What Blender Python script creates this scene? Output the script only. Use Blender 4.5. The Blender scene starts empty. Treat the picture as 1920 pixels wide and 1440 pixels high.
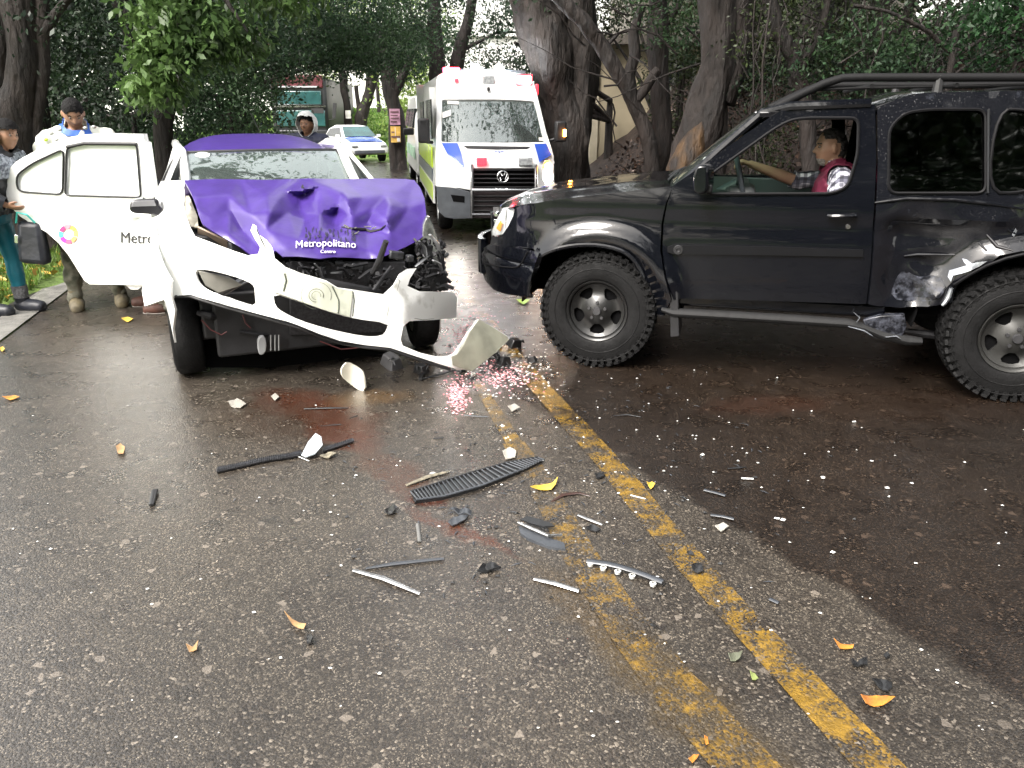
import bpy, math, random
import numpy as np
from mathutils import Vector, Matrix, noise
from mathutils.geometry import delaunay_2d_cdt
random.seed(7); R = math.radians; PI = math.pi
SC = bpy.context.scene; COL = SC.collection
# ---------------- camera, sky, sun, exposure ----------------
FP, CH = 1450.0, 1.66                       # focal length in photo pixels, eye height
PITCH = math.atan(508 / FP); SP, CP = math.sin(PITCH), math.cos(PITCH)
cd = bpy.data.cameras.new('camera'); cam = bpy.data.objects.new('camera', cd); COL.objects.link(cam)
cd.sensor_width = 36; cd.lens = 36 * FP / 1920; cd.clip_start = .05; cd.clip_end = 900
cam.location = (0, 0, CH); cam.rotation_euler = (PI / 2 - PITCH, 0, 0); SC.camera = cam
W = bpy.data.worlds.new('World'); SC.world = W; W.use_nodes = True
SUN_EL, SUN_AZ = 50, 140                    # overcast: a wide soft sun, behind the photographer's left shoulder
nt = W.node_tree; nt.nodes.clear()
wo = nt.nodes.new('ShaderNodeOutputWorld'); bg = nt.nodes.new('ShaderNodeBackground')
sky = nt.nodes.new('ShaderNodeTexSky'); sky.sky_type = 'NISHITA'; sky.sun_disc = False
sky.sun_elevation = R(SUN_EL); sky.sun_rotation = R(-SUN_AZ); sky.air_density = 1.6; sky.dust_density = 4; sky.ozone_density = 1
hs = nt.nodes.new('ShaderNodeHueSaturation'); hs.inputs['Saturation'].default_value = .22; hs.inputs['Value'].default_value = 1.5
nt.links.new(sky.outputs[0], hs.inputs['Color']); wm = nt.nodes.new('ShaderNodeMixRGB'); wm.blend_type = 'MULTIPLY'; wm.inputs[0].default_value = 1; wm.inputs[2].default_value = (1, .96, .91, 1); nt.links.new(hs.outputs[0], wm.inputs[1]); nt.links.new(wm.outputs[0], bg.inputs[0]); bg.inputs[1].default_value = .15
nt.links.new(bg.outputs[0], wo.inputs[0])
sl = bpy.data.lights.new('sun', 'SUN'); so = bpy.data.objects.new('sun', sl); COL.objects.link(so)
sl.energy = 1.5; sl.angle = R(25); sl.color = (1, .97, .93)
so.rotation_euler = (R(90 - SUN_EL), 0, R(180 + SUN_AZ)); so.location = (0, 0, 30)
SC.view_settings.view_transform = 'Standard'; SC.view_settings.look = 'None'
SC.view_settings.exposure = 1.4; SC.view_settings.gamma = 1; SC.view_settings.use_curve_mapping = False
SC.render.engine = 'CYCLES'; SC.cycles.max_bounces = 7; SC.cycles.transparent_max_bounces = 12
SC.cycles.use_denoising = True; SC.cycles.caustics_reflective = False; SC.cycles.caustics_refractive = False
# ---------------- photo pixel -> place ----------------
def ray(u, v):
    a, b = (u - 960) / FP, (720 - v) / FP
    return Vector((a, CP + b * SP, -SP + b * CP))
def G(u, v, z=0.0):                         # point at height z under that pixel
    d = ray(u, v); t = (z - CH) / d.z
    return Vector((d.x * t, d.y * t, z))
def PY(u, v, Y):                            # point at distance Y
    d = ray(u, v); t = Y / d.y
    return Vector((d.x * t, Y, CH + d.z * t))
class Frame:                                # a vehicle's own axes; origin on the ground
    def __init__(s, ox, oy, ax):            # ax: direction (deg) of local x in the world
        s.o = Vector((ox, oy, 0)); a = R(ax); s.a = a
        s.ex = Vector((math.cos(a), math.sin(a), 0)); s.ey = Vector((-math.sin(a), math.cos(a), 0))
    def L(s, p): d = Vector(p) - s.o; return Vector((d.dot(s.ex), d.dot(s.ey), d.z))
    def Wd(s, p): return s.o + s.ex * p[0] + s.ey * p[1] + Vector((0, 0, p[2]))
    def hit(s, u, v, ax, val):              # where the sight line crosses local x=val or y=val
        d = ray(u, v); e = s.ex if ax == 0 else s.ey
        c = Vector((0, 0, CH)); t = (val + (s.o - c).dot(e)) / d.dot(e)
        return s.L(c + d * t)
    def hitw(s, u, v, wf):                  # crosses the curved side y = wf(x, z)
        w = 0
        for _ in range(6):
            p = s.hit(u, v, 1, w); w = wf(p.x, p.z)
        return s.hit(u, v, 1, w)
# ---------------- things, parts ----------------
def uniq(n): return n
def tag(o, label=None, cat=None, group=None, kind=None):
    if label: o['label'] = label
    if cat: o['category'] = cat
    if group: o['group'] = group
    if kind: o['kind'] = kind
    return o
def empty(name, loc=(0, 0, 0), rz=0, label=None, cat=None, group=None):
    o = bpy.data.objects.new(name, None); COL.objects.link(o); o.location = loc; o.rotation_euler = (0, 0, rz)
    o.empty_display_size = .2
    return tag(o, label, cat, group)
def smooth(me, ang=None):
    me.polygons.foreach_set('use_smooth', [True] * len(me.polygons))
    if ang is not None: me.set_sharp_from_angle(angle=R(ang))
def link(name, me, mat, parent=None, sm=40, bev=0, thick=0, off=-1, sub=0):
    if mat is not None:
        for m in (mat if isinstance(mat, (list, tuple)) else [mat]): me.materials.append(m)
    if sm: smooth(me, sm)
    o = bpy.data.objects.new(name, me); COL.objects.link(o)
    if parent: o.parent = parent
    if sub: m = o.modifiers.new('s', 'SUBSURF'); m.levels = m.render_levels = sub
    if thick: m = o.modifiers.new('t', 'SOLIDIFY'); m.thickness = thick; m.offset = off; m.use_even_offset = False; e_ = o.modifiers.new('e', 'EDGE_SPLIT'); e_.split_angle = R(max(38, sm or 38)); e_.use_edge_sharp = False
    if bev: m = o.modifiers.new('b', 'BEVEL'); m.width = bev; m.segments = 2; m.limit_method = 'ANGLE'; m.angle_limit = R(35)
    return o
class MB:
    def __init__(s): s.v, s.f, s.m = [], [], []
    def add(s, vs, fs, mi=0):
        n = len(s.v); s.v += [tuple(p) for p in vs]; s.f += [tuple(i + n for i in f) for f in fs]; s.m += [mi] * len(fs); return s
    def box(s, c, size, rot=(0, 0, 0), mi=0, taper=1):
        from mathutils import Euler
        M = Euler(rot).to_matrix(); c = Vector(c); vs = []
        for k in (-1, 1):
            t = 1 if k < 0 else taper
            for i, j in ((-1, -1), (1, -1), (1, 1), (-1, 1)): vs.append(c + M @ Vector((i * size[0] / 2 * t, j * size[1] / 2 * t, k * size[2] / 2)))
        return s.add(vs, [(3, 2, 1, 0), (4, 5, 6, 7), (0, 1, 5, 4), (1, 2, 6, 5), (2, 3, 7, 6), (3, 0, 4, 7)], mi)
    def tube(s, pts, r, n=8, mi=0, cap=True, flat=1):
        pts = [Vector(p) for p in pts]; N = len(pts); rr = r if isinstance(r, (list, tuple)) else [r] * N
        t0 = (pts[1] - pts[0]).normalized(); up = Vector((0, 0, 1)) if abs(t0.z) < .9 else Vector((1, 0, 0))
        a = t0.cross(up).normalized(); vs = []
        for i in range(N):
            t = (pts[min(i + 1, N - 1)] - pts[max(i - 1, 0)]).normalized()
            a = (a - t * a.dot(t)).normalized(); b = t.cross(a)
            for k in range(n):
                w = 2 * PI * k / n; vs.append(pts[i] + (a * math.cos(w) + b * math.sin(w) * flat) * rr[i])
        fs = [(i * n + k, i * n + (k + 1) % n, (i + 1) * n + (k + 1) % n, (i + 1) * n + k) for i in range(N - 1) for k in range(n)]
        if cap: fs += [tuple(range(n))[::-1], tuple((N - 1) * n + k for k in range(n))]
        return s.add(vs, fs, mi)
    def lathe(s, prof, c=(0, 0, 0), ax='y', n=32, mi=0):   # prof: (axial, radius); axis through c
        vs = []; c = Vector(c)
        for a, r in prof:
            for k in range(n):
                w = 2 * PI * k / n; x, y = r * math.cos(w), r * math.sin(w)
                vs.append(c + Vector({'y': (x, a, y), 'z': (x, y, a), 'x': (a, x, y)}[ax]))
        fs = [(i * n + k, (i + 1) * n + k, (i + 1) * n + (k + 1) % n, i * n + (k + 1) % n) for i in range(len(prof) - 1) for k in range(n)]
        return s.add(vs, fs, mi)
    def prism(s, pts, off, mi=0):            # closed 3D outline pushed along off
        n = len(pts); off = Vector(off); vs = [Vector(p) for p in pts] + [Vector(p) + off for p in pts]
        return s.add(vs, [tuple(range(n))[::-1], tuple(range(n, 2 * n))] + [(i, (i + 1) % n, n + (i + 1) % n, n + i) for i in range(n)], mi)
    def grid(s, fn, nu, nv, mi=0, closed=False):
        vs = [fn(i / nu, j / nv) for i in range(nu + 1) for j in range(nv + 1)]; w = nv + 1
        return s.add(vs, [(i * w + j, (i + 1) * w + j, (i + 1) * w + j + 1, i * w + j + 1) for i in range(nu) for j in range(nv)], mi)
    def mesh(s, name):
        me = bpy.data.meshes.new(name); me.from_pydata(s.v, [], s.f); me.validate(); me.update()
        if len(me.polygons) == len(s.m) and any(s.m): me.polygons.foreach_set('material_index', s.m)
        return me
    def build(s, name, mat, parent=None, **k):
        me = s.mesh(name)
        import bmesh
        b = bmesh.new(); b.from_mesh(me); bmesh.ops.recalc_face_normals(b, faces=b.faces); b.to_mesh(me); b.free()
        return link(name, me, mat, parent, **k)
def copy_tree(o, parent=None):
    c = o.copy(); COL.objects.link(c)
    if parent: c.parent = parent
    for ch in [x for x in o.children]: copy_tree(ch, c)
    return c
def rnd(a, b): return random.uniform(a, b)
# ---------------- flat outlines to curved panels ----------------
def chaikin(p, n=2, closed=True):
    for _ in range(n):
        q = []; N = len(p)
        for i in range(N if closed else N - 1):
            a, b = p[i], p[(i + 1) % N]
            q += [tuple(a[k] * .75 + b[k] * .25 for k in range(len(a))), tuple(a[k] * .25 + b[k] * .75 for k in range(len(a)))]
        p = q if closed else [p[0]] + q + [p[-1]]
    return p
def dens(p, res):
    out = []; N = len(p)
    for i in range(N):
        a, b = p[i], p[(i + 1) % N]; L = math.hypot(b[0] - a[0], b[1] - a[1]); k = max(1, int(L / res))
        for j in range(k): out.append((a[0] + (b[0] - a[0]) * j / k, a[1] + (b[1] - a[1]) * j / k))
    return out
def inside(x, y, P):
    c = False; j = len(P) - 1
    for i in range(len(P)):
        xi, yi = P[i]; xj, yj = P[j]
        if (yi > y) != (yj > y) and x < (xj - xi) * (y - yi) / (yj - yi + 1e-12) + xi: c = not c
        j = i
    return c
def tri2d(outline, holes=(), res=.05, extra=()):
    pts, ed = [], []
    for lp in [outline] + list(holes):
        q = dens(lp, res); n = len(pts); pts += q; ed += [(n + i, n + (i + 1) % len(q)) for i in range(len(q))]
    x0, x1 = min(p[0] for p in outline), max(p[0] for p in outline); y0, y1 = min(p[1] for p in outline), max(p[1] for p in outline)
    h = res * .866; j = 0; y = y0 + h * .5
    while y < y1:
        x = x0 + res * (.5 if j % 2 else .99)
        while x < x1:
            if inside(x, y, outline) and not any(inside(x, y, q) for q in holes) and all((x - p[0]) ** 2 + (y - p[1]) ** 2 > (res * .5) ** 2 for p in pts[:len(pts)] if abs(x - p[0]) < res): pts.append((x, y))
            x += res
        y += h; j += 1
    pts += list(extra)
    r = delaunay_2d_cdt([Vector(p) for p in pts], ed, [], 0, 1e-6)
    V, T = r[0], []
    for f in r[2]:
        cx = sum(V[i].x for i in f) / 3; cy = sum(V[i].y for i in f) / 3
        if inside(cx, cy, outline) and not any(inside(cx, cy, q) for q in holes): T.append(tuple(f))
    return V, T
def panel(name, outline, fn, mat, parent, holes=(), res=.05, thick=.012, sm=35, off=-1, extra=(), flip=False, **k):
    V, T = tri2d(outline, holes, res, extra)
    me = bpy.data.meshes.new(name); vs = [tuple(fn(p.x, p.y)) for p in V]
    used = sorted({i for t in T for i in t}); ix = {a: b for b, a in enumerate(used)}
    T = [tuple(ix[i] for i in (t[::-1] if flip else t)) for t in T]
    me.from_pydata([vs[i] for i in used], [], T); me.update()
    return link(name, me, mat, parent, sm=sm, thick=thick, off=off, **k)
def roundc(p, r, n=3):
    out = []; N = len(p)
    for i in range(N):
        a, b, c = Vector(p[i - 1][:2]), Vector(p[i][:2]), Vector(p[(i + 1) % N][:2]); d1 = min(r, (a - b).length * .45); d2 = min(r, (c - b).length * .45)
        s, e = b + (a - b).normalized() * d1, b + (c - b).normalized() * d2
        for k in range(n + 1): t = k / n; q = s * (1 - t) ** 2 + b * 2 * t * (1 - t) + e * t * t; out.append((q.x, q.y))
    return out
class Lin:                                   # linear interpolation of (x, y, value) knots: gives folded sheet metal its creases
    def __init__(s, pts):
        s.p = pts; r = delaunay_2d_cdt([Vector(p[:2]) for p in pts], [], [], 0, 1e-6)
        s.V = r[0]; s.T = r[2]; s.val = [sum(pts[i][2] for i in o) / len(o) for o in r[3]]
    def __call__(s, x, y):
        for t in s.T:
            a, b, c = (s.V[i] for i in t); d = (b.y - c.y) * (a.x - c.x) + (c.x - b.x) * (a.y - c.y)
            if abs(d) < 1e-12: continue
            l = ((b.y - c.y) * (x - c.x) + (c.x - b.x) * (y - c.y)) / d; m = ((c.y - a.y) * (x - c.x) + (a.x - c.x) * (y - c.y)) / d
            if l >= -1e-6 and m >= -1e-6 and l + m <= 1 + 1e-6: return l * s.val[t[0]] + m * s.val[t[1]] + (1 - l - m) * s.val[t[2]]
        ws = [(1 / ((x - p[0]) ** 2 + (y - p[1]) ** 2 + 1e-9) ** 1.5, p[2]) for p in s.p]
        return sum(a * b for a, b in ws) / sum(a for a, _ in ws)
# ---------------- materials ----------------
MATS = {}
def sk(n, k): return n.inputs[k]
def mat(name, col, rough=.5, metal=0, coat=0, var=0, vs=6, bump=0, bs=60, spec=.5, emit=None, es=0, trans=0, col2=None, isl=0, rvar=0, alpha=1, detail=4):
    if name in MATS: return MATS[name]
    m = bpy.data.materials.new(name); m.use_nodes = True; N = m.node_tree.nodes; K = m.node_tree.links
    b = N['Principled BSDF']; sk(b, 'Roughness').default_value = rough; sk(b, 'Metallic').default_value = metal
    sk(b, 'Coat Weight').default_value = coat; sk(b, 'Coat Roughness').default_value = .06; sk(b, 'Specular IOR Level').default_value = spec
    sk(b, 'Base Color').default_value = (*col, 1)
    tc = N.new('ShaderNodeTexCoord'); TO = tc.outputs['Object']
    if name.startswith('bark'):
        mp_ = N.new('ShaderNodeMapping'); mp_.inputs['Scale'].default_value = (1, 1, .28); K.new(TO, mp_.inputs[0]); TO = mp_.outputs[0]
    c2 = col2 or tuple(max(0, c * (1 - var)) for c in col)
    if var or col2:
        nz = N.new('ShaderNodeTexNoise'); sk(nz, 'Scale').default_value = vs; sk(nz, 'Detail').default_value = detail; K.new(TO, nz.inputs['Vector'])
        cr = N.new('ShaderNodeValToRGB'); e = cr.color_ramp.elements; e[0].position = .35; e[1].position = .65
        e[0].color = (*c2, 1); e[1].color = (*col, 1); K.new(nz.outputs['Fac'], cr.inputs['Fac']); out = cr.outputs['Color']
        if isl:
            ge = N.new('ShaderNodeNewGeometry'); h = N.new('ShaderNodeMixRGB'); h.blend_type = 'MULTIPLY'; h.inputs[0].default_value = 1
            mr = N.new('ShaderNodeMapRange'); mr.inputs[3].default_value = 1 - isl; mr.inputs[4].default_value = 1 + isl
            K.new(ge.outputs['Random Per Island'], mr.inputs[0]); K.new(out, h.inputs[1]); K.new(mr.outputs[0], h.inputs[2]); out = h.outputs[0]
        K.new(out, sk(b, 'Base Color'))
    if rvar:
        n2 = N.new('ShaderNodeTexNoise'); sk(n2, 'Scale').default_value = vs * 2.3; K.new(tc.outputs['Object'], n2.inputs['Vector'])
        mr = N.new('ShaderNodeMapRange'); mr.inputs[1].default_value = .35; mr.inputs[2].default_value = .65; mr.inputs[3].default_value = rough; mr.inputs[4].default_value = rough + rvar
        K.new(n2.outputs['Fac'], mr.inputs[0]); K.new(mr.outputs[0], sk(b, 'Roughness'))
    if bump:
        n3 = N.new('ShaderNodeTexNoise'); sk(n3, 'Scale').default_value = bs; sk(n3, 'Detail').default_value = 8; K.new(TO, n3.inputs['Vector'])
        bp = N.new('ShaderNodeBump'); bp.inputs['Strength'].default_value = min(1, bump); bp.inputs['Distance'].default_value = .01 * max(1, bump); K.new(n3.outputs['Fac'], bp.inputs['Height']); K.new(bp.outputs[0], sk(b, 'Normal'))
    if emit: sk(b, 'Emission Color').default_value = (*emit, 1); sk(b, 'Emission Strength').default_value = es
    if trans:
        tr = N.new('ShaderNodeBsdfTranslucent'); mx = N.new('ShaderNodeMixShader'); mx.inputs[0].default_value = trans
        K.new(b.outputs[0], mx.inputs[1]); K.new(tr.outputs[0], mx.inputs[2]); K.new(mx.outputs[0], N['Material Output'].inputs[0])
        if var or col2: K.new(out, tr.inputs[0])
        else: tr.inputs[0].default_value = (*col, 1)
    MATS[name] = m; return m
def glass(name, tint=(.6, .7, .68), refl=.12, rough=.02, see=.8, dirt_or_glare=0, dcol=(.35, .42, .4), wob_=.15):
    m = bpy.data.materials.new(name); m.use_nodes = True; N = m.node_tree.nodes; K = m.node_tree.links; N.remove(N['Principled BSDF'])
    tr = N.new('ShaderNodeBsdfTransparent'); tr.inputs[0].default_value = (*tint, 1)
    gl = N.new('ShaderNodeBsdfGlossy'); gl.inputs['Roughness'].default_value = rough; gl.inputs[0].default_value = (.95, 1, .98, 1)
    df = N.new('ShaderNodeBsdfDiffuse'); df.inputs[0].default_value = (*dcol, 1)
    lw = N.new('ShaderNodeLayerWeight'); lw.inputs[0].default_value = .5
    mr = N.new('ShaderNodeMapRange'); mr.inputs[3].default_value = refl; mr.inputs[4].default_value = 1.0; K.new(lw.outputs['Facing'], mr.inputs[0])
    pw = N.new('ShaderNodeMath'); pw.operation = 'POWER'; pw.inputs[1].default_value = 3; K.new(lw.outputs['Facing'], pw.inputs[0]); K.new(pw.outputs[0], mr.inputs[0])
    m1 = N.new('ShaderNodeMixShader'); m1.inputs[0].default_value = dirt_or_glare; K.new(tr.outputs[0], m1.inputs[1]); K.new(df.outputs[0], m1.inputs[2])
    m2 = N.new('ShaderNodeMixShader'); K.new(mr.outputs[0], m2.inputs[0]); K.new(m1.outputs[0], m2.inputs[1]); K.new(gl.outputs[0], m2.inputs[2])
    tc = N.new('ShaderNodeTexCoord'); n3 = N.new('ShaderNodeTexNoise'); n3.inputs['Scale'].default_value = 5; K.new(tc.outputs['Object'], n3.inputs['Vector'])
    bp = N.new('ShaderNodeBump'); bp.inputs['Strength'].default_value = wob_; bp.inputs['Distance'].default_value = .02; K.new(n3.outputs['Fac'], bp.inputs['Height']); K.new(bp.outputs[0], gl.inputs['Normal'])
    K.new(m2.outputs[0], N['Material Output'].inputs[0]); MATS[name] = m; return m
black_plastic = mat('black_plastic', (.018, .018, .02), .42, var=.4, rvar=.25, bump=.1)
dark_metal = mat('dark_metal', (.03, .03, .033), .38, metal=.6, var=.5, rvar=.3, bump=.3, bs=25)
rubber = mat('tyre_rubber', (.009, .009, .0095), .62, spec=.22, var=.45, vs=14, rvar=.2, bump=.3, bs=90)
grey_metal = mat('grey_metal', (.32, .33, .34), .3, metal=.9, var=.35, rvar=.2)
silver = mat('silver_paint', (.45, .46, .47), .3, metal=.6, var=.2)
chrome = mat('chrome', (.75, .76, .78), .12, metal=1, var=.1)
white_paint = mat('white_car_paint', (.84, .85, .84), .3, coat=.8, var=.05, vs=3)
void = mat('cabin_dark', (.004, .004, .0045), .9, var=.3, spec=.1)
print('base ok')
# ---------------- ground, road, markings ----------------
def road_x(Y): return .97 - .257 * (Y - 1.6)            # centre line of the road near the crash
CL = [(3.96, -10), (2.93, -6), (1.9, -2), (.87, 2), (-.16, 6), (-1.19, 10), (-2.2, 14), (-3.25, 18), (-4.9, 22.6), (-8, 26.6), (-12.5, 29.6), (-18, 31.6), (-30, 34), (-45, 36)]
CLs = chaikin(CL, 2, False)
def offs(d):
    out = []
    for i, p in enumerate(CLs):
        a, b = Vector(CLs[max(i - 1, 0)]), Vector(CLs[min(i + 1, len(CLs) - 1)]); t = (b - a).normalized()
        out.append((p[0] + t.y * d, p[1] - t.x * d))
    return out
RL, RR = offs(-3.72), offs(4.1)
def edge_x(P, y):
    for a, b in zip(P, P[1:]):
        if a[1] <= y <= b[1] and b[1] > a[1]: return a[0] + (b[0] - a[0]) * (y - a[1]) / (b[1] - a[1])
    return None
def ss(a, b, x): t = min(1, max(0, (x - a) / (b - a))); return t * t * (3 - 2 * t)
def ground_z(x, y):
    z = -.06
    re = 4.1 * 1.03 + road_x(y) if y < 19 else 4.2 + road_x(19)
    d = x - re
    if d > 0:                                            # bank on the right
        z += ss(.1, 3.4, d) * 2.3 + max(0, d - 2.6) * .12 + (noise.noise((x * .9, y * .9, 3)) * .3 + noise.noise((x * 2.7, y * 2.7, 1)) * .1) * ss(.2, 1.5, d)
    dl = (-3.9 - .2 * (y - 5.7)) - x
    if y < 24 and dl > 0: z += .1 * ss(0, .4, dl) + .5 * ss(2, 7, dl) + .03 * noise.noise((x * 2, y * 2, 0))
    if y > 32.3: z += ss(32.3, 46, y) * 1.9 * ss(-22, -12, x) + .1 * noise.noise((x * .5, y * .5, 0))
    return z
def make_ground():
    xs = sorted(set([-300, -150, -80, -50, -35] + [-28 + .7 * i for i in range(34)] + [-4.2 + .3 * i for i in range(60)] + [14 + 1.2 * i for i in range(16)] + [40, 60, 100, 180, 300]))
    ys = sorted(set([-300, -120, -60, -30, -15] + [-8 + .45 * i for i in range(62)] + [20 + 1.0 * i for i in range(32)] + [60, 80, 120, 200, 400, 800]))
    m = MB(); m.v = [(x, y, ground_z(x, y) if -60 < x < 60 and y < 60 else -.06 + (1.5 if y > 46 else 0)) for x in xs for y in ys]; w = len(ys)
    m.f = [(i * w + j, (i + 1) * w + j, (i + 1) * w + j + 1, i * w + j + 1) for i in range(len(xs) - 1) for j in range(w - 1)]; m.m = [0] * len(m.f)
    return m
NMAT = {}
def nodes(name):
    m = bpy.data.materials.new(name); m.use_nodes = True; return m, m.node_tree.nodes, m.node_tree.links
def ground_mat():
    m, N, K = nodes('soil_and_grass'); b = N['Principled BSDF']; b.inputs['Roughness'].default_value = .8
    ge = N.new('ShaderNodeNewGeometry'); sx = N.new('ShaderNodeSeparateXYZ'); K.new(ge.outputs['Position'], sx.inputs[0])
    def nz(s, d=6):
        n = N.new('ShaderNodeTexNoise'); n.inputs['Scale'].default_value = s; n.inputs['Detail'].default_value = d; K.new(ge.outputs['Position'], n.inputs['Vector']); return n
    def ramp(f, c):
        r = N.new('ShaderNodeValToRGB'); e = r.color_ramp.elements
        while len(e) < len(c): e.new(.5)
        for i, (p, q) in enumerate(c): e[i].position = p; e[i].color = (*q, 1)
        K.new(f, r.inputs[0]); return r
    soil = ramp(nz(9).outputs[0], [(.3, (.01, .0065, .005)), (.5, (.022, .013, .01)), (.7, (.045, .027, .018))])
    grass = ramp(nz(5).outputs[0], [(.3, (.05, .08, .015)), (.55, (.09, .15, .025)), (.75, (.16, .2, .05))])
    # x to the right of the road is bare soil
    a = N.new('ShaderNodeMath'); a.operation = 'MULTIPLY_ADD'; a.inputs[1].default_value = .257; K.new(sx.outputs[1], a.inputs[0]); K.new(sx.outputs[0], a.inputs[2])
    g = N.new('ShaderNodeMath'); g.operation = 'GREATER_THAN'; g.inputs[1].default_value = 4.5; K.new(a.outputs[0], g.inputs[0])
    mx = N.new('ShaderNodeMixRGB'); K.new(g.outputs[0], mx.inputs[0]); K.new(grass.outputs[0], mx.inputs[1]); K.new(soil.outputs[0], mx.inputs[2]); K.new(mx.outputs[0], b.inputs['Base Color'])
    bp = N.new('ShaderNodeBump'); bp.inputs['Strength'].default_value = .8; bp.inputs['Distance'].default_value = .05; K.new(nz(14).outputs[0], bp.inputs['Height']); K.new(bp.outputs[0], b.inputs['Normal'])
    return m
def asphalt(name, paint=None, wear=.5, ramp_w=.06):
    """wet aggregate; paint colour worn off it where given"""
    m, N, K = nodes(name); b = N['Principled BSDF']; ge = N.new('ShaderNodeNewGeometry'); P = ge.outputs['Position']
    def tex(kind, s, d=5, **k):
        n = N.new(kind); n.inputs['Scale'].default_value = s
        if 'Detail' in n.inputs and kind.endswith('Noise'): n.inputs['Detail'].default_value = d
        K.new(P, n.inputs['Vector']); return n
    def ramp(f, c, mode='LINEAR'):
        r = N.new('ShaderNodeValToRGB'); e = r.color_ramp.elements; r.color_ramp.interpolation = mode
        while len(e) < len(c): e.new(.5)
        for i, (p, q) in enumerate(c): e[i].position = p; e[i].color = (*(q if isinstance(q, tuple) else (q, q, q)), 1)
        K.new(f, r.inputs[0]); return r.outputs[0]
    def math_(op, a, c=None, v=None):
        n = N.new('ShaderNodeMath'); n.operation = op; K.new(a, n.inputs[0])
        if c is not None: K.new(c, n.inputs[1])
        if v is not None: n.inputs[1].default_value = v
        return n.outputs[0]
    def mix(f, a, c, mode='MIX'):
        n = N.new('ShaderNodeMixRGB'); n.blend_type = mode
        if isinstance(f, float): n.inputs[0].default_value = f
        else: K.new(f, n.inputs[0])
        for i, q in ((1, a), (2, c)):
            if isinstance(q, tuple): n.inputs[i].default_value = (*q, 1)
            else: K.new(q, n.inputs[i])
        return n.outputs[0]
    v1 = tex('ShaderNodeTexVoronoi', 120); v2 = tex('ShaderNodeTexVoronoi', 240); v3 = tex('ShaderNodeTexVoronoi', 42)
    hv = N.new('ShaderNodeSeparateColor'); K.new(v1.outputs['Color'], hv.inputs[0])
    h2 = N.new('ShaderNodeSeparateColor'); K.new(v2.outputs['Color'], h2.inputs[0])
    h3 = N.new('ShaderNodeSeparateColor'); K.new(v3.outputs['Color'], h3.inputs[0])
    stone = ramp(hv.outputs[0], [(0, (.019, .0165, .0142)), (.5, (.032, .0275, .0235)), (.78, (.05, .042, .034)), (.92, (.1, .087, .072)), (1, (.25, .22, .185))])
    fine = ramp(h2.outputs[1], [(0, (.019, .0165, .0142)), (.55, (.033, .0283, .024)), (.86, (.07, .059, .047)), (1, (.24, .21, .17))])
    big = tex('ShaderNodeTexNoise', .9, 4); med = tex('ShaderNodeTexNoise', 6, 5)
    col = mix(ramp(med.outputs[0], [(.4, 0.), (.6, 1.)]), stone, fine)
    col = mix(ramp(h3.outputs[2], [(.994, 0.), (.996, 1.)]), col, (.16, .14, .12))
    col = mix(.75, col, ramp(big.outputs[0], [(.3, (.62, .6, .58)), (.7, (1.25, 1.2, 1.12))]), 'MULTIPLY')
    # the darker, soaked half of the right lane: a straight boundary with a ragged edge
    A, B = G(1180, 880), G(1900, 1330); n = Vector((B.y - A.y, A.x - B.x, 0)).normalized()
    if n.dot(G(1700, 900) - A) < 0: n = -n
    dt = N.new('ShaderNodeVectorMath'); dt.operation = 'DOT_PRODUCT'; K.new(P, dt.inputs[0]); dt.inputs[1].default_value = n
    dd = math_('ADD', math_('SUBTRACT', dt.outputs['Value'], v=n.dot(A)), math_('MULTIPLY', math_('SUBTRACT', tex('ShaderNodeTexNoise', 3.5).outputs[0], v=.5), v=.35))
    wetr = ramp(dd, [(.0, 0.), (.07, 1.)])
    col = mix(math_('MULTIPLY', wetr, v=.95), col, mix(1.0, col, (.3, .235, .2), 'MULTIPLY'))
    # stains: (pixel, radii m, rotation, colour, strength)
    for (u, v, rx, ry, rot, c, st) in [(590, 765, .6, .24, -35, (.055, .011, .003), 1.0), (640, 810, .38, .19, -50, (.075, .012, .003), 1.0), (560, 790, .7, .35, -30, (.028, .014, .007), .7), (545, 740, .25, .15, 0, (.05, .02, .01), .6), (740, 890, .5, .14, -52, (.06, .022, .01), .7),
                                       (860, 995, .4, .05, -38, (.07, .02, .008), .85), (800, 940, .12, .06, -30, (.06, .012, .006), .7), (690, 745, .3, .16, 10, (.11, .06, .02), .6), (505, 975, .06, .05, 0, (.01, .01, .01), .7),
                                       (1100, 1150, .5, .12, -65, (.07, .045, .018), .55), (1300, 1330, .6, .16, -62, (.06, .04, .015), .6), (1700, 760, 1.2, .4, 0, (.03, .016, .01), .22), (1440, 760, .5, .2, 10, (.05, .02, .012), .4),
                                       (1235, 815, .05, .03, 0, (.01, .005, .004), .9), (1200, 1150, .06, .03, 0, (.01, .005, .004), .6)]:
        p = G(u, v); mp = N.new('ShaderNodeMapping'); mp.vector_type = 'TEXTURE'; mp.inputs['Location'].default_value = p; mp.inputs['Rotation'].default_value = (0, 0, R(rot)); mp.inputs['Scale'].default_value = (rx, ry, 1)
        dn = N.new('ShaderNodeVectorMath'); dn.operation = 'ADD'; nn = tex('ShaderNodeTexNoise', 7, 6)
        sc = N.new('ShaderNodeVectorMath'); sc.operation = 'MULTIPLY_ADD'; K.new(nn.outputs['Color'], sc.inputs[0]); sc.inputs[1].default_value = (.24, .24, 0); sc.inputs[2].default_value = (-.12, -.12, 0)
        K.new(P, dn.inputs[0]); K.new(sc.outputs[0], dn.inputs[1]); K.new(dn.outputs[0], mp.inputs[0])
        ln = N.new('ShaderNodeVectorMath'); ln.operation = 'LENGTH'; K.new(mp.outputs[0], ln.inputs[0])
        f = math_('MULTIPLY', ramp(ln.outputs['Value'], [(.45, 1.), (1., 0.)]), v=st)
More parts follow.
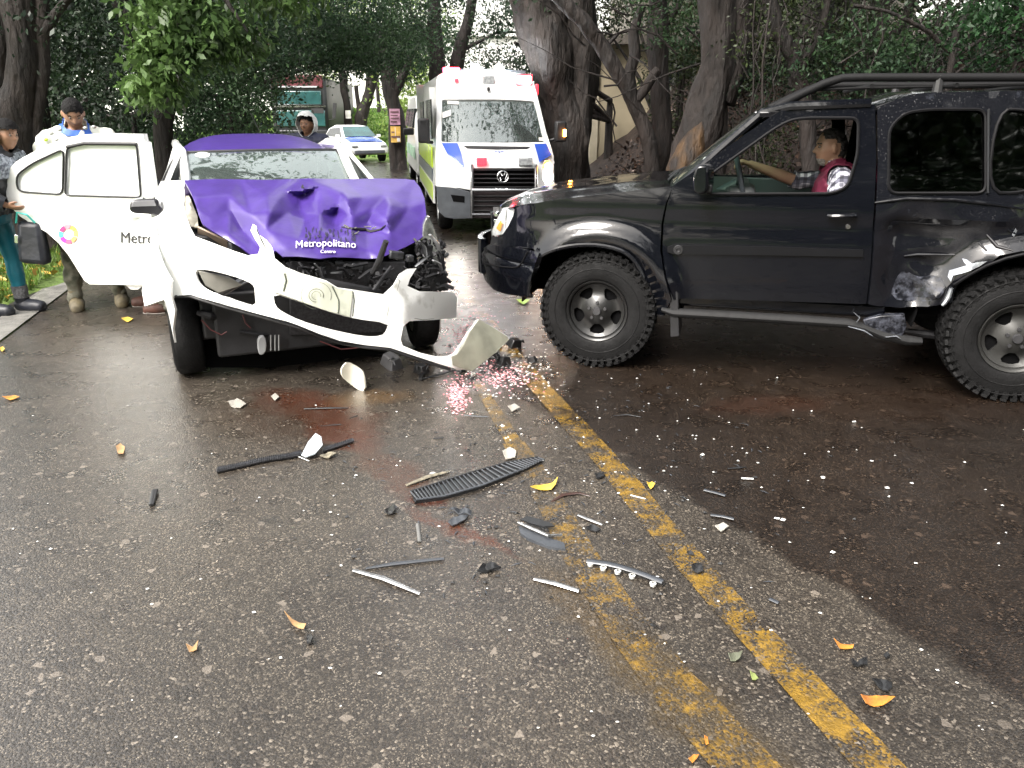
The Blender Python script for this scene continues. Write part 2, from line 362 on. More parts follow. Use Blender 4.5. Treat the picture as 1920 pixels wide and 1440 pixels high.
        col = mix(math_('MULTIPLY', f, ramp(hv.outputs[1], [(.2, .35), (.8, 1.)])), col, c)
    fw = None
    if paint:
        w1 = tex('ShaderNodeTexNoise', 11, 8); w2 = tex('ShaderNodeTexNoise', 1.7, 3)
        x = math_('ADD', math_('MULTIPLY', w1.outputs[0], v=.55), math_('MULTIPLY', w2.outputs[0], v=.45))
        x = math_('ADD', x, math_('MULTIPLY', math_('SUBTRACT', hv.outputs[2], v=.5), v=.16))
        fw = ramp(x, [(wear, 0.), (wear + ramp_w, 1.)])
        pc = mix(ramp(tex('ShaderNodeTexNoise', 30, 5).outputs[0], [(.35, 0.), (.7, 1.)]), tuple(c * .5 for c in paint), paint)
        col = mix(fw, col, pc)
    K.new(col, b.inputs['Base Color'])
    rg = ramp(med.outputs[0], [(.3, .2), (.7, .44)]); K.new(rg, b.inputs['Roughness']); b.inputs['Specular IOR Level'].default_value = .5
    # wet film over the grain
    b.inputs['Coat Weight'].default_value = .5; K.new(ramp(tex('ShaderNodeTexNoise', .55, 3).outputs[0], [(.38, .09), (.62, .3)]), b.inputs['Coat Roughness'])
    hgt = math_('ADD', math_('MULTIPLY', v1.outputs['Distance'], v=-1.0), math_('MULTIPLY', v2.outputs['Distance'], v=-.5))
    hgt = math_('ADD', hgt, math_('MULTIPLY', med.outputs[0], v=1.2))
    bp = N.new('ShaderNodeBump'); bp.inputs['Strength'].default_value = .45; bp.inputs['Distance'].default_value = .004; K.new(hgt, bp.inputs['Height']); K.new(bp.outputs[0], b.inputs['Normal'])
    bp2 = N.new('ShaderNodeBump'); bp2.inputs['Strength'].default_value = .2; bp2.inputs['Distance'].default_value = .005; K.new(hgt, bp2.inputs['Height']); K.new(bp2.outputs[0], b.inputs['Coat Normal'])
    return m
tag(make_ground().build('ground', ground_mat()), kind='structure')
def strip(name, L_, R_, z, m, kind='structure', nsub=1):
    g = MB()
    for (a, b) in zip(L_, R_):
        for k in range(nsub + 1): g.v.append((a[0] + (b[0] - a[0]) * k / nsub, a[1] + (b[1] - a[1]) * k / nsub, z))
    w = nsub + 1; g.f = [(i * w + k, i * w + k + 1, (i + 1) * w + k + 1, (i + 1) * w + k) for i in range(len(L_) - 1) for k in range(nsub)]; g.m = [0] * len(g.f)
    return tag(g.build(name, m, sm=0), kind=kind)
strip('road', RL, RR, 0, asphalt('wet_asphalt'), nsub=4)
# pale concrete edge of the carriageway
strip('road_edge', offs(-3.98), offs(-3.724), .012, mat('edge_concrete', (.19, .185, .17), .5, var=.45, vs=7, rvar=.3, bump=.6, bs=60, coat=.2))
strip('verge_soil', offs(-4.22), offs(-3.985), .004, mat('verge_soil', (.045, .04, .035), .6, var=.5, vs=12, bump=.8, bs=40))
def painted(name, pts, w0, w1, m, z=.004):
    p = [G(u, v) for u, v in pts]; p = [Vector(q) for q in chaikin([tuple(q)[:2] for q in p], 2, False)]
    A, B = [], []
    for i, q in enumerate(p):
        t = (p[min(i + 1, len(p) - 1)] - p[max(0, i - 1)]).normalized(); n = Vector((t.y, -t.x)); w = w0 + (w1 - w0) * i / (len(p) - 1)
        w *= 1 + .1 * noise.noise((q.x * 9, q.y * 9, 0))
        A.append(tuple(q - n * w / 2)); B.append(tuple(q + n * w / 2))
    return strip(name, A, B, z, m, nsub=3)
YEL = (.62, .33, .015)
MATS_Y = asphalt('worn_yellow_paint', (.27, .158, .022), .475, .12)
yl = painted('yellow_line', [(740, 400), (800, 450), (855, 530), (905, 597), (985, 697), (1075, 795), (1155, 883), (1215, 960), (1290, 1050), (1378, 1150), (1473, 1250), (1565, 1350), (1660, 1450), (1760, 1560)], .15, .13, MATS_Y)
painted('yellow_line', [(885, 700), (905, 735), (932, 778), (968, 838)], .07, .09, MATS_Y, z=.0035)
painted('faded_yellow_line', [(962, 830), (1000, 885), (1038, 950), (1068, 1010), (1105, 1070), (1160, 1150), (1225, 1240), (1310, 1340), (1410, 1450), (1500, 1560)], .12, .19, asphalt('faded_yellow_paint', (.24, .14, .02), .465, .15), z=.003)
# ---------------- leaves ----------------
RNG = np.random.default_rng(11)
def leaf_mesh(name, C, size, aspect=.45, droop=0., flat=0., var=.4, curl=0):
    n = len(C); s = size * (1 + var * (RNG.random(n) * 2 - 1))
    d = RNG.normal(size=(n, 3)); d[:, 2] = d[:, 2] * (1 - flat) - droop; d /= np.linalg.norm(d, axis=1, keepdims=True)
    q = RNG.normal(size=(n, 3)); q[:, 2] *= (1 - flat); q -= d * (q * d).sum(1, keepdims=True); q /= np.linalg.norm(q, axis=1, keepdims=True) + 1e-9
    nn = np.cross(d, q); s = s[:, None]; c = C
    V = np.stack([c, c + d * s * .5 + q * s * aspect * .5 + nn * s * .08, c + d * s, c + d * s * .5 - q * s * aspect * .5 + nn * s * .08], 1).reshape(-1, 3)
    me = bpy.data.meshes.new(name); me.vertices.add(4 * n); me.vertices.foreach_set('co', V.ravel().astype(np.float32))
    me.loops.add(4 * n); me.loops.foreach_set('vertex_index', np.arange(4 * n, dtype=np.int32)); me.polygons.add(n)
    me.polygons.foreach_set('loop_start', np.arange(0, 4 * n, 4, dtype=np.int32)); me.polygons.foreach_set('loop_total', np.full(n, 4, dtype=np.int32)); me.update(); return me
def clumps(blobs, per, spread):
    """blobs: (centre, radii, number of clumps)"""
    out = []
    for c, r, k in blobs:
        v = RNG.normal(size=(k, 3)); v /= np.linalg.norm(v, axis=1, keepdims=True); v *= (.45 + .55 * RNG.random((k, 1)) ** .5)
        cc = np.array(c) + v * np.array(r)
        sz = spread * (.6 + .8 * RNG.random((k, 1, 1)))
        out.append((cc[:, None, :] + RNG.normal(size=(k, per, 3)) * np.array([1, 1, .6]) * sz).reshape(-1, 3))
    return np.concatenate(out)
def leafmat(name, a, b, tr=.25, isl=.45, rough=.42):
    return mat(name, a, rough, col2=b, vs=1.6, trans=tr, isl=isl, spec=.35)
LF_DARK = leafmat('leaves_deep_green', (.028, .052, .023), (.012, .026, .015), .2)
LF_MID = leafmat('leaves_mid_green', (.05, .095, .038), (.024, .052, .027), .3)
LF_BRIGHT = leafmat('leaves_bright_green', (.095, .165, .045), (.045, .09, .03), .35)
LF_LIME = leafmat('leaves_yellow_green', (.22, .3, .07), (.12, .19, .05), .5)
LF_OLIVE = leafmat('leaves_olive', (.05, .07, .025), (.025, .035, .018), .2)
BARK = mat('bark_brown', (.024, .017, .0145), .75, col2=(.008, .006, .0055), vs=7, bump=7, bs=13, detail=8)
BARK_G = mat('bark_grey_ficus', (.034, .026, .022), .7, col2=(.009, .007, .0065), vs=6, bump=8, bs=11, detail=8)
BARK_Y = mat('bark_ochre', (.085, .045, .016), .7, col2=(.01, .007, .006), vs=7, bump=6, bs=14, detail=8)
def wob(pts, k=4, a=.05):
    """finer, slightly wandering path"""
    out = []; pts = [Vector(p) for p in pts]
    for i in range(len(pts) - 1):
        for j in range(k):
            p = pts[i].lerp(pts[i + 1], j / k)
            out.append(p + Vector((noise.noise(p * 1.3), noise.noise(p * 1.3 + Vector((9, 0, 0))), 0)) * a)
    return out + [pts[-1]]
def trunk_mb(m, pts, r0, r1, n=14, k=4, a=.06, rough=.16, mi=0):
    if r0 > .1: n = max(n, 22); k = 7
    p = wob(pts, k, a); N = len(p); m0 = len(m.v)
    m.tube(p, [r0 + (r1 - r0) * (i / (N - 1)) ** .8 for i in range(N)], n, mi)
    for i in range(m0, len(m.v)):
        v = Vector(m.v[i]); c = p[min((i - m0) // n, N - 1)]; d = v - c
        m.v[i] = tuple(c + d * (1 + rough * 2.2 * noise.noise(Vector((v.x * 4, v.y * 4, v.z * .9))) + rough * noise.noise(Vector((v.x * 13, v.y * 13, v.z * 3)))))
def px_path(path, Y):                       # path of pixels at distance Y (or (u, v, Y))
    return [PY(p[0], p[1], p[2] if len(p) > 2 else Y) for p in path]
def tree(name, label, Y, limbs, blobs=None, bark=BARK, leaf=None, per=55, spread=.3, size=.09, group=None, droop=.2, lname='crown', n=14):
    """limbs: (pixel path, r0, r1); blobs: (u, v, Y, radii, clumps)"""
    base = px_path(limbs[0][0], Y)[0]; base.z = ground_z(base.x, base.y) - .05; o = empty(name, base, 0, label, 'tree', group)
    inv = Vector(base)
    for i, (path, r0, r1) in enumerate(limbs):
        m = MB(); pp = px_path(path, Y)
        if path[0][1] >= 255 and pp[0].z > ground_z(pp[0].x, pp[0].y) - .1: pp.insert(0, Vector((pp[0].x, pp[0].y, ground_z(pp[0].x, pp[0].y) - .2)))
        trunk_mb(m, [q - inv for q in pp], r0, r1, n=n if i == 0 else max(6, n - 4))
        m.build('trunk' if i == 0 else 'limb', bark, o, sm=80)
    if blobs:
        C = clumps([(tuple(PY(u, v, y) - inv), r, k) for (u, v, y, r, k) in blobs], per, spread)
        link(lname, leaf_mesh('leaves', C, size, droop=droop), leaf, o, sm=0)
    return o
# ---------------- trees: left side ----------------
tree('broad_tree', 'thick dark trunk at the left edge with a bare limb rising right', 9.6,
     [([(40, 470), (42, 330), (40, 200), (42, 90), (30, -120)], .27, .2), ([(-5, 470), (0, 250), (-6, 60), (-20, -120)], .2, .18), ([(60, 110), (92, 52), (125, -5), (170, -90)], .07, .045), ([(66, 300), (78, 150), (82, 20), (70, -100)], .09, .06), ([(35, 160), (12, 100), (-25, 30)], .06, .04)],
     [(60, 60, 10.6, (1.6, .8, 1.4), 60), (0, -120, 9.6, (2.2, 1.4, 1.2), 50), (120, -30, 10.4, (1.0, .8, .8), 26)], leaf=LF_DARK, size=.075, spread=.22)
tree('leaning_tree', 'slim pale trunk leaning left above the parked door, forked near its foot', 11.0,
     [([(312, 470), (312, 330), (306, 215), (282, 150), (254, 80), (222, -10), (190, -110)], .13, .09), ([(308, 300), (318, 220), (320, 172), (345, 90)], .08, .05), ([(262, 100), (300, 40), (360, -40)], .06, .03)],
     [(330, -60, 11, (1.6, 1, .9), 50), (440, 60, 11.6, (.8, .7, .6), 30)], leaf=LF_MID, size=.07, spread=.22)
tree('drooping_branch_tree', 'bright green drooping leaves hanging above the white open door', 8.6,
     [([(420, -200), (390, -60), (345, 20), (315, 90), (295, 150)], .05, .012), ([(390, -60), (430, 10), (465, 60)], .035, .01), ([(345, 20), (300, 60), (275, 110)], .02, .008), ([(420, -200), (560, -60), (660, -20)], .03, .01)],
     [(330, 45, 8.6, (.42, .35, .4), 46), (300, 115, 8.5, (.26, .25, .2), 28), (290, 165, 8.5, (.26, .2, .13), 18), (390, 60, 8.8, (.4, .3, .32), 34), (345, -30, 8.8, (.6, .4, .3), 30), (470, 75, 9, (.14, .14, .2), 9), (540, -12, 9.5, (.5, .3, .22), 24)],
     leaf=LF_BRIGHT, size=.095, spread=.09, per=34, droop=.9)
def mass(name, label, blobs, leaf, size=.07, spread=.25, per=60, stem=None, group='trees and shrubs closing the left verge', cat='tree', droop=.1, root=None):
    u, v, Y = blobs[0][:3]; b = PY(u, v, Y)
    if root: b.x, b.y = root
    b.z = ground_z(b.x, b.y); o = empty(name, b, 0, label, cat, group)
    m = MB(); top = PY(u, v, Y); trunk_mb(m, [Vector((0, 0, -.2)), Vector((0, 0, (top.z - b.z) * .55)), top - b], .12 if cat == 'tree' else .05, .03, n=8)
    for q in blobs[1:]:
        e = PY(q[0], q[1], q[2]) - b; trunk_mb(m, [Vector((.03, 0, max(.3, (top.z - b.z) * .35))), (top - b) * .3 + e * .5, e], .06, .015, n=6)
    m.build('trunk' if cat == 'tree' else 'stem', BARK, o, sm=80)
    C = clumps([(tuple(PY(q[0], q[1], q[2]) - b), q[3], q[4]) for q in blobs], per, spread)
    link('crown' if cat == 'tree' else 'foliage', leaf_mesh('leaves', C, size, droop=droop), leaf, o, sm=0); return o
mass('dark_evergreen_tree', 'tall dark evergreen behind the man in the white jacket', [(150, 120, 14, (2.2, 1.4, 2.2), 120), (60, 260, 13.5, (1.6, 1.0, 1.2), 70), (230, 20, 15, (1.8, 1.2, 1.4), 70), (20, 60, 14, (1.8, 1.2, 2.4), 70)], LF_DARK, size=.09, spread=.3, per=60)
mass('dark_evergreen_tree', 'dark evergreen filling the gap behind the slim leaning trunk', [(250, 220, 12.5, (1.3, .9, 1.2), 85), (200, 330, 12.3, (1.5, .8, .8), 60), (90, 380, 12, (1.2, .7, .7), 30)], LF_DARK, size=.075, spread=.24, per=60)
mass('evergreen_shrub', 'grey green shrub hanging over the roof of the purple and white car', [(430, 205, 11.2, (.75, .5, .5), 55), (395, 160, 11.6, (.7, .5, .4), 36), (355, 260, 12, (.7, .5, .6), 34)], LF_MID, size=.055, spread=.16, per=60, cat='shrub')
mass('rounded_tree', 'leafy green tree above the shrub, left of the hanging cable', [(430, 60, 12.5, (1.1, .9, .9), 80), (480, 120, 13, (.7, .6, .6), 36), (400, 0, 12.5, (1.4, 1, .8), 60)], LF_MID, size=.065, spread=.2, per=60)
mass('shaded_tree', 'nearly black tree crown arching over the dark bus', [(540, 60, 19, (1.3, 1.4, .8), 60), (460, 170, 18, (.55, 1.2, 1.3), 40), (550, 105, 23, (1.3, 1.2, .5), 60), (470, 40, 19, (1.8, 1.4, 1.3), 60)], LF_OLIVE, size=.1, spread=.3, per=60, root=(-9.6, 19))
mass('spreading_tree', 'wide grey green crown hanging over the road between bus and ambulance', [(600, 70, 15.5, (1.3, 1.2, .55), 80), (700, 60, 16, (1.3, 1.2, .75), 90), (560, 20, 15, (1.3, 1.2, .6), 60), (752, 30, 16.5, (.7, 1.0, .5), 36), (640, 105, 16, (.8, .8, .35), 40), (640, -60, 15, (2.6, 1.6, .8), 90)], LF_MID, size=.07, spread=.22, per=62, droop=.3, root=(-9.8, 17.5))
tree('notice_tree', 'forked roadside tree whose trunk carries a pink and a yellow notice', 25,
     [([(748, 292), (744, 240), (736, 190), (730, 150), (724, 110), (705, 60)], .3, .17), ([(736, 185), (756, 140), (772, 100), (800, 60)], .16, .07), ([(728, 150), (700, 110), (660, 80)], .09, .04)],
     [(740, 75, 25, (2.2, 1.6, .8), 70), (680, 95, 26, (1.6, 1.3, .6), 40), (775, 100, 25, (.8, 1, .8), 24)], leaf=LF_MID, bark=BARK, size=.12, spread=.34, per=55)
tree('twin_stem_tree', 'dark tree with two close stems left of the notice tree, a white paper on it', 36,
     [([(678, 268), (678, 220), (690, 180), (705, 120)], .33, .2), ([(657, 270), (652, 220), (645, 170), (640, 120)], .2, .14), ([(682, 240), (672, 200), (668, 160)], .14, .08)],
     [(660, 95, 36, (2.6, 1.6, .7), 60), (610, 80, 36, (2.2, 1.4, .9), 40), (700, 90, 36, (2.0, 1.2, .8), 30)], leaf=LF_DARK, size=.13, spread=.34, per=50)
mass('yellow_green_tree', 'pale yellow green tree far down the road behind the notice tree', [(700, 10, 44, (4, 3, 2.6), 90), (590, 130, 44, (.9, 1.2, 1.2), 14), (640, 30, 44, (3, 2, 2), 60)], LF_LIME, size=.2, spread=.55, per=45, group='trees down the road')
mass('yellow_green_tree', 'pale yellow green tree right behind the ambulance mirror', [(785, 180, 32, (.95, 1.5, 1.9), 60), (775, 235, 31, (.7, 1, 1.0), 28), (790, 150, 33, (.8, 1.5, .8), 12)], LF_LIME, size=.17, spread=.4, per=45, group='trees down the road', root=(-2.5, 33))
tree('tall_dark_tree', 'tall dark leaning tree rising just behind the ambulance roof', 17,
     [([(822, 360), (822, 200), (820, 120), (812, 50), (815, -80)], .2, .13), ([(835, 200), (860, 110), (878, 30), (900, -70)], .15, .1), ([(820, 100), (780, 40), (750, -10)], .06, .03), ([(866, 95), (930, 60), (980, 60)], .04, .02)],
     [(800, -50, 17, (1.3, 1.2, .8), 18), (900, -40, 17.5, (1.3, 1.2, .6), 16), (880, 60, 18, (1.0, 1.0, .8), 12), (790, 50, 18, (.7, .8, .8), 14)], leaf=LF_DARK, size=.085, spread=.22, per=32)
mass('bluish_evergreen_tree', 'blue green evergreen between the ambulance roof and the big ficus', [(965, 80, 16, (.8, .9, 1.0), 52), (950, -10, 16, (.8, .9, .7), 28), (1000, 150, 17, (.7, .8, .9), 40), (1010, 220, 17, (.5, .7, .9), 30)], LF_DARK, size=.07, spread=.2, per=60, group='trees behind the ambulance', root=(2.2, 18.5))
# ---------------- trees: right bank ----------------
tree('giant_ficus', 'massive grey ficus trunk splitting in two, right of the ambulance', 13.5,
     [([(1062, 345), (1060, 250), (1050, 170), (1035, 90), (1005, 20), (975, -80)], .42, .36), ([(1075, 300), (1085, 200), (1092, 100), (1085, 0), (1080, -90)], .3, .24), ([(1030, 160), (1040, 60), (1060, -40)], .2, .2), ([(1040, 340), (1025, 300), (1030, 230)], .14, .1), ([(1098, 345), (1092, 290), (1080, 230)], .12, .1), ([(1035, 75), (1055, 60), (1075, 30)], .04, .02)],
     [(1010, -90, 13.5, (2.4, 1.8, .7), 60)], leaf=LF_DARK, bark=BARK_G, size=.09, spread=.3, n=20)
tree('slanting_tree', 'thin dark tree slanting left across the cream house', 12,
     [([(1225, 330), (1218, 270), (1190, 205), (1165, 150), (1130, 90), (1095, 40), (1030, -20)], .13, .09), ([(1182, 180), (1178, 140), (1192, 105), (1188, 60), (1205, 10)], .1, .05), ([(1188, 190), (1210, 165), (1235, 130)], .09, .06), ([(1130, 92), (1160, 62), (1210, 50)], .03, .012)],
     None, bark=BARK)
tree('straight_tree', 'straight dark trunk standing just right of the slanting tree', 12.4,
     [([(1236, 330), (1240, 240), (1236, 120), (1234, 20), (1228, -90)], .17, .13), ([(1238, 60), (1262, 30), (1290, -30)], .05, .03)],
     [(1265, 55, 12.2, (.5, .4, .5), 18), (1285, 10, 12, (.8, .5, .5), 18)], leaf=LF_MID, size=.06, spread=.14, per=45)
tree('ochre_bark_tree', 'big buttressed tree with ochre bark patch behind the windscreen of the black car', 10.2,
     [([(1290, 330), (1302, 280), (1328, 200), (1345, 120), (1352, 30), (1350, -90)], .31, .22), ([(1350, 190), (1378, 110), (1385, 20), (1392, -80)], .2, .17), ([(1262, 330), (1290, 250), (1325, 190)], .12, .09), ([(1340, 330), (1350, 270), (1352, 200)], .13, .1)],
     None, bark=BARK, n=20)
_t = [x for x in bpy.data.objects if x.name.startswith('ochre_bark_tree')][0]; m = MB(); pp = wob([PY(*p) - _t.location for p in [(1270, 345, 9.96), (1286, 300, 9.98), (1302, 262, 10.02), (1322, 225, 10.1), (1342, 190, 10.25)]], 4, .03)
m.tube(pp, [.2 - .006 * i for i in range(len(pp) - 3)] + [.1, .06, .02], 14)
for i in range(len(m.v)): v = Vector(m.v[i]); m.v[i] = tuple(v + Vector((noise.noise(v * 5), noise.noise(v * 5 + Vector((3, 3, 3))), 0)) * .05)
m.build('ochre_buttress', BARK_Y, _t, sm=80)
for i, (lab, Y, limbs, blobs, lf) in enumerate([
    ('dark crooked tree above the windscreen of the black car', 9.4, [([(1520, 330), (1508, 200), (1490, 110), (1455, 50), (1430, -60)], .11, .07), ([(1500, 130), (1540, 60), (1560, -40)], .06, .03), ([(1460, 70), (1420, 68), (1395, 60)], .04, .02)], [(1480, 60, 9.6, (.7, .5, .5), 22), (1560, 20, 9.8, (.8, .5, .5), 24)], LF_OLIVE),
    ('bare slanting branches above the roof rack of the black car', 8.4, [([(1770, 330), (1775, 160), (1795, 60), (1850, -40)], .05, .03), ([(1780, 95), (1740, 60), (1660, 20), (1600, 10)], .03, .015), ([(1785, 110), (1860, 60), (1930, 0)], .025, .012), ([(1774, 150), (1830, 110), (1925, 60)], .018, .01)], [(1700, 70, 8.8, (.7, .5, .35), 24), (1600, 110, 9, (.7, .4, .25), 22)], LF_MID),
    ('small tree with glossy dark green leaves at the top right corner', 7.6, [([(1940, 330), (1935, 160), (1915, 60), (1880, -40)], .05, .025), ([(1925, 80), (1880, 60), (1850, 70)], .02, .01)], [(1880, 50, 7.6, (.28, .3, .3), 26), (1915, 0, 7.6, (.5, .4, .25), 24), (1850, 100, 7.9, (.2, .2, .12), 8)], leafmat('leaves_glossy_green', (.03, .075, .028), (.016, .045, .018), .3, rough=.35)),
    ('dark multi stemmed tree far right behind the rear window of the black car', 10.5, [([(1650, 330), (1640, 150), (1650, 20), (1640, -80)], .12, .09), ([(1644, 130), (1600, 40), (1590, -60)], .06, .04), ([(1648, 100), (1700, 30), (1720, -60)], .06, .04)], [(1640, 40, 11, (1.0, .7, .6), 26), (1760, 20, 11, (1.2, .7, .6), 30), (1900, 60, 11, (1.0, .7, .8), 30)], LF_OLIVE)]):
    tree('bank_tree', lab, Y, limbs, blobs, leaf=lf, size=.055, spread=.15, per=42, group='trees on the right bank')
# vines and twigs hanging over the bank
vm = MB()
for i in range(70):
    u = rnd(1390, 1960); v = rnd(-60, 60); Y = rnd(8.6, 10.6); a = PY(u, v, Y); L = rnd(.5, 1.9)
    p = [a + Vector((noise.noise((i, k * .7, 0)) * .22, rnd(-.04, .04), -L * k / 5)) for k in range(6)]
    vm.tube(p, rnd(.004, .011), 4, cap=False)
for i in range(45):
    u = rnd(1100, 1900); v = rnd(0, 250); Y = rnd(10, 12.5); a = PY(u, v, Y); d = Vector((rnd(-1, 1), rnd(-.3, .3), rnd(-.5, .8))).normalized(); L = rnd(.5, 1.6)
    vm.tube([a + d * L * k / 4 + Vector((rnd(-.05, .05), 0, rnd(-.06, .06))) for k in range(5)], [.014, .012, .009, .006, .003], 5, cap=False)
tag(vm.build('hanging_vines', BARK, sm=80), 'tangle of thin bare vines and twigs over the right bank', 'vines', kind='stuff')
mass('bank_shrub', 'low green shrub growing behind the roof rack of the black car', [(1640, 130, 9.6, (1.1, .5, .3), 50), (1500, 160, 10, (.8, .5, .4), 32), (1760, 120, 9.8, (1.0, .5, .4), 40)], LF_DARK, size=.05, spread=.13, per=50, group='shrubs on the right bank', cat='shrub')
mass('bank_shrub', 'straggly shrub seen through the driver window of the black car', [(1400, 300, 10.5, (.55, .4, .45), 24), (1440, 250, 11, (.7, .4, .4), 20)], LF_OLIVE, size=.05, spread=.15, per=40, group='shrubs on the right bank', cat='shrub')
mass('climbing_shrub', 'dark leafy climber hanging over the cream house wall', [(1275, 150, 13.5, (.55, .4, .8), 44), (1290, 70, 13.5, (.7, .4, .6), 36), (1180, 0, 14, (1.6, .6, .5), 50), (1130, 40, 14.5, (.5, .4, .6), 24)], LF_OLIVE, size=.06, spread=.16, per=50, group='shrubs on the right bank', cat='shrub')
def bankdark(name, label, rows):
    return mass(name, label, rows, LF_OLIVE, size=.1, spread=.32, per=60, group='woods behind the right bank')
bankdark('wood_tree', 'dark dense tree closing the view above the roof rack of the black car', [(1700, 40, 14.5, (3.2, 1.0, 1.6), 120), (1950, 80, 14, (2.2, 1.0, 1.6), 80), (1480, 60, 15, (1.4, .8, 1.6), 60)])
for lab_, u_, v_ in (('far dark tree behind the man in the white jacket', 90, 120), ('far dark tree behind the slim leaning trunk', 290, 90)): mass('wood_tree', lab_, [(u_, v_, 18.5, (2.4, .9, 3.2), 110), (u_ + 60, v_ - 90, 19, (2.4, .9, 1.6), 60)], LF_DARK, size=.17, spread=.4, per=55, group='woods behind the left verge')
bankdark('wood_tree', 'dark dense tree over the roof of the cream house', [(1420, -60, 15.5, (2.6, 1.0, .9), 80), (1220, -70, 17, (2.8, 1.0, .9), 80)])
# unseen canopy over the road and behind the camera, added for shade and reflections
def canopy(label, cx, cy, cz, r, k, leaf, size=.16, per=60, spread=.42, tx=None):
    b = Vector((tx[0], tx[1], ground_z(*tx))); o = empty('overhanging_tree', b, 0, label, 'tree', 'trees arching over the road'); m = MB(); c = Vector((cx, cy, cz)) - b
    trunk_mb(m, [(0, 0, -.2), (0, 0, c.z * .5), c], .3, .1, n=10)
    for i in range(7):
        e = c + Vector((rnd(-.8, .8) * r[0], rnd(-.8, .8) * r[1], rnd(-.3, .4) * r[2])); trunk_mb(m, [c * .7, c * .4 + e * .6, e], .1, .02, n=6)
    m.build('trunk', BARK, o, sm=80); C = clumps([(tuple(c), r, k)], per, spread); link('crown', leaf_mesh('leaves', C, size), leaf, o, sm=0)
canopy('big tree arching over the black car from the right bank', 5.2, 7.5, 6.6, (4.2, 3.6, 1.2), 170, LF_DARK, tx=(8.5, 9.5))
canopy('tree arching over the right lane beside the photographer', 5.0, -.5, 6.4, (3.6, 3.6, 1.5), 150, LF_DARK, tx=(8.2, 0))
canopy('big tree arching over the road behind the wrecked car', 3.4, 13.5, 7.4, (3.6, 2.4, 1.1), 110, LF_DARK, tx=(4.8, 13.5))
canopy('tree leaning over the left verge behind the hedge', -6.5, 13.5, 6.6, (4, 2.2, 1.6), 120, LF_MID, tx=(-8, 13))
canopy('tree standing behind the photographer on the left verge', -8, -9, 6.5, (3.5, 3, 2), 90, LF_MID, tx=(-8.5, -9))
canopy('crown of the verge tree reaching over the wrecked car', -4.2, 11.4, 5.8, (2.2, 2.0, .8), 60, LF_MID, tx=(-6.8, 11.5))
canopy('tall dark tree on the bank behind the black car', 9, 12, 6.5, (4.2, 3, 2.4), 150, LF_DARK, tx=(11, 13))
canopy('bank tree to the right of the photographer', 8.5, 2.5, 5.5, (2.6, 4, 3), 150, LF_DARK, tx=(10.5, 2))
canopy('unseen dense tree added for dark reflections on the bank behind the photographer', 5.5, -6, 4.2, (3.2, 2.6, 3.2), 150, LF_DARK, tx=(8, -6.5))  # trees behind the camera, added so the black paint mirrors something dark
canopy('unseen low tree added for dark reflections beside the road behind the photographer', 1.5, -11, 4, (4, 2.4, 3.6), 150, LF_DARK, tx=(5.6, -11))
canopy('unseen low tree added for dark reflections on the verge far behind the photographer', -5.5, -12, 3.6, (4, 2.4, 3.2), 120, LF_MID, tx=(-1.5 - 4, -12.5))
canopy('unseen tall wood added for dark window reflections, closing the road behind the photographer, right part', 11, -17, 9, (8, 2.5, 9), 380, LF_OLIVE, tx=(12, -17), size=.6, spread=.9)  # added woods, tall enough to fill what the side glass mirrors
canopy('unseen tall wood added for dark window reflections, closing the road behind the photographer, middle part', -1, -20, 8, (8, 2.5, 8), 380, LF_OLIVE, tx=(-1, -21), size=.6, spread=.9)
canopy('unseen high crown added to shade the bank, reaching out over the lane', 1.6, 8.3, 8.2, (3.2, 2.0, .7), 110, LF_DARK, tx=(7.5, 9.0))  # added above the view to keep sun off the bank and trunks
canopy('trees of the bank above the cream house', 3.5, 17, 7.5, (3.6, 3, 2), 120, LF_DARK, tx=(6.5, 17))
canopy('tree whose sparse branches hang straight above the wrecked car', -2.3, 7.4, 6.3, (3.0, 1.7, .6), 62, LF_MID, tx=(-6.4, 8.4), per=50, spread=.34)
canopy('trees of the bank crowding above the black car', 5.6, 10.6, 5.0, (3.4, 1.6, 1.3), 110, LF_OLIVE, tx=(9.8, 10.8))
# ---------------- grass, litter ----------------
def blades(name, P, h, m, label, cat, w=.012):
    n = len(P); a = RNG.random(n) * 2 * PI; hh = h * (.4 + RNG.random(n)); lean = RNG.normal(size=(n, 2)) * .35
    dx = np.cos(a) * w; dy = np.sin(a) * w; top = P + np.stack([lean[:, 0] * hh, lean[:, 1] * hh, hh], 1)
    V = np.stack([P + np.stack([dx, dy, 0 * dx], 1), P - np.stack([dx, dy, 0 * dx], 1), top], 1).reshape(-1, 3)
    me = bpy.data.meshes.new(name); me.vertices.add(3 * n); me.vertices.foreach_set('co', V.ravel().astype(np.float32)); me.loops.add(3 * n); me.loops.foreach_set('vertex_index', np.arange(3 * n, dtype=np.int32))
    me.polygons.add(n); me.polygons.foreach_set('loop_start', np.arange(0, 3 * n, 3, dtype=np.int32)); me.polygons.foreach_set('loop_total', np.full(n, 3, dtype=np.int32)); me.update()
    return tag(link(name, me, m, None, sm=0), label, cat, kind='stuff')
def scatter(n, x0, x1, y0, y1, ok):
    out = []
    while len(out) < n:
        x, y = rnd(x0, x1), rnd(y0, y1)
        if ok(x, y): out.append((x, y, ground_z(x, y)))
    return np.array(out)
lv = lambda x, y: x < -4.3 - .22 * (y - 5.7)
blades('verge_grass', scatter(26000, -9, -4.1, 4.6, 12.5, lv), .1, leafmat('grass_blades', (.14, .24, .04), (.08, .13, .03), .3), 'short green grass on the left verge', 'grass')
P = scatter(1500, -8.5, -4.1, 4.6, 11, lv); P[:, 2] += .04
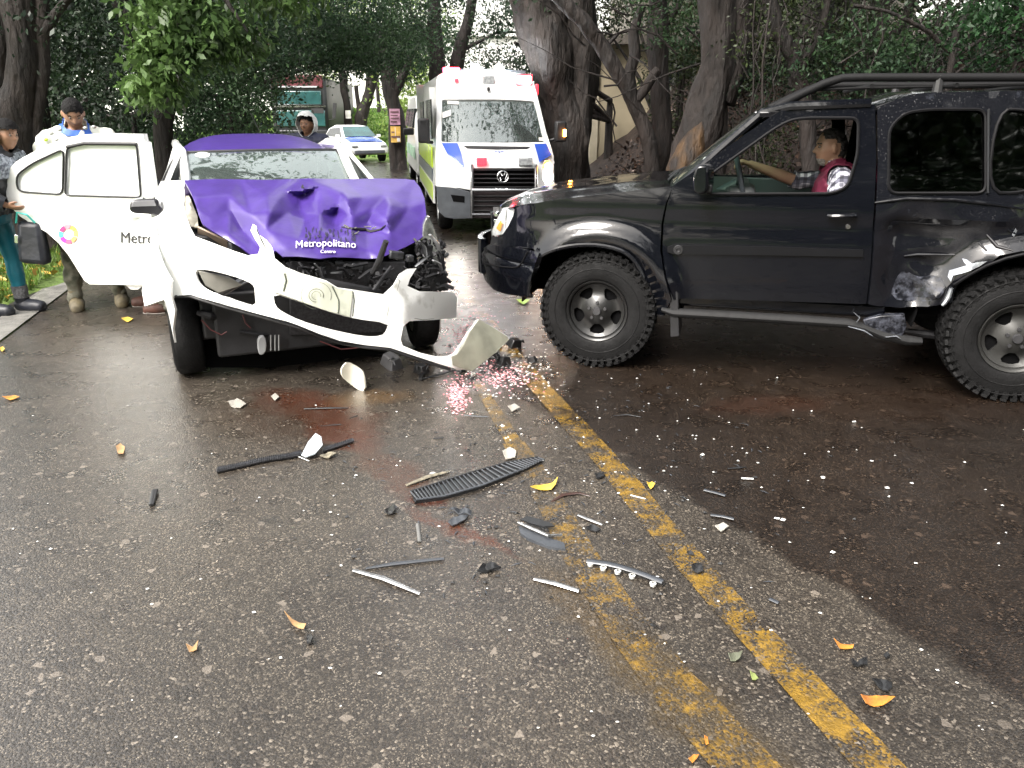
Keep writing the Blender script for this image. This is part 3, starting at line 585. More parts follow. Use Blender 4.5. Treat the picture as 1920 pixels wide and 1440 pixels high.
tag(link('verge_litter', leaf_mesh('l', P, .1, aspect=.6, flat=.8), mat('litter_yellow', (.5, .33, .05), .5, col2=(.22, .1, .03), vs=5, isl=.5), None, sm=0), 'yellow and brown fallen leaves in the verge grass', 'leaf litter', kind='stuff')
bk = lambda x, y: x > road_x(y) + 4.4 and x < road_x(y) + 9.5
P = scatter(15000, -1, 12, 5.5, 18, bk); P[:, 2] += .03
tag(link('bank_litter', leaf_mesh('l', P, .1, aspect=.6, flat=.6), mat('litter_brown', (.07, .038, .024), .55, col2=(.02, .011, .008), vs=3, isl=.8), None, sm=0), 'brown leaf litter covering the right bank', 'leaf litter', kind='stuff')
P = scatter(260, -1, 12, 5.5, 18, bk); P[:, 2] += .05
tag(link('dry_leaves', leaf_mesh('l', P, .12, aspect=.5, flat=.5), mat('litter_pale', (.26, .2, .16), .4, col2=(.1, .07, .05), vs=3, isl=.5), None, sm=0), 'pale curled dry leaves lying on the brown bank', 'leaf litter', kind='stuff')
tm = MB()
for i in range(420):
    x = rnd(-.5, 9); y = rnd(8, 16)
    if not bk(x, y): continue
    a = Vector((x, y, ground_z(x, y) + .03)); d = Vector((rnd(-1, 1), rnd(-.6, .6), rnd(.0, .9))).normalized(); L = rnd(.3, 1.2)
    tm.tube([a, a + d * L * .5 + Vector((0, 0, .04)), a + d * L + Vector((0, 0, -.08))], [.01, .008, .003], 4, cap=False)
tag(tm.build('bank_twigs', BARK, sm=80), 'dry twigs and dead stems lying over the brown bank', 'twigs', kind='stuff')
far = lambda x, y: y > 32.5
P = scatter(30000, -20, 4, 32.5, 47, far)
blades('hill_grass', P, .1, leafmat('hill_blades', (.13, .24, .045), (.08, .16, .03), .3), 'bright green grass on the slope beyond the road bend', 'grass', w=.05)
# ---------------- buildings ----------------
cream = mat('cream_render', (.42, .36, .25), .8, var=.25, vs=1.2, bump=.3, bs=20); wall_w = mat('white_wall', (.88, .88, .86), .7, var=.04)
win_dark = mat('window_dark', (.02, .022, .025), .2, spec=.6); frame_m = mat('window_frame_grey', (.2, .2, .19), .5, var=.2)
hx = PY(1112, 200, 19); h = empty('cream_house', (hx.x, 19, ground_z(hx.x, 19) - 1), 0, 'cream rendered house partly hidden behind the trees on the right bank', 'house')
def hb(name, x0, x1, z0, z1, y0, y1, m, par, bev=0): return MB().box(((x0 + x1) / 2, (y0 + y1) / 2, (z0 + z1) / 2), (x1 - x0, y1 - y0, z1 - z0)).build(name, m, par, sm=0, bev=bev)
hb('wall', 0, 7.5, 0, 3.55, 0, 6, cream, h); hb('upper_wall', 1.0, 7.3, 3.75, 7, .35, 6, mat('upper_render_grey', (.2, .185, .16), .8, var=.3, vs=1.5), h)
hb('ledge', -.2, 7.7, 3.55, 3.75, -.35, 6.1, mat('ledge_grey', (.17, .15, .13), .8, var=.3), h)
hb('wall_corner', -.06, .12, 0, 3.55, -.06, .2, mat('corner_trim', (.5, .45, .34), .8, var=.15), h)
for (x0, x1, z0, z1, y) in [(1.35, 2.3, 2.2, 3.3, 0), (3.2, 4.2, 2.2, 3.4, 0), (1.3, 2.3, 4.6, 6.2, .35), (3.0, 4.2, 4.6, 6.2, .35), (5.2, 6.4, 4.6, 6.2, .35)]:
    w = MB()
    for a, b, c, d in ((x0, x1, z0, z0 + .07), (x0, x1, z1 - .07, z1), (x0, x0 + .07, z0 + .07, z1 - .07), (x1 - .07, x1, z0 + .07, z1 - .07), ((x0 + x1) / 2 - .03, (x0 + x1) / 2 + .03, z0 + .07, z1 - .07)): w.box(((a + b) / 2, y - .03, (c + d) / 2), (b - a, .1, d - c))
    f = w.build('window', frame_m, h, sm=0); hb('pane', x0 + .06, x1 - .06, z0 + .06, z1 - .06, y - .02, y + .012 - .02, win_dark, f)
h = empty('white_building', (-26, 49, ground_z(-14, 46)), 0, 'long plain white building beyond the green slope', 'building')
hb('wall', 0, 40, -1, 4.2, 0, 6, wall_w, h); hb('roof_edge', -.3, 40.3, 4.2, 4.5, -.3, 6.3, mat('roof_edge_white', (.8, .8, .78), .6, var=.05), h)
for i in range(4): f = hb('window', 17.5 + i * 4, 18.1 + i * 4, 2.1, 2.3, -.04, .05, win_dark, h)
# notices on the trees, boulder kerb, posts, cable
def sheet(name, label, u0, v0, u1, v1, Y, m, cat='notice', lines=None):
    a = PY(u0, v1, Y); b = PY(u1, v0, Y); o = empty(name, ((a.x + b.x) / 2, Y, a.z), 0, label, cat); w, hh = b.x - a.x, b.z - a.z
    mb = MB(); mb.grid(lambda s, t: (w * (s - .5), .12 * ((s - .5) * 2) ** 2 * w + .01 * math.sin(9 * t), hh * t), 6, 6); mb.build('paper', m, o, thick=.01, off=1)
    for i, (s0, s1, t0, t1, mm) in enumerate(lines or []):
        q = MB(); q.grid(lambda s, t: (w * (s0 + (s1 - s0) * s - .5), .12 * ((s0 + (s1 - s0) * s - .5) * 2) ** 2 * w - .018, hh * (t0 + (t1 - t0) * t)), 5, 1); q.build('print', mm, o, sm=0, thick=.002)
    return o
pk = mat('poster_pink', (.55, .3, .42), .7, var=.35, vs=9); yp = mat('poster_yellow', (.72, .45, .1), .7, var=.3, vs=9); ink = mat('poster_ink', (.12, .06, .07), .7, var=.3); wp = mat('poster_white', (.8, .78, .75), .7, var=.1)
sheet('pink_notice', 'faded pink poster fixed high on the forked roadside trunk', 731, 204, 749, 234, 24.62, pk, lines=[(.1, .9, .75, .85, ink), (.1, .8, .55, .62, ink), (.1, .9, .38, .45, ink), (.1, .7, .15, .25, ink)])
sheet('yellow_notice', 'yellow poster in blocks below the pink one on the same trunk', 733, 237, 750, 267, 24.62, yp, lines=[(.05, .95, .3, .4, ink), (.48, .53, .4, .95, wp), (.1, .4, .6, .68, ink), (.65, .95, .05, .28, wp)])
sheet('white_notice', 'large white paper on the twin stem tree', 648, 207, 657, 222, 35.6, wp); sheet('white_notice', 'small white paper low on the twin stem tree', 647, 237, 654, 246, 35.6, wp)
o = empty('cable', PY(474, 250, 12), 0, 'thin cable hanging down in front of the trees above the purple roof', 'cable')
MB().tube([Vector(q) - PY(474, 250, 12) for q in (PY(466, -80, 12), PY(467, 60, 12), PY(471, 160, 12), PY(474, 250, 12))], .008, 5).build('wire', mat('cable_grey', (.3, .31, .3), .5, var=.2), o)
b0 = G(96, 500); o = empty('guard_rail', (b0.x, b0.y + .9, 0), 0, 'short pale grey guard rail end beside the woman in teal leggings', 'guard rail')
gm = mat('rail_zinc', (.4, .44, .43), .5, var=.2, metal=.3)
MB().box((-.1, 0, .28), (.12, .1, .62)).build('post', gm, o, bev=.01); MB().box((-.55, .05, .48), (1.2, .06, .24), rot=(.1, 0, 0)).build('rail', gm, o, bev=.02); MB().box((.2, .1, .2), (.03, .04, .45), rot=(0, .2, 0)).build('brace', gm, o)
# ---------------- wrecked purple and white car ----------------
def frame_root(name, fr, label, cat, group=None): return empty(name, fr.o, fr.a, label, cat, group)
TX = Frame(-1.468, 5.296, 23)
TXO = frame_root('wrecked_car', TX, 'wrecked white saloon car with purple bonnet and roof, its front crushed and bumper torn down', 'car')
T = lambda u, v, q: TX.hit(u, v, 1, q)
purple = mat('purple_paint', (.056, .028, .2), .38, coat=.35, spec=.35, var=.18, vs=9, bump=.12, bs=30)
def grimy(name, base, dirt_or_glare, lo=.5, hi=.62, sc=6, rough=.35, coat=.4):
    m, N, K = nodes(name); b = N['Principled BSDF']; tc = N.new('ShaderNodeTexCoord')
    n = N.new('ShaderNodeTexNoise'); n.inputs['Scale'].default_value = sc; n.inputs['Detail'].default_value = 9; K.new(tc.outputs['Object'], n.inputs['Vector'])
    r = N.new('ShaderNodeValToRGB'); e = r.color_ramp.elements; e[0].position = lo; e[0].color = (*base, 1); e[1].position = hi; e[1].color = (*dirt_or_glare, 1); K.new(n.outputs[0], r.inputs[0]); K.new(r.outputs[0], b.inputs['Base Color'])
    b.inputs['Roughness'].default_value = rough; b.inputs['Coat Weight'].default_value = coat; return m
bumper_white = grimy('scuffed_white_bumper', (.84, .85, .83), (.42, .42, .38), .6, .72, 5)
bumper_grey = grimy('grimy_bumper_plastic', (.5, .52, .43), (.2, .21, .17), .48, .75, 9, .45, .3)
flap_grey = grimy('dull_bumper_inside', (.34, .34, .27), (.2, .2, .16), .4, .75, 7, .5, .2)
# bonnet: knots give the folds
HQ = Lin([(330, 325, .62), (560, 325, .55), (800, 325, .55), (345, 336, .5), (450, 336, .5), (560, 336, .5), (640, 335, .5), (700, 335, .5), (778, 336, .5), (810, 350, .4),
          (366, 372, .14), (430, 366, .16), (500, 366, .1), (530, 361, .2), (566, 358, .12), (604, 347, .26), (640, 362, .12), (680, 370, .1), (725, 366, .17), (795, 380, .1), (820, 400, .0),
          (372, 392, .02), (395, 405, -.02), (430, 392, .07), (470, 402, -.1), (452, 430, -.03), (505, 400, -.16), (500, 430, -.24), (540, 398, .02), (562, 396, .14), (566, 366, .3), (572, 405, .06), (582, 424, -.16), (600, 400, -.04), (628, 420, -.02),
          (636, 385, .03), (650, 372, -.02), (626, 400, .12), (660, 410, -.15), (700, 392, .0), (690, 420, -.06), (725, 410, -.27), (732, 440, -.3), (731, 383, -.06), (765, 390, .02), (790, 410, -.04), (802, 440, -.16), (770, 460, -.3),
          (712, 485, -.5), (690, 470, -.4), (660, 440, -.26), (640, 450, -.36), (600, 430, -.28), (600, 484, -.52), (560, 450, -.38), (540, 470, -.44), (525, 480, -.45), (500, 470, -.34), (470, 475, -.34), (470, 450, -.18), (430, 440, -.2), (400, 434, -.14), (376, 420, -.06), (350, 400, .1), (340, 360, .3), (850, 500, -.4), (400, 520, -.3), (600, 540, -.6), (720, 540, -.6)])
HQ0 = Lin([(300, 325, .62), (850, 325, .62), (300, 338, .5), (850, 338, .5), (300, 368, .13), (850, 376, .13), (300, 430, -.18), (850, 430, -.18), (300, 540, -.62), (850, 540, -.62)])
def hood_fn(u, v):
    q = HQ0(u, v) * .18 + .82 * (HQ(u, v) * .4 + .15 * (HQ(u + 3, v) + HQ(u - 3, v) + HQ(u, v + 3) + HQ(u, v - 3))) + .003 * noise.noise((u * .05, v * .05, 0)); return T(u, v, q)
hood_ol = [(345, 338), (400, 335.5), (500, 337), (580, 334.5), (640, 336), (700, 334.5), (760, 335.5), (777, 338), (788, 352), (796, 372), (799, 400), (800, 438), (785, 450), (760, 463), (735, 474), (712, 484), (690, 485), (655, 483), (625, 482), (600, 485), (560, 481), (530, 481), (517, 470), (500, 478), (470, 477), (452, 464), (430, 452), (400, 434), (380, 420), (373, 405), (368, 388), (360, 366), (352, 350)]
hood = panel('bonnet', hood_ol, hood_fn, purple, TXO, res=5, thick=.012, sm=40, off=1)
# bonnet behind the fold, down to the windscreen
m = MB(); a = [T(u, 336 + .01 * u * 0, .5) for u in (345, 430, 520, 610, 700, 777)]
m.grid(lambda s, t: (lambda e: (e.x * (1 - t) + (-.66 + 1.32 * s) * t, e.y * (1 - t) + .8 * t, (e.z - .004) * (1 - t) + 1.0 * t))(T(345 + 432 * s, 336.5, .5)), 14, 5); m.build('bonnet_rear', purple, TXO, thick=.01)
m = MB()
for i in range(8):                                                  # torn creases and chips on the bonnet edge
    u, v = rnd(640, 712), rnd(424, 438); p = hood_fn(u, v); m.box(p + Vector((0, -.012, 0)), (rnd(.02, .06), .006, rnd(.004, .012)), rot=(0, rnd(-.5, .5), 0))
m.build('torn_edge', mat('bare_metal_edge', (.5, .5, .45), .4, metal=.5, var=.4), hood)
m = MB(); pts = [(640, 425), (660, 428), (685, 430), (694, 434), (712, 430), (722, 422)]
m.tube([hood_fn(*p) + Vector((0, -.01, 0)) for p in pts], [.004, .008, .012, .01, .006, .003], 6); m.tube([hood_fn(*p) + Vector((0, -.008, 0)) for p in [(567, 347), (567, 352), (568, 360)]], [.005, .01, .003], 6)
m.build('tear', mat('tear_dark', (.02, .018, .02), .6, var=.3), hood)
def text_mesh(s, size=1):
    c = bpy.data.curves.new('t', 'FONT'); c.body = s; c.size = size; c.resolution_u = 3; o = bpy.data.objects.new('t', c); COL.objects.link(o)
    bpy.context.view_layer.update(); me = bpy.data.meshes.new_from_object(o); bpy.data.objects.remove(o); bpy.data.curves.remove(c); return me
def text_on(name, s, fn, m, parent, size=1, bold=0):
    """lettering as a thin sheet; fn takes the letter coordinates to the surface"""
    me = text_mesh(s, size); x0 = min(v.co.x for v in me.vertices); x1 = max(v.co.x for v in me.vertices); y1 = max(v.co.y for v in me.vertices)
    import bmesh
    b = bmesh.new(); b.from_mesh(me); bmesh.ops.triangulate(b, faces=b.faces); bmesh.ops.subdivide_edges(b, edges=[e for e in b.edges if e.calc_length() > .12 * size], cuts=2); 
    for v in b.verts: v.co = fn((v.co.x - x0) / (x1 - x0), v.co.y / y1)
    b.to_mesh(me); b.free(); me.materials.clear(); return link(name, me, m, parent, sm=0, thick=.003 + bold, off=0)
letter_w = mat('letter_white', (.82, .8, .86), .5, var=.25, vs=40)
text_on('lettering', 'Metropolitano', lambda a, b: hood_fn(554 + 112 * a, 464 - 13 * b - 3 * math.sin(a * PI) + 2 * (noise.noise((a * 9, 0, 0)))) + Vector((0, -.02, 0)), letter_w, hood)
text_on('lettering', 'Centro', lambda a, b: hood_fn(600 + 28 * a, 473.5 - 6 * b) + Vector((0, -.02, 0)), letter_w, hood)
# scorched smear above the lettering, printed by the other car's tyre
sm_ = mat('black_scuff', (.02, .015, .05), .6, var=.4, vs=50)
m = MB()
for i in range(60):
    u = rnd(572, 665); v = rnd(424, 452); a, c = hood_fn(u, v), hood_fn(u + rnd(-2, 2), v + rnd(4, 10)); o_ = Vector((0, -.014, 0)); m.tube([a + o_, (a + c) / 2 + o_, c + o_], [.001, rnd(.003, .007), .001], 4, flat=.3)
tag(m.build('scuff', sm_, hood), kind='stuff')
# roof, rails, glass
m = MB(); m.grid(lambda s, t: ((-.6 + 1.2 * s) * (1 + .06 * math.sin(PI * t)), 1.38 + 1.55 * t, 1.365 + .115 * math.sin(min(1, t * 1.05) * PI * .62 + .0) - .06 * (2 * s - 1) ** 4 * (1 + 1.2 * t) - .02 * (2 * s - 1) ** 2 - .1 * max(0, t - .7) ** 2 * 4), 14, 12); m.build('roof', purple, TXO, thick=.02, bev=0)
def wsf(s, t):                                                      # windscreen, s across, t up
    x = (-.68 + 1.36 * s) * (1 - .13 * t); return Vector((x, .78 + .62 * t + .1 * (x / .7) ** 2 + 0, 1.0 + .375 * t + .03 * math.sin(PI * t) - .015 * (x / .7) ** 2))
ws_glass = glass('windscreen_glass', (.45, .55, .52), .22, .03, dirt_or_glare=.12)
m = MB(); m.grid(wsf, 14, 8); m.build('windscreen', ws_glass, TXO, thick=.006)
seal = mat('window_seal', (.02, .02, .022), .6, var=.2)
m = MB(); m.tube([wsf(0, 0), wsf(0, .5), wsf(0, 1)], .014, 6); m.tube([wsf(1, 0), wsf(1, .5), wsf(1, 1)], .014, 6); m.tube([wsf(s / 8, 1) for s in range(9)], .012, 6); m.build('windscreen_seal', seal, TXO)
# sticker at the top left of the windscreen, mirror foot at the top centre
m = MB(); c = wsf(.1, .86); m.lathe([(-.004, .001), (-.004, .05), (0, .05)], (0, 0, 0), 'y', 18); st = m.build('sticker', mat('sticker_white', (.8, .78, .76), .5, var=.1), TXO); st.location = c + Vector((0, -.03, .02)); st.rotation_euler = (R(-50), 0, 0); st.scale = (1.1, 1, .6)
def sx(y, z):                                                       # left flank of the shell
    x = .86 + .035 * math.exp(-((y - 1.6) / 1.2) ** 2) - max(0, -.15 - y) ** 2 * .5 - max(0, y - 2.6) ** 2 * .1
    x += .018 * math.exp(-((z - .62) / .06) ** 2) - .02 * max(0, .35 - z) / .35
    if z > .93: x -= (z - .93) * .45 + (z - .93) ** 2 * .25
    return x
for side in (-1, 1):
    fl = lambda y, z: Vector((side * sx(y, z), y, z)); pr = TXO
    arch = [(.36 * math.cos(a), .31 + .36 * math.sin(a)) for a in np.linspace(0, PI, 14)]
    panel('front_wing', [(.36, .2), (.67, .2), (.67, .6), (.7, .93), (.62, .97), (.2, .93), (-.25 if side < 0 else .0, .86), (-.5 if side < 0 else -.05, .72), (-.5 if side < 0 else -.12, .55), (-.38, .4), (-.36, .31)][:11] + arch[::-1][1:], fl, white_paint if side < 0 else grimy('crushed_wing_grey', (.5, .52, .47), (.2, .2, .2), .45, .6, 8), pr, res=.06, thick=.012, off=0, sm=50)
    win = chaikin([(.9, .985), (1.33, 1.3), (1.55, 1.325), (1.57, .975)], 2)
    panel('front_door', [(.68, .25), (.68, .6), (.71, .93), (.78, .98), (1.3, 1.36), (1.64, 1.39), (1.65, .9), (1.62, .25)], fl, white_paint, pr, holes=[win], res=.07, thick=.03, off=0, sm=50)
    panel('door_glass', [(.85, .95), (1.32, 1.32), (1.58, 1.35), (1.6, .95)], lambda y, z: fl(y, z) - Vector((side * .012, 0, 0)), ws_glass, pr, res=.15, thick=.004)
    m = MB(); m.tube([fl(y, z) + Vector((side * .01, 0, 0)) for y, z in win + win[:1]], .009, 5, cap=False); m.build('window_seal', seal, pr)
    # quarter: C pillar, boot side, wheel arch
    ra = [(2.51 + .35 * math.cos(a), .31 + .35 * math.sin(a)) for a in np.linspace(PI, 0, 14)]
    panel('rear_wing', [(1.66, .25), (1.66, .33), (2.0, .34)] + ra + [(3.45, .35), (3.5, .8), (3.45, 1.0), (2.95, 1.02), (2.62, 1.3), (2.3, 1.39), (1.66, 1.4), (1.66, 1.36), (2.25, 1.34), (2.45, 1.2), (2.5, .95), (2.2, .7), (2.05, .45), (1.7, .4)] if side < 0 else [(1.66, .25), (2.1, .28)] + ra + [(3.45, .35), (3.5, .8), (3.45, 1.0), (2.95, 1.02), (2.62, 1.3), (2.3, 1.39), (1.66, 1.4)], fl, white_paint, pr, res=.08, thick=.02, off=0, sm=50)
    m = MB(); m.tube([Vector((side * .665, .79, 1.0)), Vector((side * .63, 1.1, 1.2)), Vector((side * .625, 1.42, 1.365)), Vector((side * .655, 1.7, 1.4)), Vector((side * .66, 2.2, 1.41)), Vector((side * .645, 2.6, 1.35)), Vector((side * .7, 3.0, 1.03))], .035, 8, flat=1); m.build('roof_rail', white_paint, pr)
    m = MB(); c = fl(1.66, .9); m.tube([(c.x - side * .05, 1.68, .25), (c.x - side * .05, 1.7, .9), (side * .64, 1.72, 1.38)], .05, 8); m.build('door_pillar', white_paint, pr)
m = MB(); m.grid(lambda s, t: ((-.72 + 1.44 * s), 2.98 + .5 * t, 1.03 - .04 * t), 6, 3); m.grid(lambda s, t: (-.75 + 1.5 * s, 3.5, .35 + .65 * t), 6, 3); m.build('boot_lid', white_paint, TXO, thick=.02)
m = MB(); m.grid(lambda s, t: ((-.62 + 1.24 * s), 2.62 + .38 * t, 1.37 - .33 * t), 6, 3); m.build('rear_window', ws_glass, TXO, thick=.005)
# cabin: dark tub, seats, dashboard, wheel
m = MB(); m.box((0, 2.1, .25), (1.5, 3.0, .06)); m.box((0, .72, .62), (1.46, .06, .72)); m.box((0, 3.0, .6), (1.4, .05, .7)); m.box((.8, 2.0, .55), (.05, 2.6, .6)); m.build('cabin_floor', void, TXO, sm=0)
seat_m = mat('grey_seat_cloth', (.1, .1, .11), .85, var=.3, vs=20)
for x in (-.36, .36):
    m = MB(); m.box((x, 1.5, .5), (.48, .5, .18)); m.box((x, 1.78, .85), (.46, .16, .6), rot=(-.2, 0, 0)); m.box((x, 1.87, 1.22), (.24, .1, .16)); m.build('seat', seat_m, TXO, bev=.04)
m = MB(); m.box((0, 2.5, .5), (1.3, .5, .2)); m.box((0, 2.78, .85), (1.3, .16, .5)); m.build('rear_seat', seat_m, TXO, bev=.04)
m = MB(); m.box((0, .92, .9), (1.35, .4, .14)); m.build('dashboard', black_plastic, TXO, bev=.03)
m = MB(); m.tube([(.36 + .18 * math.cos(a), 1.2 + .05 * math.sin(a), .98 + .17 * math.sin(a)) for a in np.linspace(0, 2 * PI, 20)], .014, 6, cap=False); m.build('steering_wheel', black_plastic, TXO)
# open rear door, hinged at the pillar and standing across the view
DY = 6.40
def D(u, v, k=0): return TX.L(PY(u, v, DY + k + .0006 * (275 - u) - .00035 * max(0, 300 - v)))
door_ol = chaikin([(11, 352), (13, 330), (22, 308), (50, 291), (98, 267), (140, 254), (190, 250)], 1, False) + [(268, 252), (271, 266), (276, 268), (286, 336), (296, 400), (300, 470), (294, 535), (168, 533), (158, 526), (146, 507), (128, 478), (110, 456), (88, 436), (62, 421), (38, 406), (18, 386), (12, 370)]
wq = roundc([(30, 329), (60, 307), (119, 279), (117, 365), (33, 359)], 12); wm = roundc([(125, 278), (158, 270), (256, 271), (264, 370), (122, 366)], 7)
rd = panel('rear_door', door_ol, D, white_paint, TXO, holes=[wq, wm], res=13, thick=.06, off=1, sm=40, bev=.006)
door_glass = glass('door_glass_painted_sky', (.7, .78, .76), .14, .05, dirt_or_glare=.97, dcol=(.84, .87, .87))  # white sky reflection painted into the panes as near-opaque diffuse colour
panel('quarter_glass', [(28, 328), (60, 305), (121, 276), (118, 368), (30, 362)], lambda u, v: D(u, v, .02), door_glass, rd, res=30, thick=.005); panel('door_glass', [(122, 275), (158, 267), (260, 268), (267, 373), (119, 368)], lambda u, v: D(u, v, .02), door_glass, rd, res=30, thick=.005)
for w in (wq, wm): m = MB(); m.tube([D(u, v, -.006) for u, v in w + w[:1]], .008, 5, cap=False); m.build('window_seal', seal, rd)
m = MB(); m.tube([D(125, 276, -.012), D(158, 269, -.012), D(256, 270, -.012)], .014, 5); m.build('rubber_strip', seal, rd)
ink_d = mat('letter_charcoal', (.03, .03, .032), .5, var=.1)
text_on('lettering', 'Metro', lambda a, b: D(227 + 62 * a, 455 + 2 * a - 20 * b, -.006), ink_d, rd)
cols = [(.75, .65, .1), (.8, .25, .3), (.75, .05, .2), (.1, .65, .7), (.4, .05, .5), (.8, .12, .25), (.85, .4, .15), (.8, .75, .15)]
for k in range(8):
    a0 = 2 * PI * k / 8 + .5; a1 = a0 + 2 * PI / 8 * .9; ol = [(128 + 18 * math.cos(a0 + (a1 - a0) * j / 5), 439 - 18 * math.sin(a0 + (a1 - a0) * j / 5)) for j in range(6)] + [(128 + 10 * math.cos(a1 + (a0 - a1) * j / 5), 439 - 10 * math.sin(a1 + (a0 - a1) * j / 5)) for j in range(6)]
    m = MB(); m.add([D(u, v, -.005) for u, v in ol], [tuple(range(12))]); m.build('emblem_petal', mat('petal_%d' % k, cols[k], .5), rd, sm=0, thick=.003)
pale_t = mat('letter_faint', (.6, .55, .6), .5)
m = MB(); m.box(D(245, 405, -.03), (.16, .035, .03)); m.build('handle', white_paint, rd, bev=.008)
# shoulder of the left wing and the cabin corner
WQ = Lin([(275, 330, 1.0), (300, 335, .92), (336, 345, .8), (352, 352, .72), (283, 400, .75), (352, 410, .2), (283, 470, .0), (360, 445, -.1), (300, 480, -.08), (330, 420, .25), (310, 440, .15), (360, 380, .5)])
panel('wing_shoulder', [(283, 400), (292, 360), (302, 340), (334, 338), (343, 342), (346, 362), (345, 385), (349, 405), (356, 425), (365, 441), (340, 452), (300, 470), (284, 478)], lambda u, v: T(u, v, WQ(u, v)), white_paint, TXO, res=10, thick=.01, off=1)
panel('inner_wing', [(343, 345), (352, 360), (362, 385), (370, 405), (372, 425), (356, 425), (349, 405), (345, 385)], lambda u, v: T(u, v, WQ(u, v) + .02), mat('inner_wing_cream', (.42, .4, .33), .5, var=.4, vs=9), TXO, res=8, thick=.01, off=1)
m = MB(); m.grid(lambda s, t: T(372 + 70 * s, 424 + 34 * s + 14 * t, -.02 - .1 * s + .1 * t), 8, 3); m.build('strut_panel', mat('strut_peach', (.5, .38, .28), .5, var=.3, vs=8), TXO, thick=.01)
# wing mirror
m = MB(); P_ = [(243, 380), (250, 374), (290, 372), (297, 376), (300, 388), (307, 392), (306, 404), (300, 408), (280, 401), (250, 401), (242, 394)]
mp = lambda u, v: TX.hit(u, v, 1, .62)
m.prism([mp(u, v) for u, v in chaikin(P_, 1)], (.02, .14, 0)); mir = m.build('wing_mirror', mat('mirror_black', (.02, .02, .024), .22, coat=.6, var=.2), TXO, bev=.012)
m = MB(); m.prism([mp(u, v) + Vector((0, -.004, 0)) for u, v in [(250, 377), (289, 375), (293, 386), (246, 388)]], (0, .01, 0)); m.build('mirror_cap', mat('mirror_shine', (.2, .2, .21), .12, coat=1), mir, bev=.003)
# bumper cover, torn down to the right
BQ = Lin([(250, 400, .3), (250, 620, .05), (271, 574, -.05), (285, 470, .02), (300, 440, -.02), (315, 560, -.22), (330, 430, -.12), (345, 500, -.42), (345, 556, -.5), (400, 455, -.45), (400, 560, -.66), (440, 520, -.66), (480, 430, -.62), (480, 500, -.74), (515, 484, -.72), (520, 600, -.84), (610, 526, -.82), (612, 630, -.9), (600, 580, -.86), (720, 552, -.82), (741, 532, -.78), (770, 503, -.66), (760, 580, -.82), (720, 655, -.9), (800, 545, -.66), (800, 600, -.68), (857, 550, -.42), (857, 600, -.4), (755, 640, -.88), (784, 660, -.9), (830, 690, -.92), (850, 665, -.94), (883, 700, -.93), (880, 620, -.86), (895, 598, -.72), (925, 665, -.85), (953, 632, -.66), (1000, 640, -.6), (900, 730, -.95), (900, 540, -.4), (600, 400, -.7)])
def bump_fn(u, v): return T(u, v, BQ(u, v) + .01 * noise.noise((u * .02, v * .02, 5)))
seal_l = (271, 573); fog = chaikin([(365, 506), (384, 504), (430, 515), (466, 528), (477, 537), (478, 552), (480, 574), (452, 567), (404, 550), (380, 538), (369, 526)], 1)
grl = chaikin([(512, 549), (564, 566), (612, 583), (661, 597), (729, 606), (727, 620), (717, 630), (682, 631), (612, 616), (560, 600), (530, 585), (516, 574)], 1)
bo = [(271, 574), (266, 545), (283, 470), (300, 438), (330, 426), (352, 438), (400, 456), (440, 471), (465, 479), (484, 476), (488, 463), (478, 448), (470, 432), (474, 420), (481, 424), (486, 440), (500, 450), (511, 466), (515, 484), (536, 501), (564, 512), (612, 526), (633, 539), (661, 543), (720, 552), (741, 533), (752, 512), (764, 504), (781, 503), (769, 522), (764, 536), (786, 546), (850, 548), (857, 557), (856, 596), (814, 600), (768, 602), (756, 612), (751, 637), (755, 648), (784, 660), (820, 671), (838, 671), (853, 663), (866, 645), (878, 622), (888, 607), (896, 598), (922, 612), (951, 630), (953, 637), (925, 664), (884, 696), (846, 689), (810, 678), (768, 664), (732, 652), (685, 647), (638, 639), (599, 626), (560, 610), (540, 603), (490, 590), (423, 572), (375, 558), (357, 552), (335, 554), (300, 564)]
bump = panel('front_bumper', bo, bump_fn, bumper_white, TXO, holes=[fog, grl], res=10, thick=.02, off=1, sm=45)
# the grimy grey centre with the round print of the lost emblem, the dull flap touching the road
panel('grimy_centre', [(515, 487), (536, 503), (564, 514), (612, 528), (632, 540), (661, 545), (658, 570), (655, 594), (610, 581), (565, 565), (514, 547)], lambda u, v: bump_fn(u, v) + Vector((0, -.007 - .007 * math.sin(max(0, min(1, (u - 515) / 145)) * PI), 0)), bumper_grey, bump, res=11, thick=.006, off=0)
panel('curled_flap', [(846, 668), (856, 664), (868, 646), (880, 622), (890, 608), (897, 599), (922, 613), (950, 631), (952, 637), (925, 663), (884, 695), (866, 690), (848, 684)], lambda u, v: bump_fn(u, v) + Vector((0, -.008, 0)), flap_grey, bump, res=11, thick=.006, off=0)
m = MB()
for r_, w_ in ((27, .0013), (13, .002), (8, .0013)):
    m.tube([bump_fn(592 + r_ * 1.05 * math.cos(a), 553 + r_ * .95 * math.sin(a)) + Vector((0, -.0165, 0)) for a in np.linspace(PI * .5, PI * 2.1, 20)], w_, 4, cap=False)
m.tube([bump_fn(*p) + Vector((0, -.016, 0)) for p in [(622, 536), (628, 548), (634, 562), (634, 578), (633, 586)]], .004, 4); m.tube([bump_fn(*p) + Vector((0, -.015, 0)) for p in [(533, 512), (536, 525), (531, 545)]], .005, 4); m.tube([bump_fn(*p) + Vector((0, -.02, 0)) for p in [(660, 545), (663, 562), (660, 592)]], .004, 4)
m.build('crack', mat('crack_dark', (.07, .08, .06), .7, var=.3), bump)
m = MB(); edge = [(330, 557), (357, 556), (375, 562), (423, 577), (490, 595), (560, 615), (599, 631), (638, 644), (685, 652), (732, 656), (768, 669), (810, 683), (846, 694)]
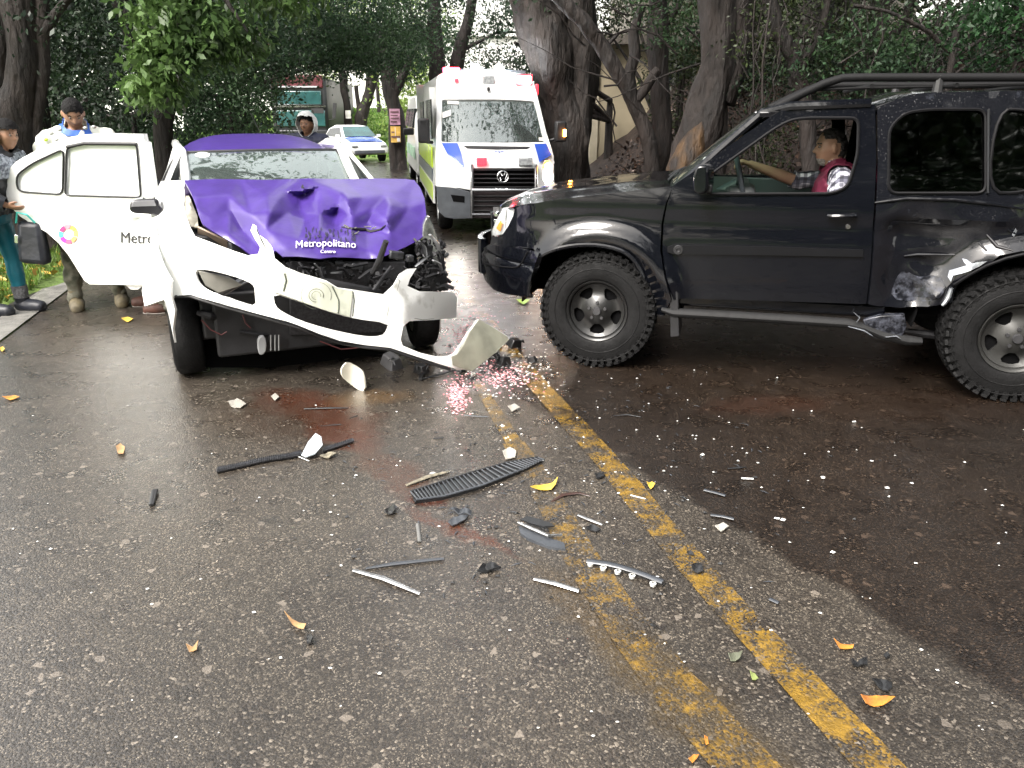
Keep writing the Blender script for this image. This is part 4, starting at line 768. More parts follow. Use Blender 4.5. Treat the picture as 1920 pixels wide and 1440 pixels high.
m.tube([bump_fn(u, v) + Vector((0, .015, 0)) for u, v in edge], .011, 6); m.build('bumper_lip', black_plastic, bump)
for pts, mm in (([(740, 516), (748, 526), (742, 545)], 'crack_dark'), ([(728, 566), (726, 582), (722, 600)], 'crack_dark'), ([(775, 595), (790, 598), (812, 596)], 'crack_dark'), ([(462, 505), (475, 510), (489, 508)], 'crack_dark'), ([(480, 430), (490, 450), (500, 470)], 'crack_dark')):
    m = MB(); m.tube([bump_fn(*p) + Vector((0, -.024, 0)) for p in pts], [.002, .005, .002], 4, flat=.4); m.build('scratch', MATS[mm], bump)
# what shows through the fog opening and under the bumper
m = MB(); m.prism([T(u, v, -.5) for u, v in [(372, 508), (430, 520), (455, 535), (410, 550), (385, 536)]], (0, .03, 0)); m.build('inner_bracket', mat('inner_beige', (.34, .33, .29), .5, var=.4), TXO, bev=.004)
m = MB(); m.tube([T(400, 556, -.46), T(430, 538, -.48), T(462, 520, -.4)], .018, 7); m.tube([T(408, 560, -.44), T(440, 540, -.46), T(470, 524, -.4)], .01, 7); m.build('brace', grey_metal, TXO)
# engine bay and underside
m = MB(); m.box((-.02, .15, .5), (1.3, .9, .42)); m.box((0, -.28, .38), (1.2, .12, .42)); m.box((0, .9, .32), (1.5, 2.2, .12)); m.box((.1, .1, .8), (1.1, .6, .18)); m.box((-.56, .25, .76), (.3, .5, .3)); m.build('engine_bay', black_plastic, TXO, bev=.02)
m = MB(); m.box((.25, -.36, .5), (.75, .05, .5), rot=(.1, .08, 0)); m.build('radiator', mat('radiator_fins', (.05, .05, .055), .5, metal=.5, var=.5, vs=60), TXO, bev=.005)
junk = MB(); random.seed(21)
for i in range(150):
    u = rnd(525, 830); v = 484 + (u - 525) * .03 + rnd(0, 52); q = rnd(-.5, -.25); p = T(u, v, q)
    if rnd(0, 1) < .5: junk.box(p, (rnd(.01, .045), rnd(.01, .04), rnd(.006, .022)), rot=(rnd(-1, 1), rnd(-1, 1), rnd(-1, 1)))
    else:
        d = Vector((rnd(-1, 1), rnd(-.3, .3), rnd(-1, .6))) * rnd(.05, .2); junk.tube([p, p + d * .5 + Vector((0, 0, rnd(-.03, .03))), p + d], rnd(.004, .016), 6)
for i in range(190):
    u = rnd(778, 838); v = rnd(450, 545); p = T(u, v, rnd(-.45, -.1))
    junk.box(p, (rnd(.006, .025), rnd(.01, .03), rnd(.01, .04)), rot=(rnd(-1, 1), rnd(-1, 1), rnd(-1, 1)))
tag(junk.build('crushed_engine_parts', dark_metal, TXO, bev=.003), kind='stuff')
for (u, v, du, dv, w, mm) in ((786, 452, 14, 34, .014, grey_metal), (806, 440, 22, 46, .02, silver), (822, 470, 8, 40, .012, dark_metal), (778, 500, 26, -20, .012, grey_metal), (796, 520, 34, -8, .014, dark_metal), (812, 488, 18, 22, .016, silver), (560, 500, 40, 14, .012, dark_metal), (620, 512, 44, 6, .016, grey_metal), (672, 522, 30, -22, .012, dark_metal), (590, 494, 12, 34, .01, grey_metal)):
    m = MB(); a, b = T(u, v, -.5), T(u + du, v + dv, -.42); m.tube([a, a.lerp(b, .4) + Vector((.01, -.02, .015)), b], [w, w * 1.5, w * .7], 6, flat=.35); m.build('torn_bracket', mm, TXO)
m = MB(); m.tube([T(698, 512, -.62), T(712, 486, -.68), T(724, 452, -.74)], [.016, .02, .017], 8); m.build('hose', black_plastic, TXO)
m = MB(); m.tube([T(560, 522, -.5), T(620, 532, -.62), T(660, 540, -.62), T(712, 546, -.6)], [.02, .03, .03, .015], 8); m.tube([T(700, 545, -.66), T(716, 524, -.62), T(733, 500, -.55)], [.012, .014, .01], 7); m.tube([T(600, 500, -.5), T(606, 520, -.52), T(600, 545, -.5)], .012, 7); m.tube([T(560, 492, -.46), T(580, 515, -.5), T(575, 535, -.5)], .01, 7); m.build('pipe', dark_metal, TXO)
m = MB()
for (u, v, w, h, r) in ((742, 478, .14, .09, .2), (768, 485, .07, .08, .1), (600, 508, .1, .1, -.2), (668, 500, .12, .07, .3), (635, 492, .09, .05, .1), (800, 470, .08, .16, .3)): m = MB(); m.box(T(u, v, -.4), (w * .75, .05, h * .6), rot=(.1, r, .2)); m.build('reservoir', mat('pale_engine_plastic', (.07, .073, .08), .25, var=.8, vs=22), TXO, bev=.01)
m = MB(); m.prism([T(u, v, -.2) for u, v in chaikin([(790, 430), (802, 400), (815, 430), (826, 470), (838, 505), (815, 500), (798, 470)], 1)], (.03, .12, 0)); m.build('crushed_headlamp', mat('lamp_shards', (.3, .32, .3), .15, var=.8, vs=14, coat=.5), TXO, bev=.01)
m = MB(); m.prism([T(u, v, -.35) for u, v in [(798, 505), (836, 500), (842, 545), (790, 545)]], (0, .3, 0)); m.build('arch_liner', black_plastic, TXO, bev=.01)
# under the bumper: axle, splash shield, hanging horn, pipes
m = MB(); m.prism([T(u, v, -.12) for u, v in [(372, 580), (600, 640), (740, 665), (740, 690), (600, 690), (372, 690)]], (0, .4, 0)); m.build('splash_shield', void, TXO, bev=.01)
m = MB(); m.tube([T(370, 586, -.3), T(395, 592, -.33), T(425, 600, -.3)], [.016, .03, .012], 7); m.tube([T(450, 622, -.35), T(485, 627, -.36), T(520, 628, -.3)], .012, 7); m.tube([T(330, 640, 0), T(480, 650, .0), T(760, 660, .05)], .035, 8); m.build('wishbone', dark_metal, TXO)
m = MB(); m.prism([T(u, v, -.4) for u, v in chaikin([(483, 632), (498, 630), (501, 655), (493, 667), (484, 664)], 1)], (0, .05, 0)); m.build('washer_bottle', mat('milky_plastic', (.36, .37, .38), .4, var=.3), TXO, bev=.006)
m = MB()
for u in (508, 516, 523): m.tube([T(u, 628, -.38), T(u, 657, -.38)], .006, 6)
m.build('bracket_bars', grey_metal, TXO)
m = MB()
for a in ([(378, 600), (395, 618), (415, 628), (425, 622)], [(455, 590), (460, 605), (470, 615)], [(600, 640), (640, 655), (690, 650)]): m.tube([T(*p, -.36) for p in a], .005, 5)
tag(m.build('hanging_wire', mat('wire_red_brown', (.1, .02, .02), .5, var=.4), TXO), kind='stuff')
def wheel(par, c, rad, w, rim_r, side=-1, steer=0, style='plain', rimmat=None, tread=0, spokes=5, face='y'):
    """axle along local y; side -1: outer face towards -y"""
    o = empty('wheel', c, steer); o.parent = par; s = side; h = w / 2
    m = MB(); m.lathe([(s * h * .3, rim_r * .98), (s * h * .92, rim_r), (s * h * .99, rim_r + .012), (s * h * 1.0, rim_r + (rad - rim_r) * .35), (s * h * .97, rim_r + (rad - rim_r) * .7), (s * h * .86, rad - .018), (s * h * .72, rad - .004), (0, rad), (-s * h * .75, rad - .004), (-s * h * .9, rad - .02), (-s * h, rim_r + .03), (-s * h * .9, rim_r), (-s * h * .3, rim_r * .98)], n=56)
    for g in (rim_r + (rad - rim_r) * .45, rim_r + (rad - rim_r) * .8): m.lathe([(s * h * .995, g - .004), (s * h * 1.015, g), (s * h * .99, g + .004)], n=56)
    m.build('tyre', rubber, o, sm=50)
    if tread:
        t = MB()
        for k in range(tread):
            a = 2 * PI * k / tread
            for j, (yy, ww, sk_) in enumerate(((s * h * .86, .22, .35), (s * h * .42, .2, -.3), (0, .16, .2), (-s * h * .42, .2, -.3), (-s * h * .86, .22, .35))):
                aa = a + (j % 2) * PI / tread; rr = rad + (.004 if j in (1, 2, 3) else -.004); t.box((rr * math.cos(aa), yy, rr * math.sin(aa)), (.016, w * ww, 2 * PI * rad / tread * .62), rot=(sk_, -aa, 0))
            t.box(((rad - .03) * math.cos(a), s * h * .955, (rad - .03) * math.sin(a)), (.04, .012, 2 * PI * rad / tread * (.6 if k % 2 else .38)), rot=(0, -a, 0))
        tag(t.build('tread', rubber, o, sm=0), kind='stuff')
    rm = rimmat or silver
    def prof(r): k = r / rim_r; return s * (h * .84 - w * .2 * math.exp(-((k - .62) / .3) ** 2) + w * .02)
    ol = [(rim_r * .9 * math.cos(a), rim_r * .9 * math.sin(a)) for a in np.linspace(0, 2 * PI, 49)[:-1]]; holes = []
    for k in range(spokes):
        a = 2 * PI * k / spokes + PI / 2 + PI / spokes; hw = PI / spokes * .62
        holes.append(chaikin([(r * math.cos(a + d), r * math.sin(a + d)) for r, d in ((rim_r * .46, -hw * .55), (rim_r * .8, -hw), (rim_r * .83, 0), (rim_r * .8, hw), (rim_r * .46, hw * .55), (rim_r * .44, 0))], 1))
    panel('rim', ol, lambda x, z: (x, prof(math.hypot(x, z)), z), rm, o, holes=holes, res=rim_r * .16, thick=.018, off=0, sm=60)
    m = MB(); m.lathe([(s * h * .55, rim_r * .88), (s * h * .86, rim_r * .9), (s * h * .93, rim_r * .94), (s * h * .97, rim_r * .985), (s * h * .9, rim_r * 1.0), (-s * h * .8, rim_r * .97), (-s * h * .8, .1)], n=48); m.build('rim_lip', rm, o, sm=50)
    m = MB(); m.lathe([(s * w * .2, .0), (s * w * .2, rim_r * .82), (-s * w * .2, rim_r * .82)], n=24); m.build('brake', void, o)
    m = MB(); y0 = prof(rim_r * .12); m.lathe([(y0 + s * .02, .0001), (y0 + s * .02, rim_r * .12), (y0 + s * .012, rim_r * .14), (y0, rim_r * .15)], n=20)
    for k in range(5 if spokes != 6 else 6):
        a = 2 * PI * k / (5 if spokes != 6 else 6) + PI / 2; r = rim_r * .27; m.lathe([(s * .02 + prof(r), .0001), (s * .02 + prof(r), .011), (prof(r) - s * .01, .012)], (r * math.cos(a), 0, r * math.sin(a)), n=8)
    m.build('hub', mat('hub_dark', (.08, .08, .085), .4, metal=.5, var=.3), o)
    return o
wA = wheel(TXO, (-.77, 0, .3), .3, .19, .19, steer=PI / 2 * 0 + R(90)); 
for x, y in ((.86, .02), (-.76, 2.51), (.76, 2.51)):
    c = wheel(TXO, (x, y, .3), .3, .19, .19, side=1 if x > 0 else -1, steer=R(90) if 1 else 0)
for o in [w for w in TXO.children if w.name.startswith('wheel')]:   # axle runs along the car's x
    o.rotation_euler = (0, 0, R(-90) if o.location.x < 0 else R(90) + R(8) * (o.location.y < 1) ) if o.location.x < 0 else (0, 0, R(-90) + R(-6) * (o.location.y < 1))
m = MB(); m.tube([(.1, 2.5, 1.46), (.03, 2.62, 1.66)], .003, 5); m.tube([(.1, 2.46, 1.46), (.1, 2.5, 1.475)], .012, 6); m.build('aerial', dark_metal, TXO)
# ---------------- black off-road car across the lane ----------------
SV = Frame(.573, 5.10, math.degrees(math.atan2(-.70, 2.487)))
SVO = frame_root('off_road_car', SV, 'black off road car with roof rack and dented rear door standing across the lane', 'car')
def blackpaint(name, rough=.13, scr=None, bump=.05):
    m, N, K = nodes(name); b = N['Principled BSDF']; b.inputs['Base Color'].default_value = (.0035, .004, .006, 1); b.inputs['Roughness'].default_value = rough
    b.inputs['Coat Weight'].default_value = .8; b.inputs['Specular IOR Level'].default_value = .1; b.inputs['Coat Roughness'].default_value = .05; tc = N.new('ShaderNodeTexCoord')
    n = N.new('ShaderNodeTexNoise'); n.inputs['Scale'].default_value = 3; n.inputs['Detail'].default_value = 2; K.new(tc.outputs['Object'], n.inputs['Vector'])
    v = N.new('ShaderNodeTexVoronoi'); v.inputs['Scale'].default_value = 70; K.new(tc.outputs['Object'], v.inputs['Vector'])
    r = N.new('ShaderNodeValToRGB'); r.color_ramp.elements[0].position = .06; r.color_ramp.elements[0].color = (1, 1, 1, 1); r.color_ramp.elements[1].position = .2; r.color_ramp.elements[1].color = (0, 0, 0, 1); K.new(v.outputs['Distance'], r.inputs[0])
    a = N.new('ShaderNodeMath'); a.operation = 'MULTIPLY_ADD'; a.inputs[1].default_value = .12; K.new(r.outputs[0], a.inputs[0]); K.new(n.outputs[0], a.inputs[2])
    bp = N.new('ShaderNodeBump'); bp.inputs['Strength'].default_value = bump * 6; bp.inputs['Distance'].default_value = .006; K.new(a.outputs[0], bp.inputs['Height']); K.new(bp.outputs[0], b.inputs['Normal']); K.new(bp.outputs[0], b.inputs['Coat Normal'])
    if scr:
        n2 = N.new('ShaderNodeTexNoise'); n2.inputs['Scale'].default_value = scr[0]; n2.inputs['Detail'].default_value = 10; n2.inputs['Roughness'].default_value = .7; K.new(tc.outputs['Object'], n2.inputs['Vector'])
        c = N.new('ShaderNodeValToRGB'); e = c.color_ramp.elements; e[0].position = scr[1]; e[0].color = (.006, .0065, .009, 1); e[1].position = scr[2]; e[1].color = (*scr[3], 1); K.new(n2.outputs[0], c.inputs[0]); K.new(c.outputs[0], b.inputs['Base Color'])
        c2 = N.new('ShaderNodeMapRange'); c2.inputs[1].default_value = scr[1]; c2.inputs[2].default_value = scr[2]; c2.inputs[3].default_value = 1; c2.inputs[4].default_value = .1; K.new(n2.outputs[0], c2.inputs[0]); K.new(c2.outputs[0], b.inputs['Coat Weight'])
    MATS[name] = m; return m
blk = blackpaint('black_car_paint'); blk_dirty = blackpaint('black_paint_scratched', .2, (7, .62, .8, (.05, .055, .07)), .12); blk_scr = blackpaint('black_paint_scraped', .35, (16, .44, .62, (.075, .08, .1)), .3)
WID = 1.78
def g2(x, z, cx, cz, rx, rz): return math.exp(-((x - cx) / rx) ** 2 - ((z - cz) / rz) ** 2)
def sw0(x, z):
    w = .03 + max(0, .62 - z) * .1 + (.012 if .74 < z < .80 else 0) * 0
    sp1 = lambda q, k: k * math.log(1 + math.exp(max(-30, min(30, q / k))))
    w += sp1(z - 1.04, .04) * .09 + sp1(z - 1.22, .05) * .13
    w += .01 * math.exp(-((z - 1.0) / .07) ** 2)
    if x < -.3: w += min(1.3, (-.3 - x) / .52) ** 2.2 * .3
    if x > 3.2: w += (x - 3.2) ** 2 * 1.0
    if z < 1.1:
        for cx, cz in ((0, .4), (2.52, .4)):
            r = math.hypot(x - cx, (z - cz)); w -= .055 * math.exp(-((r - .5) / .06) ** 2)
    return w
def sw(x, z):
    w = sw0(x, z)
    if x > 1.64 and z < 1.18:                          # struck rear door and wing
        k = ss(1.64, 1.8, x) * ss(1.2, 1.02, z)
        w += k * (.1 * g2(x, z, 1.95, .85, .35, .3) + .05 * g2(x, z, 1.95, .58, .25, .12) - .035 * g2(x, z, 2.05, 1.08, .5, .04))
        w += k * (.045 * abs(noise.noise((x * 3.5, z * 4.5, 2))) + .008 * abs(noise.noise((x * 11, z * 11, 4))) - .015)
    return w
SP_ = lambda u, v, wf=sw: (lambda p: (p.x, p.z))(SV.hitw(u, v, wf))
sp = lambda L_, wf=sw: [SP_(u, v, wf) for u, v in L_]
def both(name, ol, mt, holes=(), res=.06, thick=.02, only=None, parent=None, dy=0, sm=40, **k):
    o = None
    if only != 'R': o = panel(name, ol, lambda x, z: (x, sw(x, z) + dy, z), mt, parent or SVO, holes=holes, res=res, thick=thick, off=-1, sm=sm, **k)
    if only != 'L': panel(name, ol, lambda x, z: (x, WID - sw0(x, z) - dy, z), MATS.get('black_car_paint') if mt in (blk_dirty, blk_scr) else mt, SVO, holes=holes, res=max(res, .1), thick=thick, off=-1, flip=True, sm=sm)
    return o
arch_f = [(1010, 482), (1030, 471), (1058, 463), (1090, 459), (1125, 460), (1158, 467), (1180, 478), (1196, 497), (1208, 525), (1218, 555), (1228, 592)]
fend = [(1262, 349), (1205, 355), (1142, 363), (1080, 370), (1030, 376), (975, 386), (965, 392), (962, 405), (953, 424), (941, 442), (922, 444), (919, 458), (960, 462), (1000, 466)] + arch_f + [(1244, 592), (1258, 562), (1246, 520), (1238, 470), (1240, 420), (1248, 382)]
both('front_wing', sp(fend), blk, res=.035, thick=.015, sm=50)
# wheel arch flare
m = MB(); af = [SV.hitw(u, v, lambda x, z: sw(x, z) - .012) for u, v in chaikin([(998, 474)] + arch_f, 1, False)]
m.tube(af, .016, 8); m.build('arch_flare', blk, SVO)
def up(p, d): return Vector((p.x, p.y + d, p.z))
# bonnet with cut-line, falling to the nose
def zedge(x): return float(np.interp(x, [-.8, -.66, -.5, -.2, .03, .25, .45], [.99, 1.045, 1.085, 1.125, 1.15, 1.19, 1.215]))
def zcen(x): return float(np.interp(x, [-.92, -.85, -.68, -.45, -.26, .14, .36], [.98, 1.04, 1.11, 1.145, 1.17, 1.215, 1.225]))
def bon(s, t):
    k = (2 * t - 1); xe = -.66 + 1.1 * s; xc = -.9 + 1.26 * s; x = xe * k * k + xc * (1 - k * k); y0 = sw0(xe, zedge(xe)) + .004; y = y0 + (WID - 2 * y0) * t
    z = zedge(xe) * abs(k) ** 3 + zcen(xc) * (1 - abs(k) ** 3) + .012 * math.exp(-((abs(k) - .55) / .08) ** 2); return Vector((x, y, z))
m = MB(); m.grid(bon, 22, 22); m.build('bonnet', blk, SVO, thick=.02)
# nose, grille, right lamp
m = MB(); m.grid(lambda s, t: (lambda p: (p.x - .02 * math.sin(PI * t) + .06 * t * t, p.y, p.z + (.62 - p.z) * t))(bon(0, .04 + .92 * s)), 16, 6); nose = m.build('nose', blk, SVO, thick=.02)
m = MB()
for k in range(5): m.tube([(-.86, .5, .95 - .05 * k), (-.9, .89, .95 - .05 * k), (-.86, 1.28, .95 - .05 * k)], .014, 6)
for i, y in enumerate((.5, .89, 1.28)): m.tube([(-.88, y, .72), (-.89, y, .97)], .012, 6)
m.build('grille', chrome, SVO)
# windscreen, pillars, roof
def wsc(s, t):
    k = 2 * t - 1; x = (.36 + .1 * k * k) * (1 - s) + (.9 + .05 * k * k) * s; z = 1.19 + (1.665 - 1.19) * s + .01 * math.sin(PI * s); y0 = .1 + .12 * s; return Vector((x, y0 + (WID - 2 * y0) * t, z - .012 * k * k))
suv_glass = glass('green_tinted_windscreen', (.5, .62, .55), .12, .02, dirt_or_glare=.12)
m = MB(); m.grid(wsc, 8, 14); m.build('windscreen', suv_glass, SVO, thick=.006)
m = MB(); m.grid(lambda s, t: wsc(-.12 + .14 * s, .03 + .94 * t) + Vector((-.02, 0, .01)), 3, 12); cw = m.build('cowl_panel', mat('cowl_grey', (.06, .062, .065), .35, var=.6, vs=14, coat=.3), SVO, thick=.01)
for y, a, b in ((.35, .25, .75), (.9, .25, .9)): m = MB(); m.tube([wsc(-.06, y / 1.78) + Vector((-.02, 0, .03)), wsc(.05, y / 1.78 + .1) + Vector((-.01, 0, .03)), wsc(.13, y / 1.78 + .25) + Vector((-.01, 0, .012))], .008, 6); m.build('wiper', black_plastic, SVO)
for t, nm in ((0.0, 'L'), (1.0, 'R')):
    m = MB(); pts = [wsc(s, t) for s in (0, .25, .5, .75, 1)]; s_ = 1 if t == 0 else -1
    m.tube([p + Vector((.0, -.012 * s_, .01)) for p in pts] + [Vector((1.1, sw0(1.1, 1.69) if t == 0 else WID - sw0(1.1, 1.69), 1.70)), Vector((1.55, sw0(1.5, 1.72) if t == 0 else WID - sw0(1.5, 1.72), 1.715))], .024, 8, flat=1.1); m.build('windscreen_pillar', blk, SVO)
def roof(s, t):
    k = 2 * t - 1; x = .93 + 2.6 * s; step = ss(1.5, 1.78, x); z = 1.68 + .025 * ss(.93, 1.3, x) + .065 * step - .05 * ss(3.2, 3.53, x) + .025 * (1 - k * k) - .02 * k ** 8; y0 = sw0(1.5, z) + .01; return Vector((x, y0 + (WID - 2 * y0) * t, z))
m = MB(); m.grid(roof, 30, 14); m.build('roof', blk, SVO, thick=.025)
# front door
dwin = roundc([(1322, 336), (1345, 318), (1452, 241), (1484, 224), (1520, 221), (1610, 221), (1608, 290), (1590, 350), (1560, 363), (1322, 364)], 16, 4)
door = [(1263, 347), (1300, 322), (1380, 264), (1440, 222), (1470, 204), (1500, 198), (1560, 196), (1641, 196), (1643, 300), (1638, 400), (1632, 500), (1624, 570), (1500, 566), (1264, 562), (1250, 520), (1242, 470), (1244, 420), (1251, 382)]
fd = both('front_door', sp(door), blk, holes=[sp(dwin)], res=.045, thick=.05, sm=40)
m = MB(); m.tube([SV.hitw(u, v, lambda x, z: sw(x, z) - .004) for u, v in dwin + dwin[:1]], .010, 6, cap=False); m.build('window_seal', mat('seal_shine', (.005, .005, .006), .55, spec=.15), fd)
# moulding, handle, lock, emblem
mold = [(1252, 462), (1262, 459), (1450, 462), (1618, 468), (1618, 481), (1450, 478), (1262, 476), (1252, 472)]
panel('door_moulding', sp(mold), lambda x, z: (x, sw(x, z) - .014, z), mat('moulding_black', (.0035, .0037, .005), .45, var=.3, spec=.25), fd, res=.08, thick=.02, off=-1, bev=.004)
m = MB(); c = SV.hitw(1272, 468, sw); m.lathe([(-.02, .001), (-.021, .028), (-.016, .032)], c, 'y', 18); m.lathe([(-.024, .01), (-.026, .013), (-.02, .016)], c, 'y', 14); m.build('door_badge', black_plastic, fd)
m = MB(); a, b = SV.hitw(1553, 404, sw), SV.hitw(1603, 404, sw); m.tube([a + Vector((0, -.012, 0)), a + Vector((.02, -.03, 0)), b + Vector((-.02, -.032, 0)), b + Vector((0, -.01, 0))], .017, 8, flat=.8); m.build('handle', blk, fd)
m = MB(); m.lathe([(-.012, .001), (-.012, .013), (0, .016)], SV.hitw(1590, 425, sw), 'y', 16); m.build('lock', chrome, fd)
# rear side: door with window, struck lower part, rear wing
rwin = sp(roundc([(1666, 362), (1667, 240), (1697, 211), (1745, 205), (1848, 205), (1848, 362)], 18, 5))
rw_top = [(1645, 201), (1668, 192), (1705, 178), (1740, 173), (1919, 170)]
P1 = sp(rw_top); P1 += [(2.9, 1.775), (3.3, 1.76), (3.42, 1.7), (3.55, 1.25), (3.6, .98)]
zt = lambda u, v: SP_(u, v)[1]
zb = zt(1910, 362); ztp = zt(1910, 205); x1 = SP_(1857, 300)[0]; x0w = SP_(1857, 300)[0]
rwin2 = chaikin([(x1, ztp), (2.36, ztp), (2.46, ztp - .05), (2.5, ztp - .2), (2.47, zb + .06), (2.4, zb), (x1, zb)], 2)
rwin3 = chaikin([(2.7, ztp), (3.25, ztp - .01), (3.36, zb + .05), (3.3, zb), (2.72, zb)], 1)
arch_r = [(2.52 + .5 * math.cos(a), .42 + .5 * math.sin(a)) for a in np.linspace(.02, PI * .62, 10)]
ar_px = sp([(1885, 485), (1850, 498), (1820, 515), (1795, 535), (1788, 550), (1786, 566)])
low_r = sp([(1740, 575), (1690, 577), (1645, 574), (1628, 570), (1636, 500), (1642, 400), (1646, 300)])
rd_ol = P1 + [(3.58, .5), (3.1, .42)] + arch_r + [p for p in ar_px if p[0] < arch_r[-1][0] - .02] + low_r
rear = both('rear_side', rd_ol, blk_dirty, holes=[rwin, rwin2, rwin3], res=.035, thick=.04, only='L', sm=32)
arr = [(2.52 + .5 * math.cos(a), .42 + .5 * math.sin(a)) for a in np.linspace(.02, PI - .02, 16)]
both('rear_side', P1 + [(3.58, .5), (3.1, .42)] + arr + [(1.9, .47), (1.62, .47), (1.62, 1.0), (1.65, 1.7)], blk_dirty, holes=[rwin, rwin2, rwin3], res=.1, only='R')
tint = glass('dark_tinted_glass', (.02, .025, .025), .07, .03, see=0, wob_=.03)
for w in (rwin, rwin2, rwin3):
    big = [(x + (x - sum(p[0] for p in w) / len(w)) * .04, z + (z - sum(p[1] for p in w) / len(w)) * .04) for x, z in w]
    panel('side_glass', big, lambda x, z: (x, sw0(x, z) + .016, z), tint, SVO, res=.09, thick=.004); panel('side_glass', big, lambda x, z: (x, WID - sw0(x, z) - .016, z), tint, SVO, res=.3, thick=.004)
    m = MB(); m.tube([Vector((x, sw0(x, z) - .004, z)) for x, z in w + w[:1]], .009, 6, cap=False); m.build('window_seal', MATS['seal_shine'], rear)
m = MB(); m.tube([Vector((SP_(1851, 205)[0], sw0(2, 1.6) - .008, SP_(1851, 205)[1])), Vector((SP_(1851, 362)[0], sw0(2, 1.2) - .008, SP_(1851, 362)[1]))], .016, 6, flat=.4); m.build('window_divider', mat('divider_grey', (.03, .031, .034), .4), rear)
m = MB()
for pts in ([(1695, 480), (1720, 477), (1790, 478)], [(1640, 380), (1700, 372), (1790, 374), (1860, 382), (1919, 392)], [(1850, 440), (1870, 462), (1900, 470)], [(1890, 430), (1905, 440), (1919, 436)], [(1836, 455), (1850, 470)]): m = MB(); m.tube([SV.hitw(u, v, lambda x, z: sw(x, z) - .003) for u, v in pts], [.006] + [.011] * (len(pts) - 2) + [.005], 8); m.build('crease', blk, rear)
panel('scrape', sp(chaikin([(1668, 560), (1680, 520), (1695, 505), (1720, 520), (1745, 515), (1768, 520), (1772, 545), (1758, 562), (1720, 566)], 1)), lambda x, z: (x, sw(x, z) - .004 + .01 * noise.noise((x * 22, z * 22, 0)), z), blk_scr, rear, res=.02, thick=.003, off=-1, sm=25)
torn = mat('torn_bare_steel', (.5, .53, .58), .22, metal=.7, var=.5, vs=14)
for P_ in ([(1776, 518), (1779, 506), (1795, 502), (1808, 498), (1830, 491), (1850, 489), (1835, 499), (1810, 510), (1786, 516), (1782, 528)], [(1803, 484), (1812, 486), (1822, 494), (1812, 497)], [(1896, 440), (1903, 428), (1906, 432), (1900, 444)]):
    panel('torn_edge', sp(P_), lambda x, z: (x, sw(x, z) - .012, z), torn, rear, res=.02, thick=.004, off=-1, sm=25)
m = MB(); m.tube([Vector((x, sw(x, z) - .012, z)) for x, z in sp([(1788, 533), (1820, 513), (1850, 497), (1885, 484), (1919, 476)])] , .010, 6); m.build('arch_flare', MATS['seal_shine'], rear)
m = MB(); m.tube([Vector((x, sw(x, z) - .01, z)) for x, z in sp([(1783, 540), (1778, 555), (1770, 568), (1766, 572)])], [.012, .016, .012, .01], 7); m.build('torn_lip', torn, rear)
# head lamp, bumper
lampm = glass('clear_lamp_glass', (.97, .98, .98), .06, .05, dirt_or_glare=.1, dcol=(.8, .8, .8))
lo = [(941, 391), (952, 389), (963, 391), (963, 400), (955, 420), (941, 440), (922, 442), (921, 434), (930, 412)]
lamp = panel('head_lamp', sp(lo), lambda x, z: (x, sw(x, z) + .006, z), lampm, SVO, res=.03, thick=.006, off=-1)
panel('reflector', sp(lo), lambda x, z: (x, sw(x, z) + .03, z), mat('lamp_reflector', (.85, .86, .86), .2, coat=1, bump=.4, bs=50), lamp, res=.03, thick=.01, off=-1)
panel('indicator', sp([(930, 428), (938, 414), (941, 420), (937, 434)]), lambda x, z: (x, sw(x, z) + .003, z), mat('amber_glass', (.8, .3, .05), .2, coat=1), lamp, res=.03, thick=.01, off=-1)
def bw(x, z): return sw0(x, min(z, .8)) - .045 + .02 * math.exp(-((z - .685) / .008) ** 2) + max(0, .58 - z) * .25
bo_ = [(918, 458), (960, 464), (996, 470), (1011, 474), (1003, 496), (996, 520), (993, 548), (1000, 558), (985, 558), (950, 552), (925, 543), (908, 525), (902, 500), (901, 480), (905, 466)]
ob = [(lambda p: (p.x, p.z))(SV.hitw(u, v, bw)) for u, v in bo_]
bp_ = panel('front_bumper', ob, lambda x, z: (x, bw(x, z), z), blk, SVO, res=.02, thick=.04, off=-1, sm=60)
xs_ = [p[0] for p in ob]; zs_ = [p[1] for p in ob]; xl, zl, zh = min(xs_), min(zs_), max(zs_)
m = MB(); m.grid(lambda s, t: (xl + .005 - .1 * math.sin(PI * s) ** .6 + (.1 if t < .15 else 0) * (1 - t / .15), bw(xl, .6) + (WID - 2 * bw(xl, .6)) * s, zl + .04 + (zh - zl - .06) * t), 20, 6); m.build('bumper_front', blk, SVO, thick=.04)
panel('front_bumper', ob, lambda x, z: (x, WID - bw(x, z), z), blk, SVO, res=.06, thick=.03, off=-1, flip=True)
m = MB(); m.tube([Vector((x, bw(x, z) - .002, z)) for x, z in [(lambda p: (p.x, p.z))(SV.hitw(u, v, bw)) for u, v in chaikin([(908, 494), (940, 500), (968, 502), (977, 496), (986, 478), (990, 471)], 1, False)]], .006, 6); m.build('bumper_groove', MATS['seal_shine'], bp_)
